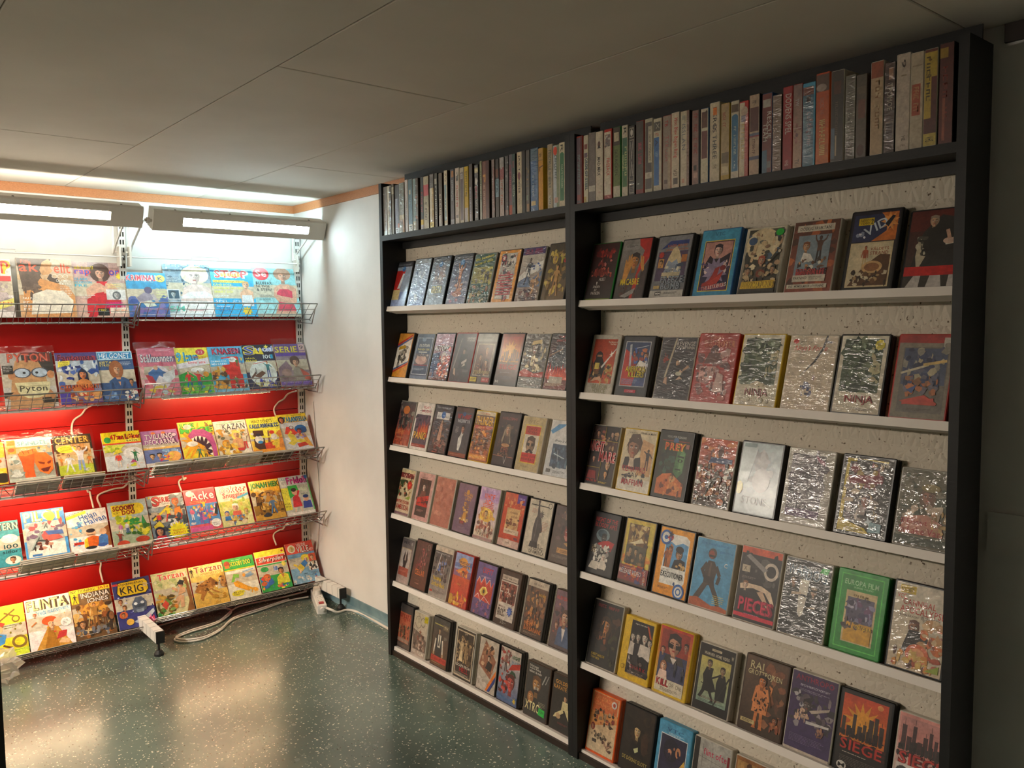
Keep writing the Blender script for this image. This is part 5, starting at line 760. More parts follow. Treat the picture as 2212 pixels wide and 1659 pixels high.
PLACE = {'L': [
 '-1.157,-.128,.198 -1.294,-.122,.203 -1.424,-.127,.203 -1.566,-.128,.202 -1.699,-.132,.195 -1.844,-.125,.198 -1.976,-.121,.197 -2.110,-.118,.202',
 '-1.156,-.126,.196 -1.304,-.129,.192 -1.438,-.133,.196 -1.575,-.134,.197 -1.709,-.128,.197 -1.854,-.130,.197 -1.986,-.129,.195 -2.118,-.117,.196',
 '-1.159,-.129,.196 -1.293,-.127,.199 -1.424,-.128,.199 -1.565,-.120,.200 -1.695,-.122,.194 -1.835,-.124,.200 -1.968,-.124,.194 -2.117,-.123,.193',
 '-1.155,-.122,.196 -1.300,-.119,.199 -1.433,-.132,.198 -1.582,-.125,.195 -1.720,-.120,.198 -1.863,-.127,.201 -2.001,-.130,.198 -2.139,-.120,.195',
 '-1.160,-.104,.190 -1.275,-.117,.204 -1.413,-.124,.205 -1.553,-.118,.206 -1.697,-.123,.201 -1.835,-.122,.201 -1.991,-.115,.202 -2.138,-.120,.198',
 '-1.150,-.119,.190 -1.275,-.107,.182 -1.416,-.119,.198 -1.576,-.124,.198 -1.723,-.122,.202 -1.849,-.123,.203 -2.002,-.126,.192 -2.138,-.120,.190'],
 'R': [
 '-2.315,-.120,.190 -2.441,-.123,.194 -2.581,-.132,.192 -2.739,-.130,.194 -2.885,-.122,.186 -3.024,-.128,.189 -3.175,-.125,.199 -3.316,-.122,.186',
 '-2.315,-.122,.192 -2.446,-.130,.190 -2.599,-.131,.187 -2.732,-.135,.198 -2.876,-.130,.197 -3.018,-.133,.195 -3.154,-.125,.197 -3.296,-.128,.198',
 '-2.315,-.122,.193 -2.451,-.135,.194 -2.591,-.128,.202 -2.741,-.125,.194 -2.877,-.131,.198 -3.020,-.130,.195 -3.167,-.132,.195 -3.312,-.125,.180',
 '-2.315,-.122,.201 -2.456,-.126,.204 -2.594,-.132,.203 -2.731,-.134,.195 -2.881,-.128,.200 -3.016,-.132,.198 -3.161,-.128,.199 -3.301,-.131,.202',
 '-2.318,-.130,.208 -2.458,-.125,.192 -2.597,-.127,.199 -2.745,-.125,.189 -2.899,-.136,.201 -3.039,-.131,.201 -3.174,-.136,.198 -3.320,-.121,.189',
 '-2.315,-.126,.198 -2.459,-.130,.203 -2.599,-.125,.201 -2.732,-.129,.200 -2.873,-.121,.198']}
FILMS = {'M': M_PRINT, 'G': M_GLOSS, 'W': M_WRINK}
seed = 100
MARG = {'k': .045, 'w': .025, 'y': .03, 'r': .035, 'b': .03, 'g': .03, 'o': .04, 'c': .03, 'n': .04, 'l': .03}
for side in 'LR':
    for r in range(6):
        a = math.radians(LEAN[side][r]); n = Vector((-math.cos(a), 0, math.sin(a))); u = Vector((math.sin(a), 0, math.cos(a)))
        for (case, fl_, desc, art), pl in zip(BOX[side][r], PLACE[side][r].split()):
            seed += 1; y0, dw, h = map(float, pl.split(',')); w = -dw
            base = Vector((LX, y0, LZ[side][r])) - n*.0135
            th = .0245; mg = MARG[case]*w
            bc = 'left' if side == 'L' else 'right'
            root = empty('video_box', '%s, %s tray, %s bookcase' % (desc, TRAYN[r], bc), 'video box', frame(base, (0, -1, 0), u, n), 'video boxes on the %s tray of the %s bookcase' % (TRAYN[r], bc))
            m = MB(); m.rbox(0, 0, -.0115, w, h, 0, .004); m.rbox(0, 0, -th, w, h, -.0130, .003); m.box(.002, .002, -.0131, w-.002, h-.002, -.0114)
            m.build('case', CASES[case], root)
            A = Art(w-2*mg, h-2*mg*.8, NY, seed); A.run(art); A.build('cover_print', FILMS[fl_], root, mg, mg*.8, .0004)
# ---------------------------------------------------------------- tapes standing on the top shelves (art: 100 wide, 700 high; the dim light is in the base colours)
SPINE = {'L': '''grey spine with faint brown marks|.0304|w|b a8a8a8 6a6664;n 10 60 80 560 20 16 8a6a60,7a7470,b0b0b0;r 0 0 100 60 b8c4c4
cream and brown spine|.0300|n|r 0 0 45 700 c8c4ac;r 45 0 55 700 4a3a24;n 50 60 46 560 20 18 6a3a20,3a3020,7a5a30;v 8 200 26 200 8a8470 VIDEO
narrow grey spine with pale head block|.0161|n|b 8a8474 5a5040;r 0 560 100 100 b8ac90;n 10 500 80 160 8 14 6a5a4a,8a7860
dark blue grey spine with red foot|.0326|k|b 5a6474 3c3c40;r 0 0 60 500 8a94ac;r 60 80 40 60 b05a34;r 0 0 100 80 c8d4dc;v 20 20 40 40 3a3c4c P
green grey spine with brown foot|.0384|n|b 8a887c 6a7468;u 20 380 34 240 2a2c28 10;r 0 180 100 70 a89a78;r 0 120 100 60 6a5444;r 70 0 30 180 b08a68
white spine with grey lettering|.0210|w|b c0bcbc b8b4b0;u 24 160 46 260 8a8488 11
teal blue spine with white foot|.0304|c|b 5a88a8 4a6468;r 0 0 100 90 d8e0e0;v 20 20 60 50 3a5a6c P;n 10 200 70 380 14 16 5a7a90,8aa0a8,3a5a6a;r 20 500 40 60 b0b098
pale teal spine with brown edge|.0374|n|r 0 0 55 700 7f9a9c 5a7470;r 55 0 45 700 3c2c20;n 60 60 36 560 16 16 5a3a24,8a4a2c,2a2420;r 0 0 60 120 b0aa94;v 14 40 30 60 5a5448 VIP
black spine with red lettering and yellow foot|.0200|k|b 2c2428 3a3a40;u 20 200 50 300 a03038 6;r 0 60 100 70 c8a830;r 0 0 100 60 b8b4ac
cream spine with wide pink band|.0362|n|b b0a890 a89c80;r 0 440 100 150 b84a50;u 26 110 40 280 3a3a34 7
narrow cream spine with dark head|.0277|n|r 0 0 55 520 c8c0a0;r 55 0 45 520 a88c50;r 0 520 100 180 3c3430;r 0 0 100 70 c8b040;v 30 20 40 40 6a5414 S
grey spine with white dashes|.0185|k|b 5a5654 4a4a48;u 24 90 46 440 b8b8b4 8;r 0 560 80 70 a8a498
brown spine with ivory lettering|.0232|n|b 6a5a4c 584c40;u 26 120 40 360 c0b8a4 6;r 0 0 60 140 a8a49c
cream spine with pale blue block|.0216|n|b b0a488 b8ac8c;r 8 60 60 460 6a8c98 5a7c8a;v 24 560 50 100 5a3c20 RO;u 24 180 30 160 c0d0d4 4
grey spine with white capitals on slate|.0242|k|b 6a6468 5c5860;u 24 300 46 260 a8b0b4 10;r 30 600 60 80 b07848;r 0 0 100 60 9a9ca0
white spine with small red lettering|.0262|w|b b8aa9c beb2a4;v 24 210 46 270 a8443c FLIGHT 90;r 20 540 60 60 6a6664;n 20 560 60 80 8 14 8a8884,5a5a58;r 20 70 60 40 7a7470
framed dark grey spine|.0253|w|b b0a490 b0a490;r 14 30 74 610 54464c;r 24 560 54 70 a8a09c;v 34 570 32 40 3a3438 CD
yellow and white spine|.0232|y|b c0b8a8 b89c1c;r 0 180 100 520 c0a018;u 24 320 46 320 4a4a20 11;r 0 0 60 180 b8b4b0
dark brown spine with grey strip|.0200|n|b 5a4a48 4a3c38;r 10 0 50 420 8a848c;u 24 80 30 300 5a5460 7
black spine with white curl and red word|.0213|k|b 2a2428 302a2c;r 0 600 100 60 b8a878;e 44 490 22 50 b8b4ac;u 24 270 46 160 a83a4c 5;u 24 120 46 130 b0acac 4;r 10 30 70 60 7a7478
thin green and cream spine|.0111|w|b b0b0a8 8a8a60;u 24 200 50 380 4a5a3c 7
wide brown case with orange letter|.0400|n|r 0 0 52 700 8a5a44 6a3a2c;r 52 0 48 700 4a1c14;v 12 440 36 100 c88a3c P;u 16 140 24 300 b89078 12
grey red spine with dim writing|.0159|n|b 6a5450 604844;u 20 120 40 400 8a7470 8;r 70 60 30 540 8a4c48
dark spine with light blue lettering|.0190|k|b 4a4444 3a3434;r 0 240 100 220 7a94a0;u 24 250 46 200 2a3c48 6;r 0 480 80 100 6a3c2c
dusty pink spine|.0251|k|b a8948c 9a9490;r 0 440 100 140 8a4a50;n 20 560 60 100 10 14 a8a8a0,8a8c88;u 24 130 46 330 b06a58 8
black spine with small brown base|.0180|k|b 1c1a1c 242224;r 0 0 100 60 4a2c20
slim red violet spine|.0178|k|b 6a4a50 5a545c;r 10 160 60 420 74424c;r 0 0 100 110 a0442c;u 20 260 40 240 a85a64 5
dark green spine with pale script|.0177|k|b 3a4c4a 2c4440;u 20 200 60 260 a8b098 11;r 20 540 50 80 6a4448;r 20 80 44 60 24342c
white spine with bold black lettering and red ball|.0259|w|b c0b094 c4b498;v 24 480 44 190 2c2428 JAKT;e 46 430 30 45 7a444c;v 24 230 44 160 2c2428 OFFER;v 30 90 30 80 9a8c74 VHS
black case turned with dark edge|.0170|k|b 161514 1c1a18;n 20 60 60 80 5 12 3a342c,2a2620
grey spine with ochre smear|.0263|k|b 5c5850 4c4a48;n 14 280 70 240 16 20 7a6844,8a6a44,6a5c48;r 20 0 70 90 8a6c4c;r 10 130 50 60 707c6c
blue spine with cream tag near foot|.0397|b|b 3a6488 3c5a6c;r 0 0 84 560 2f5c8c;n 6 120 70 420 20 10 3a6a98,2c4c74,4a74a0;r 10 60 60 50 c0a870;u 24 160 24 240 a8bccc 11
yellow orange spine with brown corner bracket|.0238|y|b c88a1c b8842c;r 0 570 100 130 b88c44;d 20 480 100 500 14 5a3c1c;d 24 440 24 490 14 5a3c1c;v 24 600 40 40 6a4a20 B;r 0 560 100 10 8a6a24
grey green spine with dark block lettering|.0248|w|b a89a80 a08c70;u 22 220 50 420 4c5c54 17;r 20 40 50 100 b0aca0;v 30 50 40 70 4a443c VSI
white and sage spine with red round sticker|.0300|w|r 0 0 55 700 b4bcc0;r 55 0 45 700 7a8464;e 34 640 32 50 d84424;u 22 310 36 280 3a5058 9;r 20 50 60 60 b08878
rounded cream case with long green label|.0265|w|b c0b498 c4b898;r 10 60 78 510 2c6a42;e 48 566 40 30 2c6a42;v 34 200 34 260 b0c0a0 KARATE WARRIORS;v 24 600 44 80 3a342c R''',
'R': '''grey violet spine with red side|.0264|r|r 0 0 70 690 6a5a64 5a4450;r 70 0 30 700 5a1c1c;u 18 180 40 330 6a8488 9;r 10 30 60 60 8a4a4c
white spine with blue grey block lettering|.0202|w|b c0b8a0 b8ac94;v 34 150 56 340 4a6470/2a3a44 LORDS OF STEEL;r 16 560 70 50 7a4440;r 16 470 70 50 5a4a5c;r 0 0 60 60 b09858
plain taupe spine with glossy foot|.0292|c|b 6c625c 706660;r 0 100 100 60 b0a898;r 0 0 100 100 6a6460
white spine with black lettering and small emblem|.0304|w|b beb09a c2b49e;e 48 570 20 34 5a3a34;p 2a2424 24 530 74 530 48 570;v 24 250 44 190 241e24 MAD MAX;r 30 70 40 16 b89c8c
white spine with orange red lettering and red foot|.0321|r|r 0 36 90 640 beb09a;r 0 0 100 36 8a1c1a;r 14 530 66 120 6a5c58;n 14 530 66 120 12 14 8a4a40,4a4444,b0a8a0;v 30 230 44 180 b83a2c FIREBACK
moss green spine with dark script|.0292|g|b 5a6a30 54622c;r 0 520 100 180 3a3024;r 12 560 70 90 b0a488;v 22 220 50 260 2c3414 SKRÄCKEN;r 0 0 100 110 b0a890
white headed green spine with yellow lettering|.0235|w|b b8ae98 beb49c;r 8 90 84 490 3c6a3c 2c5c44;u 50 190 34 300 a8b078 6;u 12 250 30 160 a8b878 6;v 30 610 50 70 2c2c24 R
black spine with thin white line frames|.0240|k|b 1c1410 201812;r 12 16 76 90 8a8070;r 20 24 60 74 241a14;r 12 140 76 420 8a8070;r 20 150 60 400 1c1410;d 30 190 50 340 4 b8b0a4;d 70 190 50 340 4 b8b0a4;d 30 540 50 360 4 b8b0a4;d 70 540 50 360 4 b8b0a4;r 12 580 76 100 8a8070;r 20 590 60 80 2a201a;e 50 630 22 34 b8b0a4
grey spine with dim pink lettering|.0301|r|b 4c4a44 4a4440;r 0 0 100 40 7a3434;u 28 280 46 210 a03a4c 8;r 20 90 24 10 b0b0a8
dark grey spine with long cream label|.0291|w|b b0a890 b0a890;r 6 30 88 640 4a4240;r 44 280 50 350 b4aa94;u 58 300 22 310 5a5248 20;r 6 130 88 60 b8ae9c;v 40 140 24 40 6a6058 VIDEO
bright blue spine under white head|.0304|w|b b8ae98 beb49c;r 6 50 66 470 2a5f9a;u 24 270 30 110 8ab0d0 6;r 6 580 84 90 4a443c;v 34 600 40 60 b8b0a0 X;u 16 530 50 30 a8503c 3;v 22 440 34 60 1c2c44 A
pinkish grey spine with faint red letters|.0298|r|b 948478 8c7c70;v 22 270 52 240 a05c58 TYKOSH;v 20 600 44 60 a0403a TB;r 14 50 44 40 5a4a44;r 60 0 40 400 a8947c
white spine with hand drawn red lettering|.0284|w|b beac94 c2b098;v 24 280 58 370 b8342c Hon Blev Bagen Bang;v 26 110 46 60 5a4a3c VSI;r 24 30 60 60 4a4038
cream spine with grey capitals|.0315|n|r 0 0 72 700 b8a88e a89c80;r 72 0 28 700 6a4a34;v 14 340 44 240 5c5c5c ISSLAN;r 16 30 30 40 a87860;r 16 620 40 40 8a8878
mauve spine with stacked red title|.0264|k|r 0 0 84 700 8a6a60 7c5c54;u 22 260 44 410 8a302c 16;r 20 130 40 50 2a2420;r 20 60 50 50 b08a78
white spine with two brown blocks|.0259|b|b b8ac92 bcb096;r 12 520 78 150 5a3628;r 12 230 78 260 64302c;n 12 520 78 150 8 14 6a4634,4a2c24;r 30 90 30 6 8a7c68
ivory spine with black capitals and orange square|.0319|w|b beae90 c2b294;v 32 460 40 200 2c2422 HERO;r 34 590 40 66 d8741c;v 30 200 42 300 2c2c34 ES THREE;v 32 110 40 40 6a5c48 VHS
yellowed spine with dark band low|.0271|y|b a89470 a08860;r 6 150 90 100 6a5c44;u 20 480 34 140 8a3c2c 6;r 0 0 100 40 a88824;r 10 60 80 60 c0ac84
long blue label spine|.0256|c|b b8ac98 b4a890;r 10 60 80 500 2c6488;e 50 556 40 24 2c6488;r 6 600 88 70 54422c;u 36 210 28 260 a8b8b0 10;n 40 90 20 60 5 10 c8d4d4
cream spine with red right side|.0277|r|r 0 0 60 690 b8a888;r 60 0 40 600 a03424;u 22 160 36 330 b89c58/6a4a2c 9;e 56 610 40 44 a89078;r 20 510 50 60 6a5c6c
brown over pink spine with blue stripes|.0303|k|b a88c74 a89078;r 6 380 88 210 54302a;r 0 340 100 24 5c6074;r 0 330 100 12 8a3c44;r 0 130 100 30 4a4c64;u 28 180 30 130 5a3c34 7;u 26 620 40 30 5a5450 3
red brown spine with two rows of white capitals|.0295|b|b 5c2620 6a2c28;r 6 580 80 70 a0988c;v 50 300 44 240 b8aea4 RESCUE;v 8 280 44 160 b8aea4 TEAM;r 0 0 50 200 3a5c74;r 50 40 40 60 6a6a68
plain tan case back|.0259|n|b 6a5240 705a46
red spine with tall white lettering|.0283|r|b 8a1c1e 921f22;v 24 300 66 340 c0b0a4 DODENS SPEL;v 24 30 40 50 d0a8a0 VHS
pale rose spine with grey top|.0254|r|b b08c74 7a605c;n 14 180 70 380 18 20 8a5c54,a0746a,6a4c50;v 24 520 40 60 b0a8a8 TW;v 20 30 50 40 4a403c TV;r 0 330 100 6 c0a498
steel blue spine with black square|.0328|l|r 0 0 90 600 4a6c80 3c5c70;r 0 600 90 70 6a3a2c;r 30 540 36 50 1c1818;u 34 160 32 330 b8b0bc 10;n 30 260 50 140 8 16 5a3a4c,3c4c60
orange red spine with large white letters|.0347|o|b b8642c a84424;r 0 560 100 130 5c4438;e 40 590 40 30 a08c80;u 26 60 44 280 d8c080 10;u 30 380 30 130 a86a5a 8
black brown spine with glint|.0324|w|b 2c241e 342c24;r 0 20 30 240 4a5a6c;r 20 520 60 100 4a2c20;u 34 160 20 300 5a4c40 10;r 34 40 12 160 a89478
grey green spine with dark dot|.0250|c|b 5c564c 625c50;r 0 140 100 260 6c665a;e 40 70 30 34 4a3c34;e 40 340 12 12 4a4438
taupe case with round brown seal|.0258|n|b 5a4c40 544a3e;r 20 330 70 160 6a4438;e 46 60 36 50 4a2c20;r 10 540 80 60 625444
cream spine with orange top and faded letters|.0308|w|b a88c68 ac9070;r 0 580 100 120 8a4428;u 36 180 34 380 8a6844 8;n 30 180 50 340 10 16 b8a07c,98805c
dark brown spine with pale capitals and square|.0259|k|b 3c281f 40281f;r 40 570 44 90 8a6448;v 24 330 54 210 a89c8c TPOMOE;r 14 100 74 140 8a7c6c;r 18 106 66 128 3a2a24
rounded white case with tiny black emblem|.0311|w|b b0a090 b4a494;v 34 600 34 60 3a2c28 9;v 44 70 30 34 3a302c HE;r 34 540 40 10 8a7c64;v 34 30 40 14 5a4c44 VHS
white spine with red lettered block|.0298|w|b aa9a82 ae9e86;r 10 240 70 230 9a4424;u 22 260 44 190 b88c5c 8;r 10 600 80 10 8a7a64
yellow and red brown spine marked at foot|.0280|w|b 4a1c14 5a241a;r 0 200 55 480 a88c2c;r 55 500 45 180 a88c2c;u 14 320 30 330 4a3a14 7;n 10 330 40 320 8 10 6a5014;r 0 0 100 90 b0983c;v 14 30 70 36 2c2408 VHS
dark red rounded case beside the end panel|.0299|k|b 5c2418 4a1c14;u 24 140 34 400 7a2c20 7;r 0 600 60 70 8a6c20;r 24 20 20 300 8a4a34'''}  # the glint on the black brown spine is a painted stripe
STARTY = {'L': -1.1735, 'R': -2.3145}
RGAP = [-2.3145, -2.344, -2.365, -2.398, -2.431, -2.470, -2.502, -2.530, -2.556, -2.589, -2.622, -2.655, -2.687, -2.719, -2.757, -2.787, -2.816, -2.851, -2.881, -2.908, -2.938, -2.973, -3.004, -3.031, -3.059, -3.086, -3.120, -3.158, -3.193, -3.219, -3.253, -3.284, -3.310, -3.342, -3.371, -3.4015]
LGAP = [-1.1735, -1.205, -1.242, -1.261, -1.296, -1.338, -1.362, -1.397, -1.447, -1.468, -1.514, -1.544, -1.574, -1.607, -1.645, -1.674, -1.704, -1.732, -1.764, -1.796, -1.826, -1.840, -1.893, -1.913, -1.934, -1.963, -1.984, -2.004, -2.026, -2.055, -2.076, -2.096, -2.138, -2.178, -2.206, -2.237]
RH = [.206, .204, .208, .205, .206, .205, .205, .199, .207, .207, .201, .203, .205, .203, .198, .196, .205, .196, .197, .190, .200, .196, .186, .200, .200, .196, .211, .208, .190, .186, .206, .197, .209, .204, .204, .209]
rr = random.Random(3)
for side, gaps in (('L', LGAP), ('R', RGAP)):
    rows = SPINE[side].split('\n')
    for i, row in enumerate(rows):
        desc, wd, case, art = row.split('|', 3); seed += 1
        y0 = gaps[i]; nxt = gaps[i+1] if i+1 < len(gaps) else (-2.2685 if side == 'L' else -3.4425)
        w = min(float(wd), y0-nxt-.0012)
        h = RH[i] if side == 'R' else .196 + .010*rr.random(); dx = .004*rr.random(); dd = .118*.84
        bc = 'left' if side == 'L' else 'right'
        root = empty('video_tape', '%s, standing atop the %s bookcase' % (desc, bc), 'video tape', frame((-.1655+dx, y0, 1.7903), (0, -1, 0), (0, 0, 1), (-1, 0, 0)), 'tapes standing along the top of the %s bookcase' % bc)
        # from the side the case is a book: spine, two covers and a recessed open edge
        m = MB(); rd = min(.004, w*.25); m.rbox(0, 0, -.030, w, h, 0, .0022); m.box(0, 0, -dd, w*.14, h, -.0299).box(w*.86, 0, -dd, w, h, -.0299).box(w*.14, .003, -dd+.004, w*.86, h-.003, -.0299)
        m.build('case', CASES[case], root)
        A = Art(w*.92, h*.985, 700, seed); A.run(art); A.build('spine_print', (M_GLOSS, M_WRINK, M_PRINT)[i % 3 if case != 'w' else 0], root, w*.04, h*.0075, .0004)
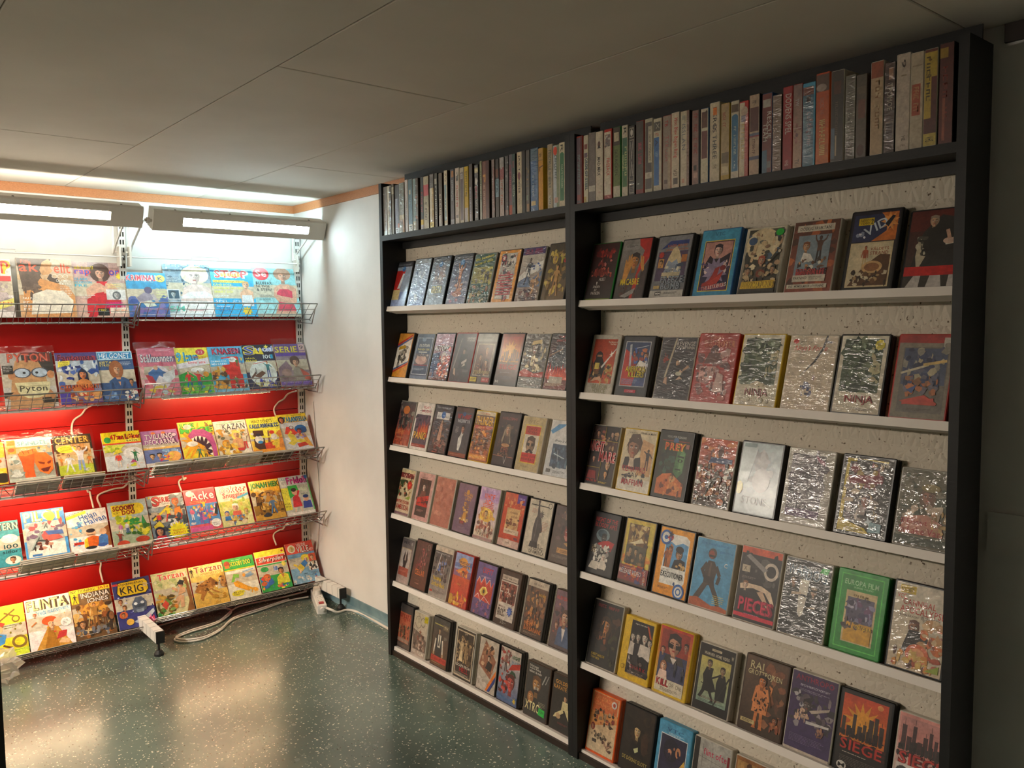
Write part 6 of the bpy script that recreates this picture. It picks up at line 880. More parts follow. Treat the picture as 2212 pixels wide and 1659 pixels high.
# ---------------------------------------------------------------- magazines and comics in the baskets (art: 100 wide, 140 high)
MN = 140.0
MAG = [[
 ('-1.537,-1.339,0,.262', 'white magazine with red capitals cut by the left picture edge', '', 'b e8e0dc e8e4de;t 30 104 66 30 e0402c/f0c020 TOP;e 88 118 4 8 f0c830;r 60 86 38 12 e05050;n 6 20 90 66 34 12 c8b8b8,a89c9c,d8c8c4,b8a8a4;p e8e07c 40 24 100 46 100 30 60 14;t 60 30 36 8 d85030 ÅRET!'),
 ('-1.320,-1.102,0,.265', 'tan magazine with dark haired woman in profile and coral lettering', '', 'b d8a878 c8b090;r 0 100 100 40 c8b49c;p 5a4a40 0 140 62 140 58 120 40 100 46 84 30 70 8 60 4 100;p c89868 46 132 58 140 64 128 60 118 64 112 56 102 44 100 40 112;p 4a3c34 58 104 70 96 74 84 64 76 52 92;p d0945c 10 0 96 0 100 50 90 74 62 84 40 92 26 70 8 60;n 6 40 36 40 14 12 5a4a42,6a584c;p e8e0d0 18 6 92 10 96 40 80 62 50 66 24 54;t 8 128 14 8 f06040 FIB;t 4 108 34 24 f06040 ak;t 66 106 30 24 f06040 ellt;o 66 98 5 1 e8e0d4 c8b090;o 76 98 5 1 e8e0d4 c8b090;o 86 98 5 1 e8e0d4 c8b090;t 68 84 28 7 f0ece4 OLYMPIA;t 74 77 22 6 f0ece4 EXTRA;l 74 72 24 6 f0ece4 4;t 6 42 26 6 f0ece4 NU FÅR;x 6 32 40 5 f0ece4 7;t 6 24 40 5 f0ece4 DITT EGET;x 6 16 30 5 f0ece4 4'),
 ('-1.102,-.884,0,.262', 'magazine with brunette in red scarf beside blue outlined lettering', '', 'b d8b0a0 b8a0a0;r 30 100 40 40 9a8a90;e 52 112 20 24 4a3028;h 52 110 13 d8a890 4a3028 f;p d8a890 26 10 84 10 88 66 72 86 40 86 22 70;p c82030 44 90 66 90 60 84 54 50 48 20 36 0 20 0 40 44;p c82030 20 10 84 10 88 44 70 60 40 60 22 44;t 4 120 36 9 f0d830 aktuell;t 4 104 28 14 2850b8/e04040 rap;t 70 106 28 16 2850b8/e04040 ort;s 90 104 9 9 f0d830 .6;l 64 82 28 3 f0e080 4;t 2 92 26 6 20b8e0 CLARK;t 2 84 32 6 20b8e0 OLOFSSON;t 2 76 22 6 20b8e0 FRI!;r 60 44 38 26 e0e0e0;h 80 56 8 b8b8b8 606468 f;x 58 32 38 6 d82890 9;x 58 25 38 6 d82890 9;l 8 54 34 2 f0f0f0 5;r 40 4 22 18 181818;x 42 15 16 5 f0e030 4;r 64 10 36 14 f0e0d0;x 66 14 32 5 f08020 12'),
 ('-.884,-.702,0,.215', 'short blue magazine with red capitals and pale kneeling figure', '', 'b 3a5a9a 38a8d8;n 4 4 92 60 20 14 4a62a0,5a6aa8,344e90,7a78b0;t 2 114 72 18 e04858/f0e8e8 KRIMINAL;e 86 122 12 12 f0ec70;t 80 116 12 12 2a4a6a K;l 44 110 34 1 c8e8f4;p 9a90a0 22 60 40 76 54 78 62 60 58 48 64 44 26 46;e 52 84 10 11 5a5070;p d8e0d0 34 46 56 52 70 34 44 30;p c0b4b8 58 70 68 44 78 44 64 74;t 72 86 24 5 e8f0a0 Ny kupp;t 72 77 24 5 e8f0a0 i svensk;t 72 68 24 5 e8f0a0 undsätt;t 72 59 24 5 e8f0a0 ning;l 66 26 24 5 f070a0 4;n 0 0 100 30 12 10 6a70b0,7a68a8'),
 ('-.711,-.484,0,.274', 'grey blue magazine with blonde woman, shoulders in white', '', 'b c8d4dc 46708c;n 0 40 60 90 60 4 2c4a64,7a98a8,4a6c80,9ab4c0;t 4 128 90 11 20608c/80d0e8 LEKTYR;e 66 108 30 24 e8dcc0;h 64 104 19 ecd0c4 e8dcc0;p e8dcc0 38 118 60 134 92 124 94 100 84 112 60 118 46 108;p e4ccc4 30 40 40 76 56 84 76 84 96 74 100 40;p f4f2f0 24 0 100 0 100 56 84 66 50 64 32 52;r 4 44 26 26 e4e8ec;r 6 46 22 22 2c4a5e;h 16 58 7 b8c4c8 22303a;l 6 100 30 3 d0dce4 4;t 6 14 30 14 70c8b8 SM;l 44 18 44 2 e08088;r 0 0 100 10 e8ecf0'),
 ('-.487,-.270,0,.25', 'bright blue magazine with red and yellow masthead and short haired figure', '', 'b 38b0e4 28a0d8;r 0 106 100 34 30a8d8;e 46 122 30 11 f0f0f0;t 10 112 76 22 e03838/f4f4f4 STOP;t 24 116 46 13 f0e040/c83030 aktuellt;r 4 98 74 7 f0e060;t 6 99 70 5 302820 DE TIO GRÖNA ARNA;t 4 88 46 8 f0f060 KÄND ROCK-;t 4 78 70 8 f0f060 SÅNGARE: JAG SKA;t 4 68 44 8 f0f060 SNART DÖ!;l 4 60 34 3 e8f4f8 4;t 4 40 30 8 e8f4f8 SPEL;t 44 40 18 8 e8f4f8 JÄTTE;h 80 92 10 e0b090 c89c60;p e0b090 66 30 94 30 96 72 84 80 74 80 64 68;p e0e4e8 66 30 94 30 92 62 68 62;t 10 14 30 16 3088c8 SOL;s 76 16 14 10 f0d040 .6;l 6 30 40 2 e8f4f8'),
 ('-.270,-.030,0,.272', 'turquoise magazine with red disc and woman with bouffant hair', '', 'b a8dce0 90ccd4;e 20 118 18 18 d83040;t 8 110 24 18 f4f0ec Se;e 68 118 20 18 b08c78;h 68 112 14 d8a890 b08c78;p b08c78 50 118 60 134 80 132 88 114 78 124 60 124;p d8a890 42 56 46 80 60 90 80 90 96 78 94 40 80 34 56 34;p c84058 52 34 84 34 86 70 78 76 58 76 50 66;p d8a890 40 4 90 4 86 36 50 36;t 6 88 36 8 2a3038 BLUFFAR;t 6 79 30 8 2a3038 NI, INGE;t 6 70 34 8 2a3038 & STEN?;l 10 58 34 4 4a6068 4;p c84058 52 34 86 34 90 16 48 16;r 0 0 100 8 c0b8a8')],
[
 ('-1.405,-1.205,-.052,.2', 'bagged comic with grinning goggle face and checkered corners', 'S', 'b c8c4bc d8d4cc;r 40 100 60 40 3a3634;r 0 100 40 40 b8b0a8;r 80 90 20 14 2c2a28;r 0 26 30 14 34302e;r 70 10 30 14 2c2a28;p c89868 8 0 92 0 88 30 80 92 70 120 28 120 20 92 12 30;t 14 116 76 22 d86048/7a2c20 PYTON;e 38 88 17 13 3a4458;e 38 88 14 11 b8c8d8;e 72 88 17 13 3a4458;e 72 88 14 11 b8c8d8;e 42 88 3 3 202028;e 66 88 3 3 202028;e 18 82 7 10 c88858;e 92 82 7 10 c88858;p e8e0b0 22 64 90 64 84 34 64 24 44 24 28 34;t 30 36 52 20 3a3424 Pyton;d 26 54 86 54 1 8a8050;d 34 30 78 30 1 8a8050;p c08858 2 26 24 44 30 34 18 18;p c08858 98 26 88 44 82 34 90 18;r 2 86 20 22 282624;l 4 104 16 4 d8d4cc 4'),
 ('-1.198,-1.028,-.05,.192', 'comic with hooded woman over blue splashes and dark script masthead', '', 'b 5a3a7a c8d8e0;r 0 118 100 22 4c3c78;n 4 50 60 66 26 9 2a3c8a,e8ecf0,4a64a8,1c2a5c;n 60 70 38 46 14 9 28488c,dce6ec,3a5c9a;t 6 118 84 16 401830i/a83848 Fantomen;p f0e050 4 100 32 106 34 118 6 116;l 7 112 24 3 38300c 4;p 18203c 46 40 50 84 60 98 70 84 76 40;h 60 78 12 e08858 1c2440 f;p d88848 40 20 80 20 78 58 66 66 54 66 42 58;p c83c28 40 20 84 20 80 46 62 40 44 46;t 2 40 94 11 d86a28/5a1c10 CYKLARNAS NATT;n 10 2 80 36 26 9 c8783c,e0a060,8a3c28,f0d0a0;r 0 0 24 30 5040a0'),
 ('-1.027,-.875,-.048,.195', 'comic with long haired person in denim and blue banner masthead', '', 'b 34507c 3a5a8c;r 0 116 100 24 b8dcec;r 3 119 94 18 3898d0;t 6 120 86 15 e8f4f8/2878b8 HELGONET;t 4 106 36 6 f0e070 SISTA;t 4 98 40 6 f0e070 STRIDEN;l 60 108 34 3 e0e8f0 4;e 48 88 20 26 9a5c34;h 50 88 13 d8a078 9a5c34 f;p 3a5888 20 20 84 20 84 56 66 66 40 66 24 56;p d8a078 44 66 58 66 54 42;n 22 10 60 40 14 10 3a5080,4c6898,2c4068;h 86 52 8 c88c60 3a2c24;n 60 2 38 26 14 7 e8e4dc,c84040,f0f0f0;n 2 2 40 22 10 8 5a7ab0,8ab0d8'),
 ('-.855,-.684,-.046,.203', 'sleeved pink comic with white capitals and blue flying shape', 'S', 'b e08898 d87088;r 0 126 100 14 d06880;l 50 134 44 2 f0d0d8;t 6 100 86 22 f4f4f4/5a5a80 Stålmannen;n 4 30 92 64 26 10 e8a0a8,f0c0c0,d06078;e 50 56 30 34 e8e0e4;p 4a78b8 20 70 46 88 60 74 74 66 64 54 48 62 36 44 24 54;p f0f4f8 60 66 92 78 90 54 70 40 56 52;p c83848 30 60 12 66 20 44 40 36;e 42 84 6 7 e0b090;n 14 4 70 30 20 8 e0d060,e07070,c8e0e8;p e8c840 14 22 40 34 30 14'),
 ('-.684,-.526,-.044,.203', 'yellow and green comic with pale blue letters and two small figures', '', 'b 58b848 f0e048;r 0 96 100 44 f0e040;t 4 100 60 26 50b8e0/2878a0 91:an;e 78 126 14 9 c83848;t 70 122 16 8 f0d0d0 3:2;x 50 108 44 6 d07020 8;p e8e0e4 0 92 100 110 100 90 0 78;x 30 92 60 6 d83040 9;p 30a040 0 60 30 70 60 50 100 64 100 30 0 30;e 60 74 20 7 f0f0ec;m 30 18 54 e8b088 d83030 2858a8 1;m 60 16 56 e8b088 c83838 3868b0 3;n 4 2 90 26 20 9 40a038,f0d840,70c850,2888c8;e 84 60 9 8 e0a040'),
 ('-.526,-.352,-.038,.202', 'blue comic with red checkered panels and white speech bubbles', '', 'b 50a8d0 58b0d8;t 12 116 76 18 d83048/4a2040 KNASEN;l 20 112 50 1 e8f0f4;r 34 52 50 54 d83028;r 52 84 30 24 e0382c;e 66 98 12 8 f4f4f0;l 58 99 16 2 5a5a5a;m 78 76 26 e0b088 30803c 2c5c30;p 58b8e8 0 78 56 84 56 104 2 98;t 4 92 44 6 f0f8f8 DAMMA FÖR;t 4 83 44 6 f0f8f8 MIN BARN!;n 2 10 44 60 34 9 d89838,a86828,e8b850,5a3c1c,c8782c;r 48 8 40 44 c82820;m 66 14 34 e0b088 3a7a3c 2c4a2c 3;n 60 4 36 16 12 6 3a3a3a,e8d8c0;m 92 84 22 e0b088 f0d040 3858a8 2;r 0 0 100 8 80c0dc'),
 ('-.348,-.184,-.03,.21', 'black comic with blue star masthead over white circle', '', 'b 2c2a50 201c30;t 4 108 34 28 4858c0/f0e040 S;t 36 112 60 22 a0b0e8/f0f0f8 pecial;s 78 132 8 5 f0e060 .45;p f0d838 30 112 42 132 50 112 58 132 66 108;t 62 94 30 13 e8f4f8 100;r 86 94 8 13 30a8d8;t 4 94 30 6 f0e040 HÅRD;t 4 86 34 6 f0e040 MANI;e 52 46 44 42 e4ece8;d 24 78 72 86 1.6 d04030;m 70 34 52 d8a078 3a8088 4a5a9a 3;p 6a4430 20 40 50 56 60 48 40 34;d 30 52 12 34 6 5a3c2c;d 30 66 30 46 3 7a7a78;n 16 6 70 20 12 9 3a3cb0,5860c8,2c2c6a;t 22 14 44 7 f0e840 NORD;t 30 5 56 7 f0e840 SKOLPEN'),
 ('-.182,-.012,-.03,.207', 'sleeved grey violet comic with yellow capitals and pensive young man', 'S', 'b a08c8c 8c7c98;r 0 116 100 24 6a4c90;t 2 112 72 20 f0e430 SERIE;r 80 108 20 30 d0b0a8;t 84 122 12 12 3a2c40 9;r 0 100 100 10 5a3ca0;l 4 92 40 2 d8ccc4 5;p 8a7080 0 60 30 84 46 60 30 30 0 30;e 58 84 16 16 5a4038;h 60 78 13 d8a888 5a4038;p 9a9284 40 14 84 14 82 54 66 64 50 60;p b8503c 70 58 96 40 100 18 80 22;e 24 44 16 14 a88880;n 4 8 40 30 14 9 6a5058,b89c94,8a7478;r 0 2 100 16 6040a0;l 8 14 80 2 c8b8e0')],
[
 ('-1.585,-1.415,-.03,.16', 'yellow comic at the left picture edge beside the orange hooded comic', 'S', 'b f0c020 f0d040;n 10 10 80 90 26 10 e09020,f0e060,c86020;x 10 112 70 18 d83020 4;h 50 70 14 e0a870 5a3020;e 90 20 20 16 2a2010'),
 ('-1.412,-1.238,-.03,.165', 'bagged comic with orange fist and grimacing orange hood', 'S', 'b 98a098 f0c890;r 0 108 100 32 f0a840 f0e8d0;r 22 112 78 24 f0f0e4;t 26 116 66 14 58a8b0 SPINDEL;r 4 92 18 44 f0a030;l 6 130 14 3 8a4010 4;e 12 104 7 7 e86030;n 60 60 38 50 14 8 9aa8a8,b8c4c0,7a8c8c;n 4 20 40 70 24 8 b8c0b8,8a9890,e0e4dc,6a7a72;p e86020 34 6 30 60 24 90 44 100 66 96 60 76 54 40 56 6;p f08838 28 96 64 104 68 90 40 80 26 84;d 34 100 38 86 1.5 a83810;d 46 104 48 88 1.5 a83810;d 56 104 58 90 1.5 a83810;p f07828 60 90 84 88 98 66 96 30 84 14 66 26 58 56;p 8a2c10 64 60 80 54 78 48 68 52;p 8a2c10 84 54 94 60 92 50 86 48;p 6a1c10 68 34 92 40 84 24 74 24;r 0 0 100 10 c8d0c0'),
 ('-1.232,-1.076,-.03,.165', 'black bordered comic with orange slanted masthead and football players', 'S', 'b 2a2018 2c2218;r 6 4 88 104 e0c890;t 6 112 86 22 f0c050i/6a4410 CENTER;r 6 70 88 38 d8b078;n 8 72 84 34 34 7 8a5a2c,c88c48,5a3a1c,e8d0a0;r 6 4 88 34 c0d038;e 32 92 24 13 f8f040;l 16 97 32 4 5a500c 4;m 34 14 60 e0b080 e8e8ec e0e4ec 1;m 64 12 88 d8a470 e8e4e8 98b0d8 2;m 86 34 34 e0a870 e88830 c87828 1;m 14 36 30 e0a870 e88830 c87828 3;e 78 18 6 5 f0f0f0;n 8 4 84 14 16 6 a0b830,d0dc50'),
 ('-1.037,-.872,-.03,.158', 'comic with yellow top, red lettering and pale hillside scene', '', 'b d8dcdc d0d8dc;r 0 98 100 42 f0d820;r 0 94 100 5 e04028;t 22 112 74 18 d83020/6a1408 47:an Löken;r 60 100 34 10 f0e868;t 63 101 28 7 3a3010 BASSE;e 14 112 9 11 3aa048;p d8dc50 2 66 40 74 60 92 6 94;n 2 70 44 20 12 8 b8c830,e0e060,a0b028;e 74 58 26 22 f0ece8;m 34 10 54 e8b890 e04838 e0d0c0;p f0e040 22 58 48 64 42 74 32 76;m 78 26 44 d8b890 2c7a48 2c6a40 3;p c04878 62 24 70 36 80 24;n 50 8 44 14 10 6 d8d838,e0c8c0'),
 ('-.869,-.702,-.03,.151', 'lilac comic with two line white capitals and two red antennae', '', 'b c880b8 b070b0;e 34 128 6 6 e87830;e 62 128 6 6 e87830;t 10 106 74 20 f0e8ec/5a2c5a TVILLING;t 8 84 82 20 f0e8ec/5a2c5a DECKARNA;o 90 118 8 1.5 4a2050 e0c0d8;r 0 14 100 60 6a7ab0;r 0 66 100 8 f0c060;l 10 72 66 1 f8f0e0 4 4;n 50 30 48 34 20 10 8ab0d8,5a88c0,e0e8f0;e 78 34 20 20 f0b060;h 20 40 9 e0b080 201c1c;h 40 42 9 e0b080 201c1c;n 40 14 40 30 16 7 e06030,f0a040,c84080,f0d050;r 0 0 100 14 e8e0d8'),
 ('-.696,-.531,-.03,.178', 'comic with huge pink toothed jaws on yellow rays', '', 'b f0d830 f0e850;s 50 70 90 16 f0a828 .35;n 70 90 30 46 16 7 6a4a1c,f0c030,8a6a24;t 4 100 88 18 50c840/187020 MEGE;t 4 118 40 16 50c840/187020 JUDGE;e 26 122 12 9 d8e0d0;p b85090 22 90 40 112 70 110 92 92 98 50 96 10 84 10 84 50 72 80 46 88 30 76;p 3a1c34 28 78 46 88 72 80 84 50 82 14 70 20 64 50 46 66;p f4f0e0 30 80 34 66 39 84;p f4f0e0 40 86 43 70 49 88;p f4f0e0 52 88 54 70 60 86;p f4f0e0 64 84 64 66 72 80;p f4f0e0 76 70 70 56 80 62;p f4f0e0 82 48 72 40 84 34;p f4f0e0 84 26 74 22 82 14;e 30 62 16 9 f4f4f0;m 46 6 46 e0b088 4a7a5a 3a5a4a 1;m 62 6 40 e0b088 c8a038 5a4a34 3;r 0 0 100 8 40a040'),
 ('-.527,-.362,-.03,.17', 'white comic with black capitals and fair haired jungle fighter', '', 'b f0ece0 ece8dc;l 14 134 70 1 3a8a4c;d 8 128 92 134 1.5 48a858;t 26 106 68 22 2c3038/f0f0f0 KAZAN;n 6 40 90 66 40 9 e8c860,d0a040,f0e0a0,5a5a44,c89040,8a8a6c;h 62 84 14 e8b888 f0e070 f;p e0a878 44 34 84 34 84 64 66 72 48 66;n 4 6 56 44 26 9 e8b838,c88c28,f0d878,7a5a1c;h 26 54 13 e0b040 c88828;m 84 30 60 e0a878 e8e0d0 c83838 2;p c83838 56 34 80 34 76 24 60 24'),
 ('-.361,-.193,-.03,.169', 'yellow comic with thin black heading and blue capitals over brown doorway', '', 'b f0b838 f8f058;r 0 60 100 80 f8f050;t 14 120 66 12 3a3414 WALT DISNEY\'S;t 6 100 86 16 3868a8/1c3058 KALLE ANKA & CO;p 4a2c20 8 30 12 92 44 90 42 20 30 8;e 26 56 13 16 e8e4dc;e 26 74 8 6 2c2a34;e 28 46 8 6 3888c8;p d84828 40 40 68 44 70 14 40 14;p 8a5a4c 48 16 58 88 62 88 58 16;e 74 62 10 12 f0e8dc;e 70 80 8 7 d83828;p f0d040 62 40 84 44 80 30 64 28;p d88838 84 20 90 60 82 74 92 84 100 88 100 10;e 8 80 5 5 f4f4f0;r 0 6 100 12 f0a030'),
 ('-.197,-.032,-.03,.178', 'yellow headed comic with blue capitals and red caped crouching figure', '', 'b d8d8dc d0d0d4;r 0 108 100 32 f8d838;t 22 110 74 18 3898d0/183c60 TARANTELLA;h 14 120 10 e08858 3a1c18 f;l 50 134 44 1 5a4a10;l 30 108 60 1 c87020;e 70 80 20 16 2060a0;e 78 76 12 11 1c4880;p d84030 14 66 24 92 40 90 58 66 44 58;p e0c848 22 62 36 78 44 56 50 40 62 44 90 30 88 22 54 30 30 34;h 64 72 10 d04838 2c2c40;p e0a040 60 58 80 62 92 30 98 10 84 14 74 40;d 12 50 30 34 4 f0f0f4;p c83828 46 26 74 30 84 18 50 12;p e0c848 16 30 40 44 50 34 34 20;n 50 46 30 16 10 5 8a7098,a890b0;o 40 88 7 2 404048 d4d4d8')],
[
 ('-1.550,-1.376,-.025,.174', 'teal comic with cream capitals at the left picture edge', '', 'b 38909c 48a0ac;t 20 112 78 22 f0e8c0/1c4048 WESTERN;p 5a3060 0 40 30 90 56 84 50 30 0 20;e 78 84 18 14 f0ece0;t 64 54 30 13 1c4850 100;t 60 40 38 11 1c4850 sidor!;e 80 18 17 13 f0e8d8;h 80 20 8 c88c60 3a2820'),
 ('-1.364,-1.197,-.015,.202', 'blue edged comic with rifle barrel and red sleeve lying on snow', '', 'b 4898d8 3888d0;r 5 6 88 98 b0b8b8;n 6 60 86 42 24 10 8a9498,5a6468,a85058,c8ccc8,705c78;t 6 108 84 28 f8f8f0/f0d038 PILOT;e 66 118 12 14 f0d850;p 98a8a8 8 20 14 20 60 100 50 100;d 14 22 56 98 3 4a5a5c;d 30 52 52 48 5 3a4448;p c86058 40 66 80 62 90 50 60 46 44 52;p 4868a8 50 76 90 74 92 62 56 64;p e8e8e0 5 6 93 6 93 40 60 46 30 30 10 24;n 20 22 40 22 14 7 5a2c28,2c2020,c89480;r 14 8 22 6 3870b0;l 10 104 50 1 d8ecf8'),
 ('-1.194,-1.026,-.018,.175', 'white comic with blue diagonal script and stout man in orange', '', 'b f4f0ec f0ecec;q 18 2 122 46 6 3a4010 JÄTTEALBUM;p e8e040 0 112 50 128 50 138 0 122;q 14 34 104 44 20 3868b0 Helan;q 14 26 82 74 20 3868b0 & Halvan;n 4 60 34 40 8 6 58a8d8,88c4e0;n 6 20 26 30 6 7 48a0d8,78bce0;e 54 60 12 13 e8b890;e 54 68 11 7 28242c;d 44 55 64 54 2 5a2c1c;p e06828 36 16 72 14 74 44 60 50 42 46;p f0d030 34 14 44 14 44 46 36 40;p 4878b8 68 16 92 14 94 44 84 56 72 44;e 84 60 9 11 e8b890;p 9a5c30 86 70 100 80 100 10 92 10;r 10 26 24 9 d83c28;t 12 28 20 5 3a0c08 NYTT!;e 78 16 12 6 3858a0;e 50 12 14 5 2c2c30'),
 ('-1.020,-.852,-.03,.190', 'grey comic with yellow rounded plaque, trees and park scene', '', 'b 98a880 b8c8cc;r 0 90 100 50 b8c8cc;r 8 96 70 34 f0d838;e 76 113 16 17 f0d838;t 12 112 54 14 b83c20/4a1c10 SCOOBY;t 34 98 32 13 b83c20/4a1c10 DOO;l 12 106 18 2 5a4a10;n 20 62 46 28 22 9 d0d838,a8b828,e0e460;n 30 64 40 16 12 7 2c8a40,3a9c4c;p 2c8a48 76 54 84 92 94 54;n 40 34 56 30 30 8 d8cc38,8a9a2c,e8dc58,3a6a2c;m 24 40 34 e0b088 c878b0 e8e0d0;m 40 42 34 e0b088 e8e8e8 4868a8;m 18 10 40 d8a078 8a3c30 6a3c54 3;e 24 12 16 10 c84830;e 74 18 18 9 b8442c;r 0 0 100 10 d8d0bc'),
 ('-.848,-.680,-.022,.197', 'comic with large red initial and crowded action scene on grey', '', 'b 5a6470 98a8b4;n 0 20 100 120 70 10 7a8a98,3a4450,b8c4cc,5a6470,8aa0b0,28303a;r 12 102 50 34 f0ece8;t 14 106 18 30 d83038/6a1018 S;t 32 116 28 16 d83038/6a1018 ERIE;x 34 108 26 6 2c2c30 10;d 8 62 58 104 6 e8d838;p e8d838 4 136 10 138 8 130;h 76 112 12 e08848 b83c24;p e08838 66 60 90 64 86 96 70 92;m 52 54 52 e0a870 e8d830 c82c28 1;m 24 44 40 d8a078 c83838 4050a0;p c8b838 6 44 24 60 34 40 14 24;h 20 26 13 d89870 20243c f;p c83040 4 0 38 0 34 12 12 14;n 40 30 56 40 24 8 d8dce0,c84040,3a4a58,e8e8e8;s 70 20 30 18 e8e030 .72;t 54 20 32 6 c83020 Sveriges;t 52 11 36 8 c83020 LÄCKRASTE;t 54 4 32 5 c83020 164 sidor'),
 ('-.677,-.527,-.012,.201', 'pinkish red comic with white rounded lettering above beach crowd', '', 'b e06070 e05868;e 18 126 12 10 f0f0e8;t 18 102 76 28 f8f4f4/a83048 Acke;l 14 98 50 2 f0d050 5;r 0 22 100 66 5090d0;n 2 20 96 66 50 9 e8b088,5080c8,f0d040,e8e0e8,c86098,7898d8,d07050;m 56 60 40 e8b088 f0d040 3858a8 2;m 14 40 40 e8b088 e07090 f0e8f0;m 40 24 46 e8b088 7858b0 8a60b8 3;m 66 18 40 e8b088 f0a040 7858b0 1;p 28303c 84 50 94 84 100 82 94 46;e 84 20 16 14 f4f4f4;t 74 18 20 5 3a4a6a SVÄRTA;t 76 11 16 5 3a4a6a NEJ;r 0 0 70 14 d860a0'),
 ('-.521,-.362,-.014,.199', 'pale yellow comic with red rounded letters and boat picnic scene', '', 'b d8d890 f0ece0;r 0 84 100 56 f0ecd8;t 14 114 76 22 f0f0f0/e05048 Doktor;t 18 92 72 22 e85050/f0c8c0 Snuggles;p 58b0d8 60 96 100 108 100 100 64 90;r 0 40 100 46 d8d878;n 2 36 96 50 30 9 c8d860,a8c058,e8e8a0,e0c870;h 50 62 13 e8b898 f0f0ec;p d86858 36 30 66 30 64 50 40 50;p 4888c8 36 24 70 24 74 34 34 36;n 20 8 60 24 20 7 8a5a34,c88840,d8b860,5a7ab0;h 20 44 9 e8b888 3858a0;h 82 46 8 e8c890 d0a040;p 3878c0 10 22 30 22 28 36 12 36;e 26 12 9 8 e8d8b0;e 70 12 9 8 e8d8b0'),
 ('-.353,-.195,-.01,.2', 'orange yellow comic with green capitals and gunman before wagon', '', 'b 6a4820 f0b838;r 0 96 100 44 f0b030 f0d048;n 0 96 50 30 14 9 e8d890,d8c880;t 4 108 90 24 3a9a48/1c4a20 JONAH HEX;p 4a3018 10 50 14 84 40 100 60 90 40 84 28 56;n 6 14 90 80 56 9 8a5a24,c89038,4a3014,d8a848,6a4418,e0b860;e 60 96 16 6 a88048;h 58 86 9 c89058 5a3818;p b88838 40 60 74 60 70 80 50 82;m 64 14 62 b87c48 58789c 3870b0 1;m 24 40 50 b87c48 7a5a28 4a3418;m 90 44 44 b87c48 8a6830 6a4c24;r 0 0 100 18 c89838;e 40 14 15 6 2c303c;e 40 18 8 6 2c303c'),
 ('-.189,-.028,-.01,.203', 'comic with pink lettering, stout woman in red and green hedge', '', 'b d8d4c8 d4dce0;t 4 128 24 8 3898b8 LILLA;t 26 112 66 24 e040a0/801c5c Fridolf;r 4 104 20 22 e8ecec;l 6 122 16 3 4a6a7a 4;e 94 132 6 7 3070b8;r 24 10 70 96 c8c8b8;p 38b048 24 60 60 80 56 106 24 106;e 74 88 16 9 d0d8c0;r 60 40 36 40 d0d0c4;x 66 66 24 8 78907c 4;r 0 20 24 80 f0e848;l 3 92 18 3 3a7a3c 5;t 3 30 18 6 6a5c10 STOR;t 3 40 18 6 6a5c10 KUL;p d83038 28 28 60 28 56 62 46 72 34 64;e 44 82 10 11 e8b090;e 42 90 9 7 3a2c28;p d83038 54 66 62 84 56 88 48 68;p 3048a0 62 20 94 20 92 46 66 46;e 78 54 9 10 e8b090;e 78 62 10 6 283c80;d 36 26 32 10 4 e8c0a8;d 52 26 56 10 4 e8c0a8;r 96 10 4 110 60c068;r 0 0 100 10 f0e8e0')],
[
 ('-1.548,-1.379,-.04,.179', 'yellow comic with blue figure and brown ring at the left picture edge', '', 'b f0d818 f0e848;p c84838 10 90 34 104 56 92 40 70;d 44 100 80 126 4 8a6a24;d 56 120 84 104 4 8a6a24;o 80 100 9 3 8a6a24 f0e040;l 46 84 44 2 5a6a14 6;p 4890d0 14 26 50 40 56 62 30 70;p d85838 8 60 30 72 24 50;e 40 78 10 10 e8b080;d 46 34 66 24 5 6a3c1c;o 82 38 17 6 8a6a2c f0d828;n 20 50 76 40 16 3 8a7a1c;r 0 0 100 20 c8d838;l 52 16 40 2 4a5a14 6'),
 ('-1.376,-1.203,-.04,.182', 'white comic with cream block letters, red haired figure and brown boulder', '', 'b f0e0e0 f0e8dc;l 6 132 30 1 8a6a50;t 4 108 88 26 f4e8a0/4a3a28 FLINTA;q 4 22 92 74 12 58a8d0 Freds mästerverk;n 30 40 60 50 16 3 d84838,e8a838;p c89038 12 0 50 70 58 70 92 0;p a87020 30 0 46 60 52 60 64 0;e 48 74 17 12 e05828;h 52 64 12 f0b890 e05828;e 66 66 10 12 f0c0a0;p c83838 58 20 80 24 84 40 66 40;e 84 62 12 12 f8f4f0;l 78 66 12 3 6a5a50 4;d 8 66 20 76 3 c87838;p e8b888 62 10 84 4 88 14 70 22;r 12 88 12 14 e8d8d0;h 18 94 5 e8a880 d86030'),
 ('-1.201,-1.035,-.036,.187', 'brown comic with two line white capitals and crowd of adventurers', '', 'b 6a4a2c 8a6a48;r 0 128 100 12 f0d838;t 4 130 60 8 3a3010 NY TIDNING!;t 70 129 26 9 c83020 JAN;r 2 100 18 28 f0c828;m 11 101 26 2a2014 2a2014 2a2014 1;t 26 112 70 14 f4f0ec/4a3a2c INDIANA;t 38 94 54 15 f4f0ec/4a3a2c JONES;e 54 74 34 24 e0a040;n 2 8 96 86 70 9 8a5a2c,c89048,5a3a1c,d8b068,a86830,4a3424,7a6a58;m 54 30 66 c88c58 a87838 8a5a30 2;d 30 20 50 100 2 e0c080;m 28 28 50 c88850 7a4a24 5a3820 3;m 76 30 44 c88c58 a05c30 6a4424;h 20 40 10 c89060 4a3020;n 4 4 90 22 22 8 4a5060,7a7a80,3a342c,c8b088;l 10 10 60 1 d8ccc0 5;r 84 10 8 26 3a2c24;e 90 50 9 14 3a2c24;e 92 50 6 11 8a5a38'),
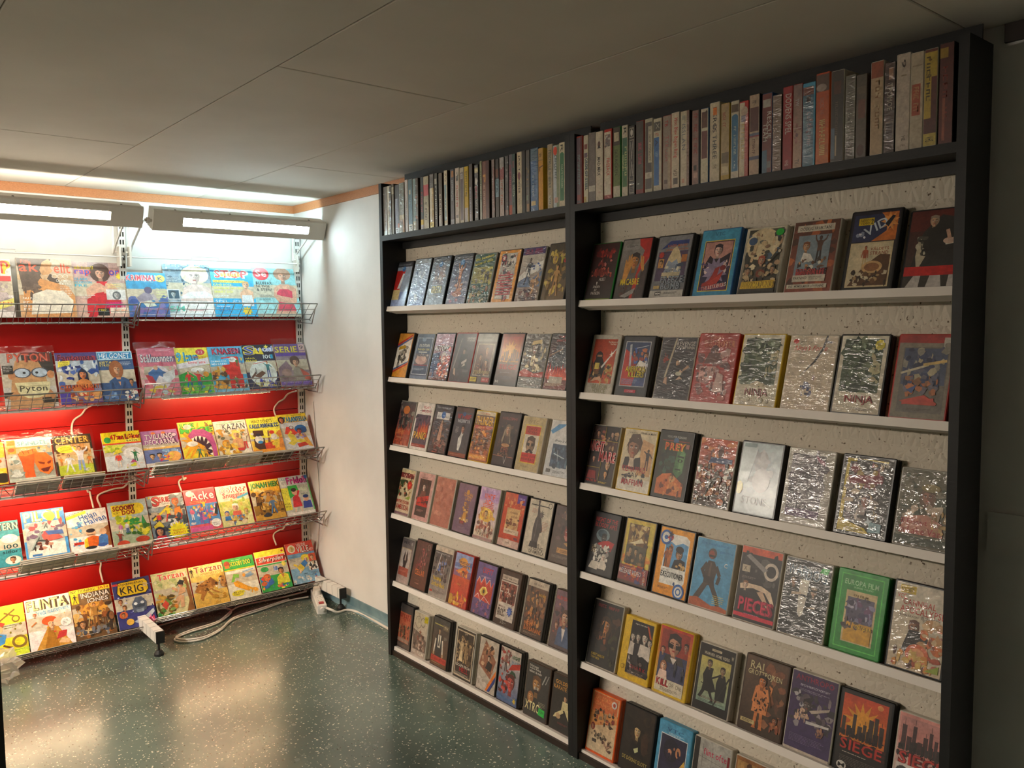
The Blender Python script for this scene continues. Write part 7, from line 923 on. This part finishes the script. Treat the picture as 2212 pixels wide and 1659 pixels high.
 ('-1.027,-.864,-.035,.189', 'dark blue comic with yellow octagon masthead and grey robot head', '', 'b 3a3c7c 3c3c78;n 0 20 100 80 40 3 8a90d0,5a60a8,c8ccf0,2c2c5c;p 201c24 8 104 14 134 86 136 94 126 94 102 84 92 16 92;p f0c828 10 104 16 132 85 134 92 125 92 103 83 94 17 94;t 16 122 66 9 2c2430 STJÄRNORNAS;t 18 98 62 22 2c2430 KRIG;r 0 126 14 6 e04848;p 5a6478 44 40 78 44 82 66 70 84 54 84 42 66;p 3a4454 46 62 78 64 74 54 50 54;e 52 66 5 4 e8ecf0;e 70 67 5 4 e8ecf0;p 8a98a8 50 48 72 50 70 40 54 40;p c8d0d8 60 20 96 44 98 34 70 8;p a8b0c0 40 16 70 30 80 22 54 8;h 14 78 7 d89868 6a3c28;h 22 60 7 d89868 5a3020;e 16 40 11 10 c86030;h 16 40 6 c88858 5a3020;e 30 18 10 9 e0b048;n 60 2 38 18 14 7 d84868,e8a0c0,b83c70;l 80 120 16 3 c8c8f0 4'),
 ('-.855,-.687,-.024,.191', 'pale green comic with red lettering and climbing man against trunk', '', 'b d8cc98 d8d8a0;t 16 116 72 18 d83838/f0e0d0 Tarzan;l 30 134 50 1 6a6a40;n 0 70 100 46 24 9 e0e0b0,c8d090,e8e8c8,b0c080;p 8a5a30 76 0 90 40 84 112 94 112 98 60 100 0;h 74 92 10 d8a078 20242c;p 20242c 60 88 74 108 86 102 80 90 68 94;p d8a880 62 60 84 66 84 82 70 82;p d8a880 58 56 72 62 60 34 48 26 44 34;p d8a880 66 56 78 58 74 24 64 20;p d8a880 62 70 48 84 50 90 66 80;n 2 10 50 60 40 8 8a6a34,c8a048,5a4a24,d88838,6a8a3c;p c84838 14 40 26 54 34 40 24 24;n 2 2 40 24 16 8 3a8a48,2c7038,8ab060;r 0 0 100 6 e0dcc0'),
 ('-.683,-.520,-.018,.188', 'tan comic with red brown serif heading and two spotted animals', '', 'b d8a848 f0d878;r 0 104 100 36 f0dc88;t 14 116 82 20 a84428/f0e0c0 Tarzan;t 30 106 62 7 c88838 APORNAS SON;m 6 104 32 c89060 3a2c20 5a3c24 0;n 0 50 100 50 12 14 e0b858,d8b050,e8c870;p a87034 4 56 16 76 44 88 62 84 70 70 58 56 40 50 24 28 16 30 22 46;p 8a5828 48 90 58 96 66 86 78 72 72 62 56 66;d 30 52 22 24 6 a87034;d 44 50 60 26 6 a87034;d 54 54 74 40 5 a87034;n 12 52 54 34 28 4 5a3818,c89450,7a4c20;p b07c40 82 70 90 94 98 92 100 50 84 58;n 82 52 18 40 12 3 4a2c14,d0a060;e 70 72 3 3 201408;p f0ead8 66 66 74 62 68 58;n 40 8 56 34 12 8 c89838,d8b060,b88830'),
 ('-.516,-.359,-.013,.195', 'green headed comic with yellow plane and green flying snake on white', '', 'b e8e0cc f0f0e8;r 0 102 100 38 38a848;t 22 112 66 16 f0e838/1c5a28 SCOOBY DOO;e 12 122 10 11 a8442c;p c87838 4 108 20 108 18 118 6 118;l 30 132 40 1 c8f0c8;r 0 98 100 4 f0e040;p 80b848 14 60 26 86 44 82 40 70 30 74 24 60;p f0a830 20 58 34 62 60 40 90 20 86 10 56 24 24 44;e 80 20 14 9 f0a830;p 88a8c8 60 76 84 84 84 70 66 66;d 56 88 92 92 4 88a8c8;d 56 70 90 74 3 7898b8;e 58 76 5 6 e8a040;e 30 20 22 10 f0e040;t 14 21 32 6 3a3410 48 sidor;l 14 18 30 2 5a4a10;n 40 6 56 14 8 6 e0d8b8,d8c8a0'),
 ('-.354,-.193,-.01,.2', 'green comic with red banner, white italic lettering and seated dark haired man', '', 'b 30a048 38a850;r 0 120 100 20 f8e840;r 0 92 100 28 f0e8dc;r 2 94 96 24 e04830;t 6 96 88 20 f8f4ec/5a1410i Silverpilen;e 92 130 4 4 c83828;e 22 76 13 9 38a050;d 14 74 30 82 1.2 1c5a28;r 52 66 14 14 3868b0;d 54 64 58 82 1.5 f0f0f0;d 61 64 65 82 1.5 f0f0f0;e 88 84 7 9 f0e060;h 74 62 11 d88848 201c20;p e8e040 54 18 96 18 94 46 82 52 66 50 56 40;p d88848 72 50 82 50 76 34;h 24 44 14 e07838 c86030;n 4 10 40 34 18 9 4080c8,e8a040,3868b0,d86838;p e84830 2 46 14 54 12 34;p d88848 50 14 72 22 70 12 54 6;n 60 4 38 12 10 6 e04848,e8e050,3868b0'),
 ('-.182,-.030,-.005,.213', 'blue comic with red header, white lettering and yellow haired flying boy', '', 'b 88b4d0 6898c0;r 0 102 100 38 e05040;e 20 120 14 14 f0e8d8;e 20 120 10 10 d8c888;h 20 120 6 f0c890 c8a030;t 40 124 34 11 f4f0e8 VILDE;t 38 104 44 20 f4f0e8/7a1c14 VILLE;t 84 106 14 8 f4f0e8 &CO;e 62 84 16 12 f0d840;h 62 78 10 f0c0a0 f0d840;p 3878b8 34 62 58 78 66 64 50 50;p f0d048 24 56 40 66 52 50 40 40 30 42;d 38 46 30 34 6 f0c8a0;d 26 60 14 66 7 f0d048;r 74 68 26 26 d85838;h 86 80 9 e8b088 8a4a28;r 66 38 34 26 f0ece4;n 68 40 30 22 14 6 d85838,3a3a3a,e8c8a0;l 4 92 26 4 2c4a6c 5;t 44 28 14 5 2c4058 NÄR;t 44 20 16 5 2c4058 DU ÄR;l 70 30 26 3 2c4a6c 4;n 2 4 60 20 14 6 d8d0c0,b8ccd8,f0ece4;m 84 6 22 e8b088 3878b8 d84838')]]
BN = ['top', 'second', 'third', 'fourth', 'lowest']
def magazine(r, x0, x1, v0, v1, label, art, sleeve, i, sd):
    (py, pz), t = MAGP[r]; a = math.radians(t); u = Vector((0, math.sin(a), math.cos(a))); n = Vector((0, -math.cos(a), math.sin(a)))
    off = (.0060 if i % 2 else 0.0)
    base = Vector((x0, py, pz)) + u*v0 + n*off
    w = x1-x0; h = v1-v0; th = .0052
    root = empty('magazine' if r == 0 else 'comic', label, 'magazine' if r == 0 else 'comic', frame(base, (1, 0, 0), u, n), 'magazines and comics in the %s baskets' % BN[r])
    # a slight bow, top edge falling back
    def zb(y): q = y/h; return -.004*q*q
    ny_ = 6; v = []; f = []
    for j in range(ny_+1):
        y = h*j/ny_
        v += [(0, y, zb(y)-th), (w, y, zb(y)-th), (w, y, zb(y)), (0, y, zb(y))]
    for j in range(ny_):
        o = 4*j
        f += [(o+3, o+2, o+6, o+7), (o+1, o, o+4, o+5), (o, o+3, o+7, o+4), (o+2, o+1, o+5, o+6)]
    f += [(0, 1, 2, 3), (4*ny_+3, 4*ny_+2, 4*ny_+1, 4*ny_)]
    MB().add(v, f).build('pages', M_PAGES, root)
    A = Art(w, h, MN, sd); A.run('b e8e4dc;' + art if False else art)
    nv = []
    # follow the bow: long edges are cut by hand only for the ground, small shapes just take the bow at their corners
    A2 = A
    g = []
    for (x, y, z) in A.v: g.append((x, y, z + zb(y) + .0009))
    A.v = g
    A.build('cover_print', M_GLOSS if r < 2 else M_PRINT, root)
    if sleeve:
        m = MB(); e = .010; tp = h+.032 if r else h
        R = random.Random(sd); nx, ny2 = 5, 8; vv = []
        for j in range(ny2+1):
            for k in range(nx+1):
                x = -e + (w+2*e)*k/nx; y = (tp)*j/ny2
                vv.append((x, y, zb(min(y, h)) + .0042 + .0012*R.uniform(-1, 1) - (.004*(y-h)/.03 if y > h else 0)))
        m.add(vv, [(j*(nx+1)+k, j*(nx+1)+k+1, (j+1)*(nx+1)+k+1, (j+1)*(nx+1)+k) for j in range(ny2) for k in range(nx)])
        m.build('plastic_sleeve', M_FILM, root, 0)
    return root
sd = 700
for r in range(5):
    for i, (pl, lab, sl, art) in enumerate(MAG[r]):
        sd += 1; x0, x1, v0, v1 = map(float, pl.split(','))
        magazine(r, x0+.0006, x1-.0006, v0, v1, lab + ', %s basket' % BN[r], art, sl, i, sd)
# comics lying flat in the third and fourth baskets, in front of the standing ones
FL = [(2, 0, -.855, -.69, 3, 'flat comics under the lilac comic'), (2, 0, -.68, -.52, 3, 'flat comics under the toothed jaws comic'), (2, 0, -.51, -.35, 3, 'flat comics under the jungle fighter comic'), (2, 0, -.34, -.18, 2, 'flat comics under the yellow comic'),
      (2, 1, -1.40, -1.24, 3, 'flat comics under the orange hood comic'), (2, 1, -1.225, -1.065, 3, 'flat comics under the football comic'), (3, 1, -1.40, -1.20, 3, 'flat comics under the rifle comic'), (3, 1, -1.19, -1.03, 2, 'flat comics under the stout man comic')]
R = random.Random(9)
for r, bay, x0, x1, nn, grp in FL:
    (ty, tz), (by, bz) = LIP[r]; dz = [b[4] for b in BASKETS if b[0] == r and b[1] == bay][0]
    T = Vector((0, ty, tz+dz)); B = Vector((0, by, bz+dz)); d = (T-B).normalized(); nrm = Vector((0, -d.z, d.y)); nrm = -nrm if nrm.z < 0 else nrm
    for k in range(nn):
        o = Vector((x0+R.uniform(-.004, .004), 0, 0)) + B + nrm*(.006+.0075*k) + d*(.004+.002*k)
        rt = empty('comic', {0: 'lowest', 1: 'middle', 2: 'topmost'}[k if nn == 3 else min(2, k*2)] + ' of the ' + grp + ', behind the basket lip', 'comic', frame(o, (1, 0, 0), d, nrm), grp)
        MB().box(0, 0, 0, x1-x0, .078, .0052).build('pages', M_PAGES, rt)
        MB().box(0, -.0006, -.0005, x1-x0, .0784, -.00005).box(0, -.0006, .00525, x1-x0, .0784, .0058).build('cover', CASES['wcwnycwc'[R.randrange(8)]], rt)
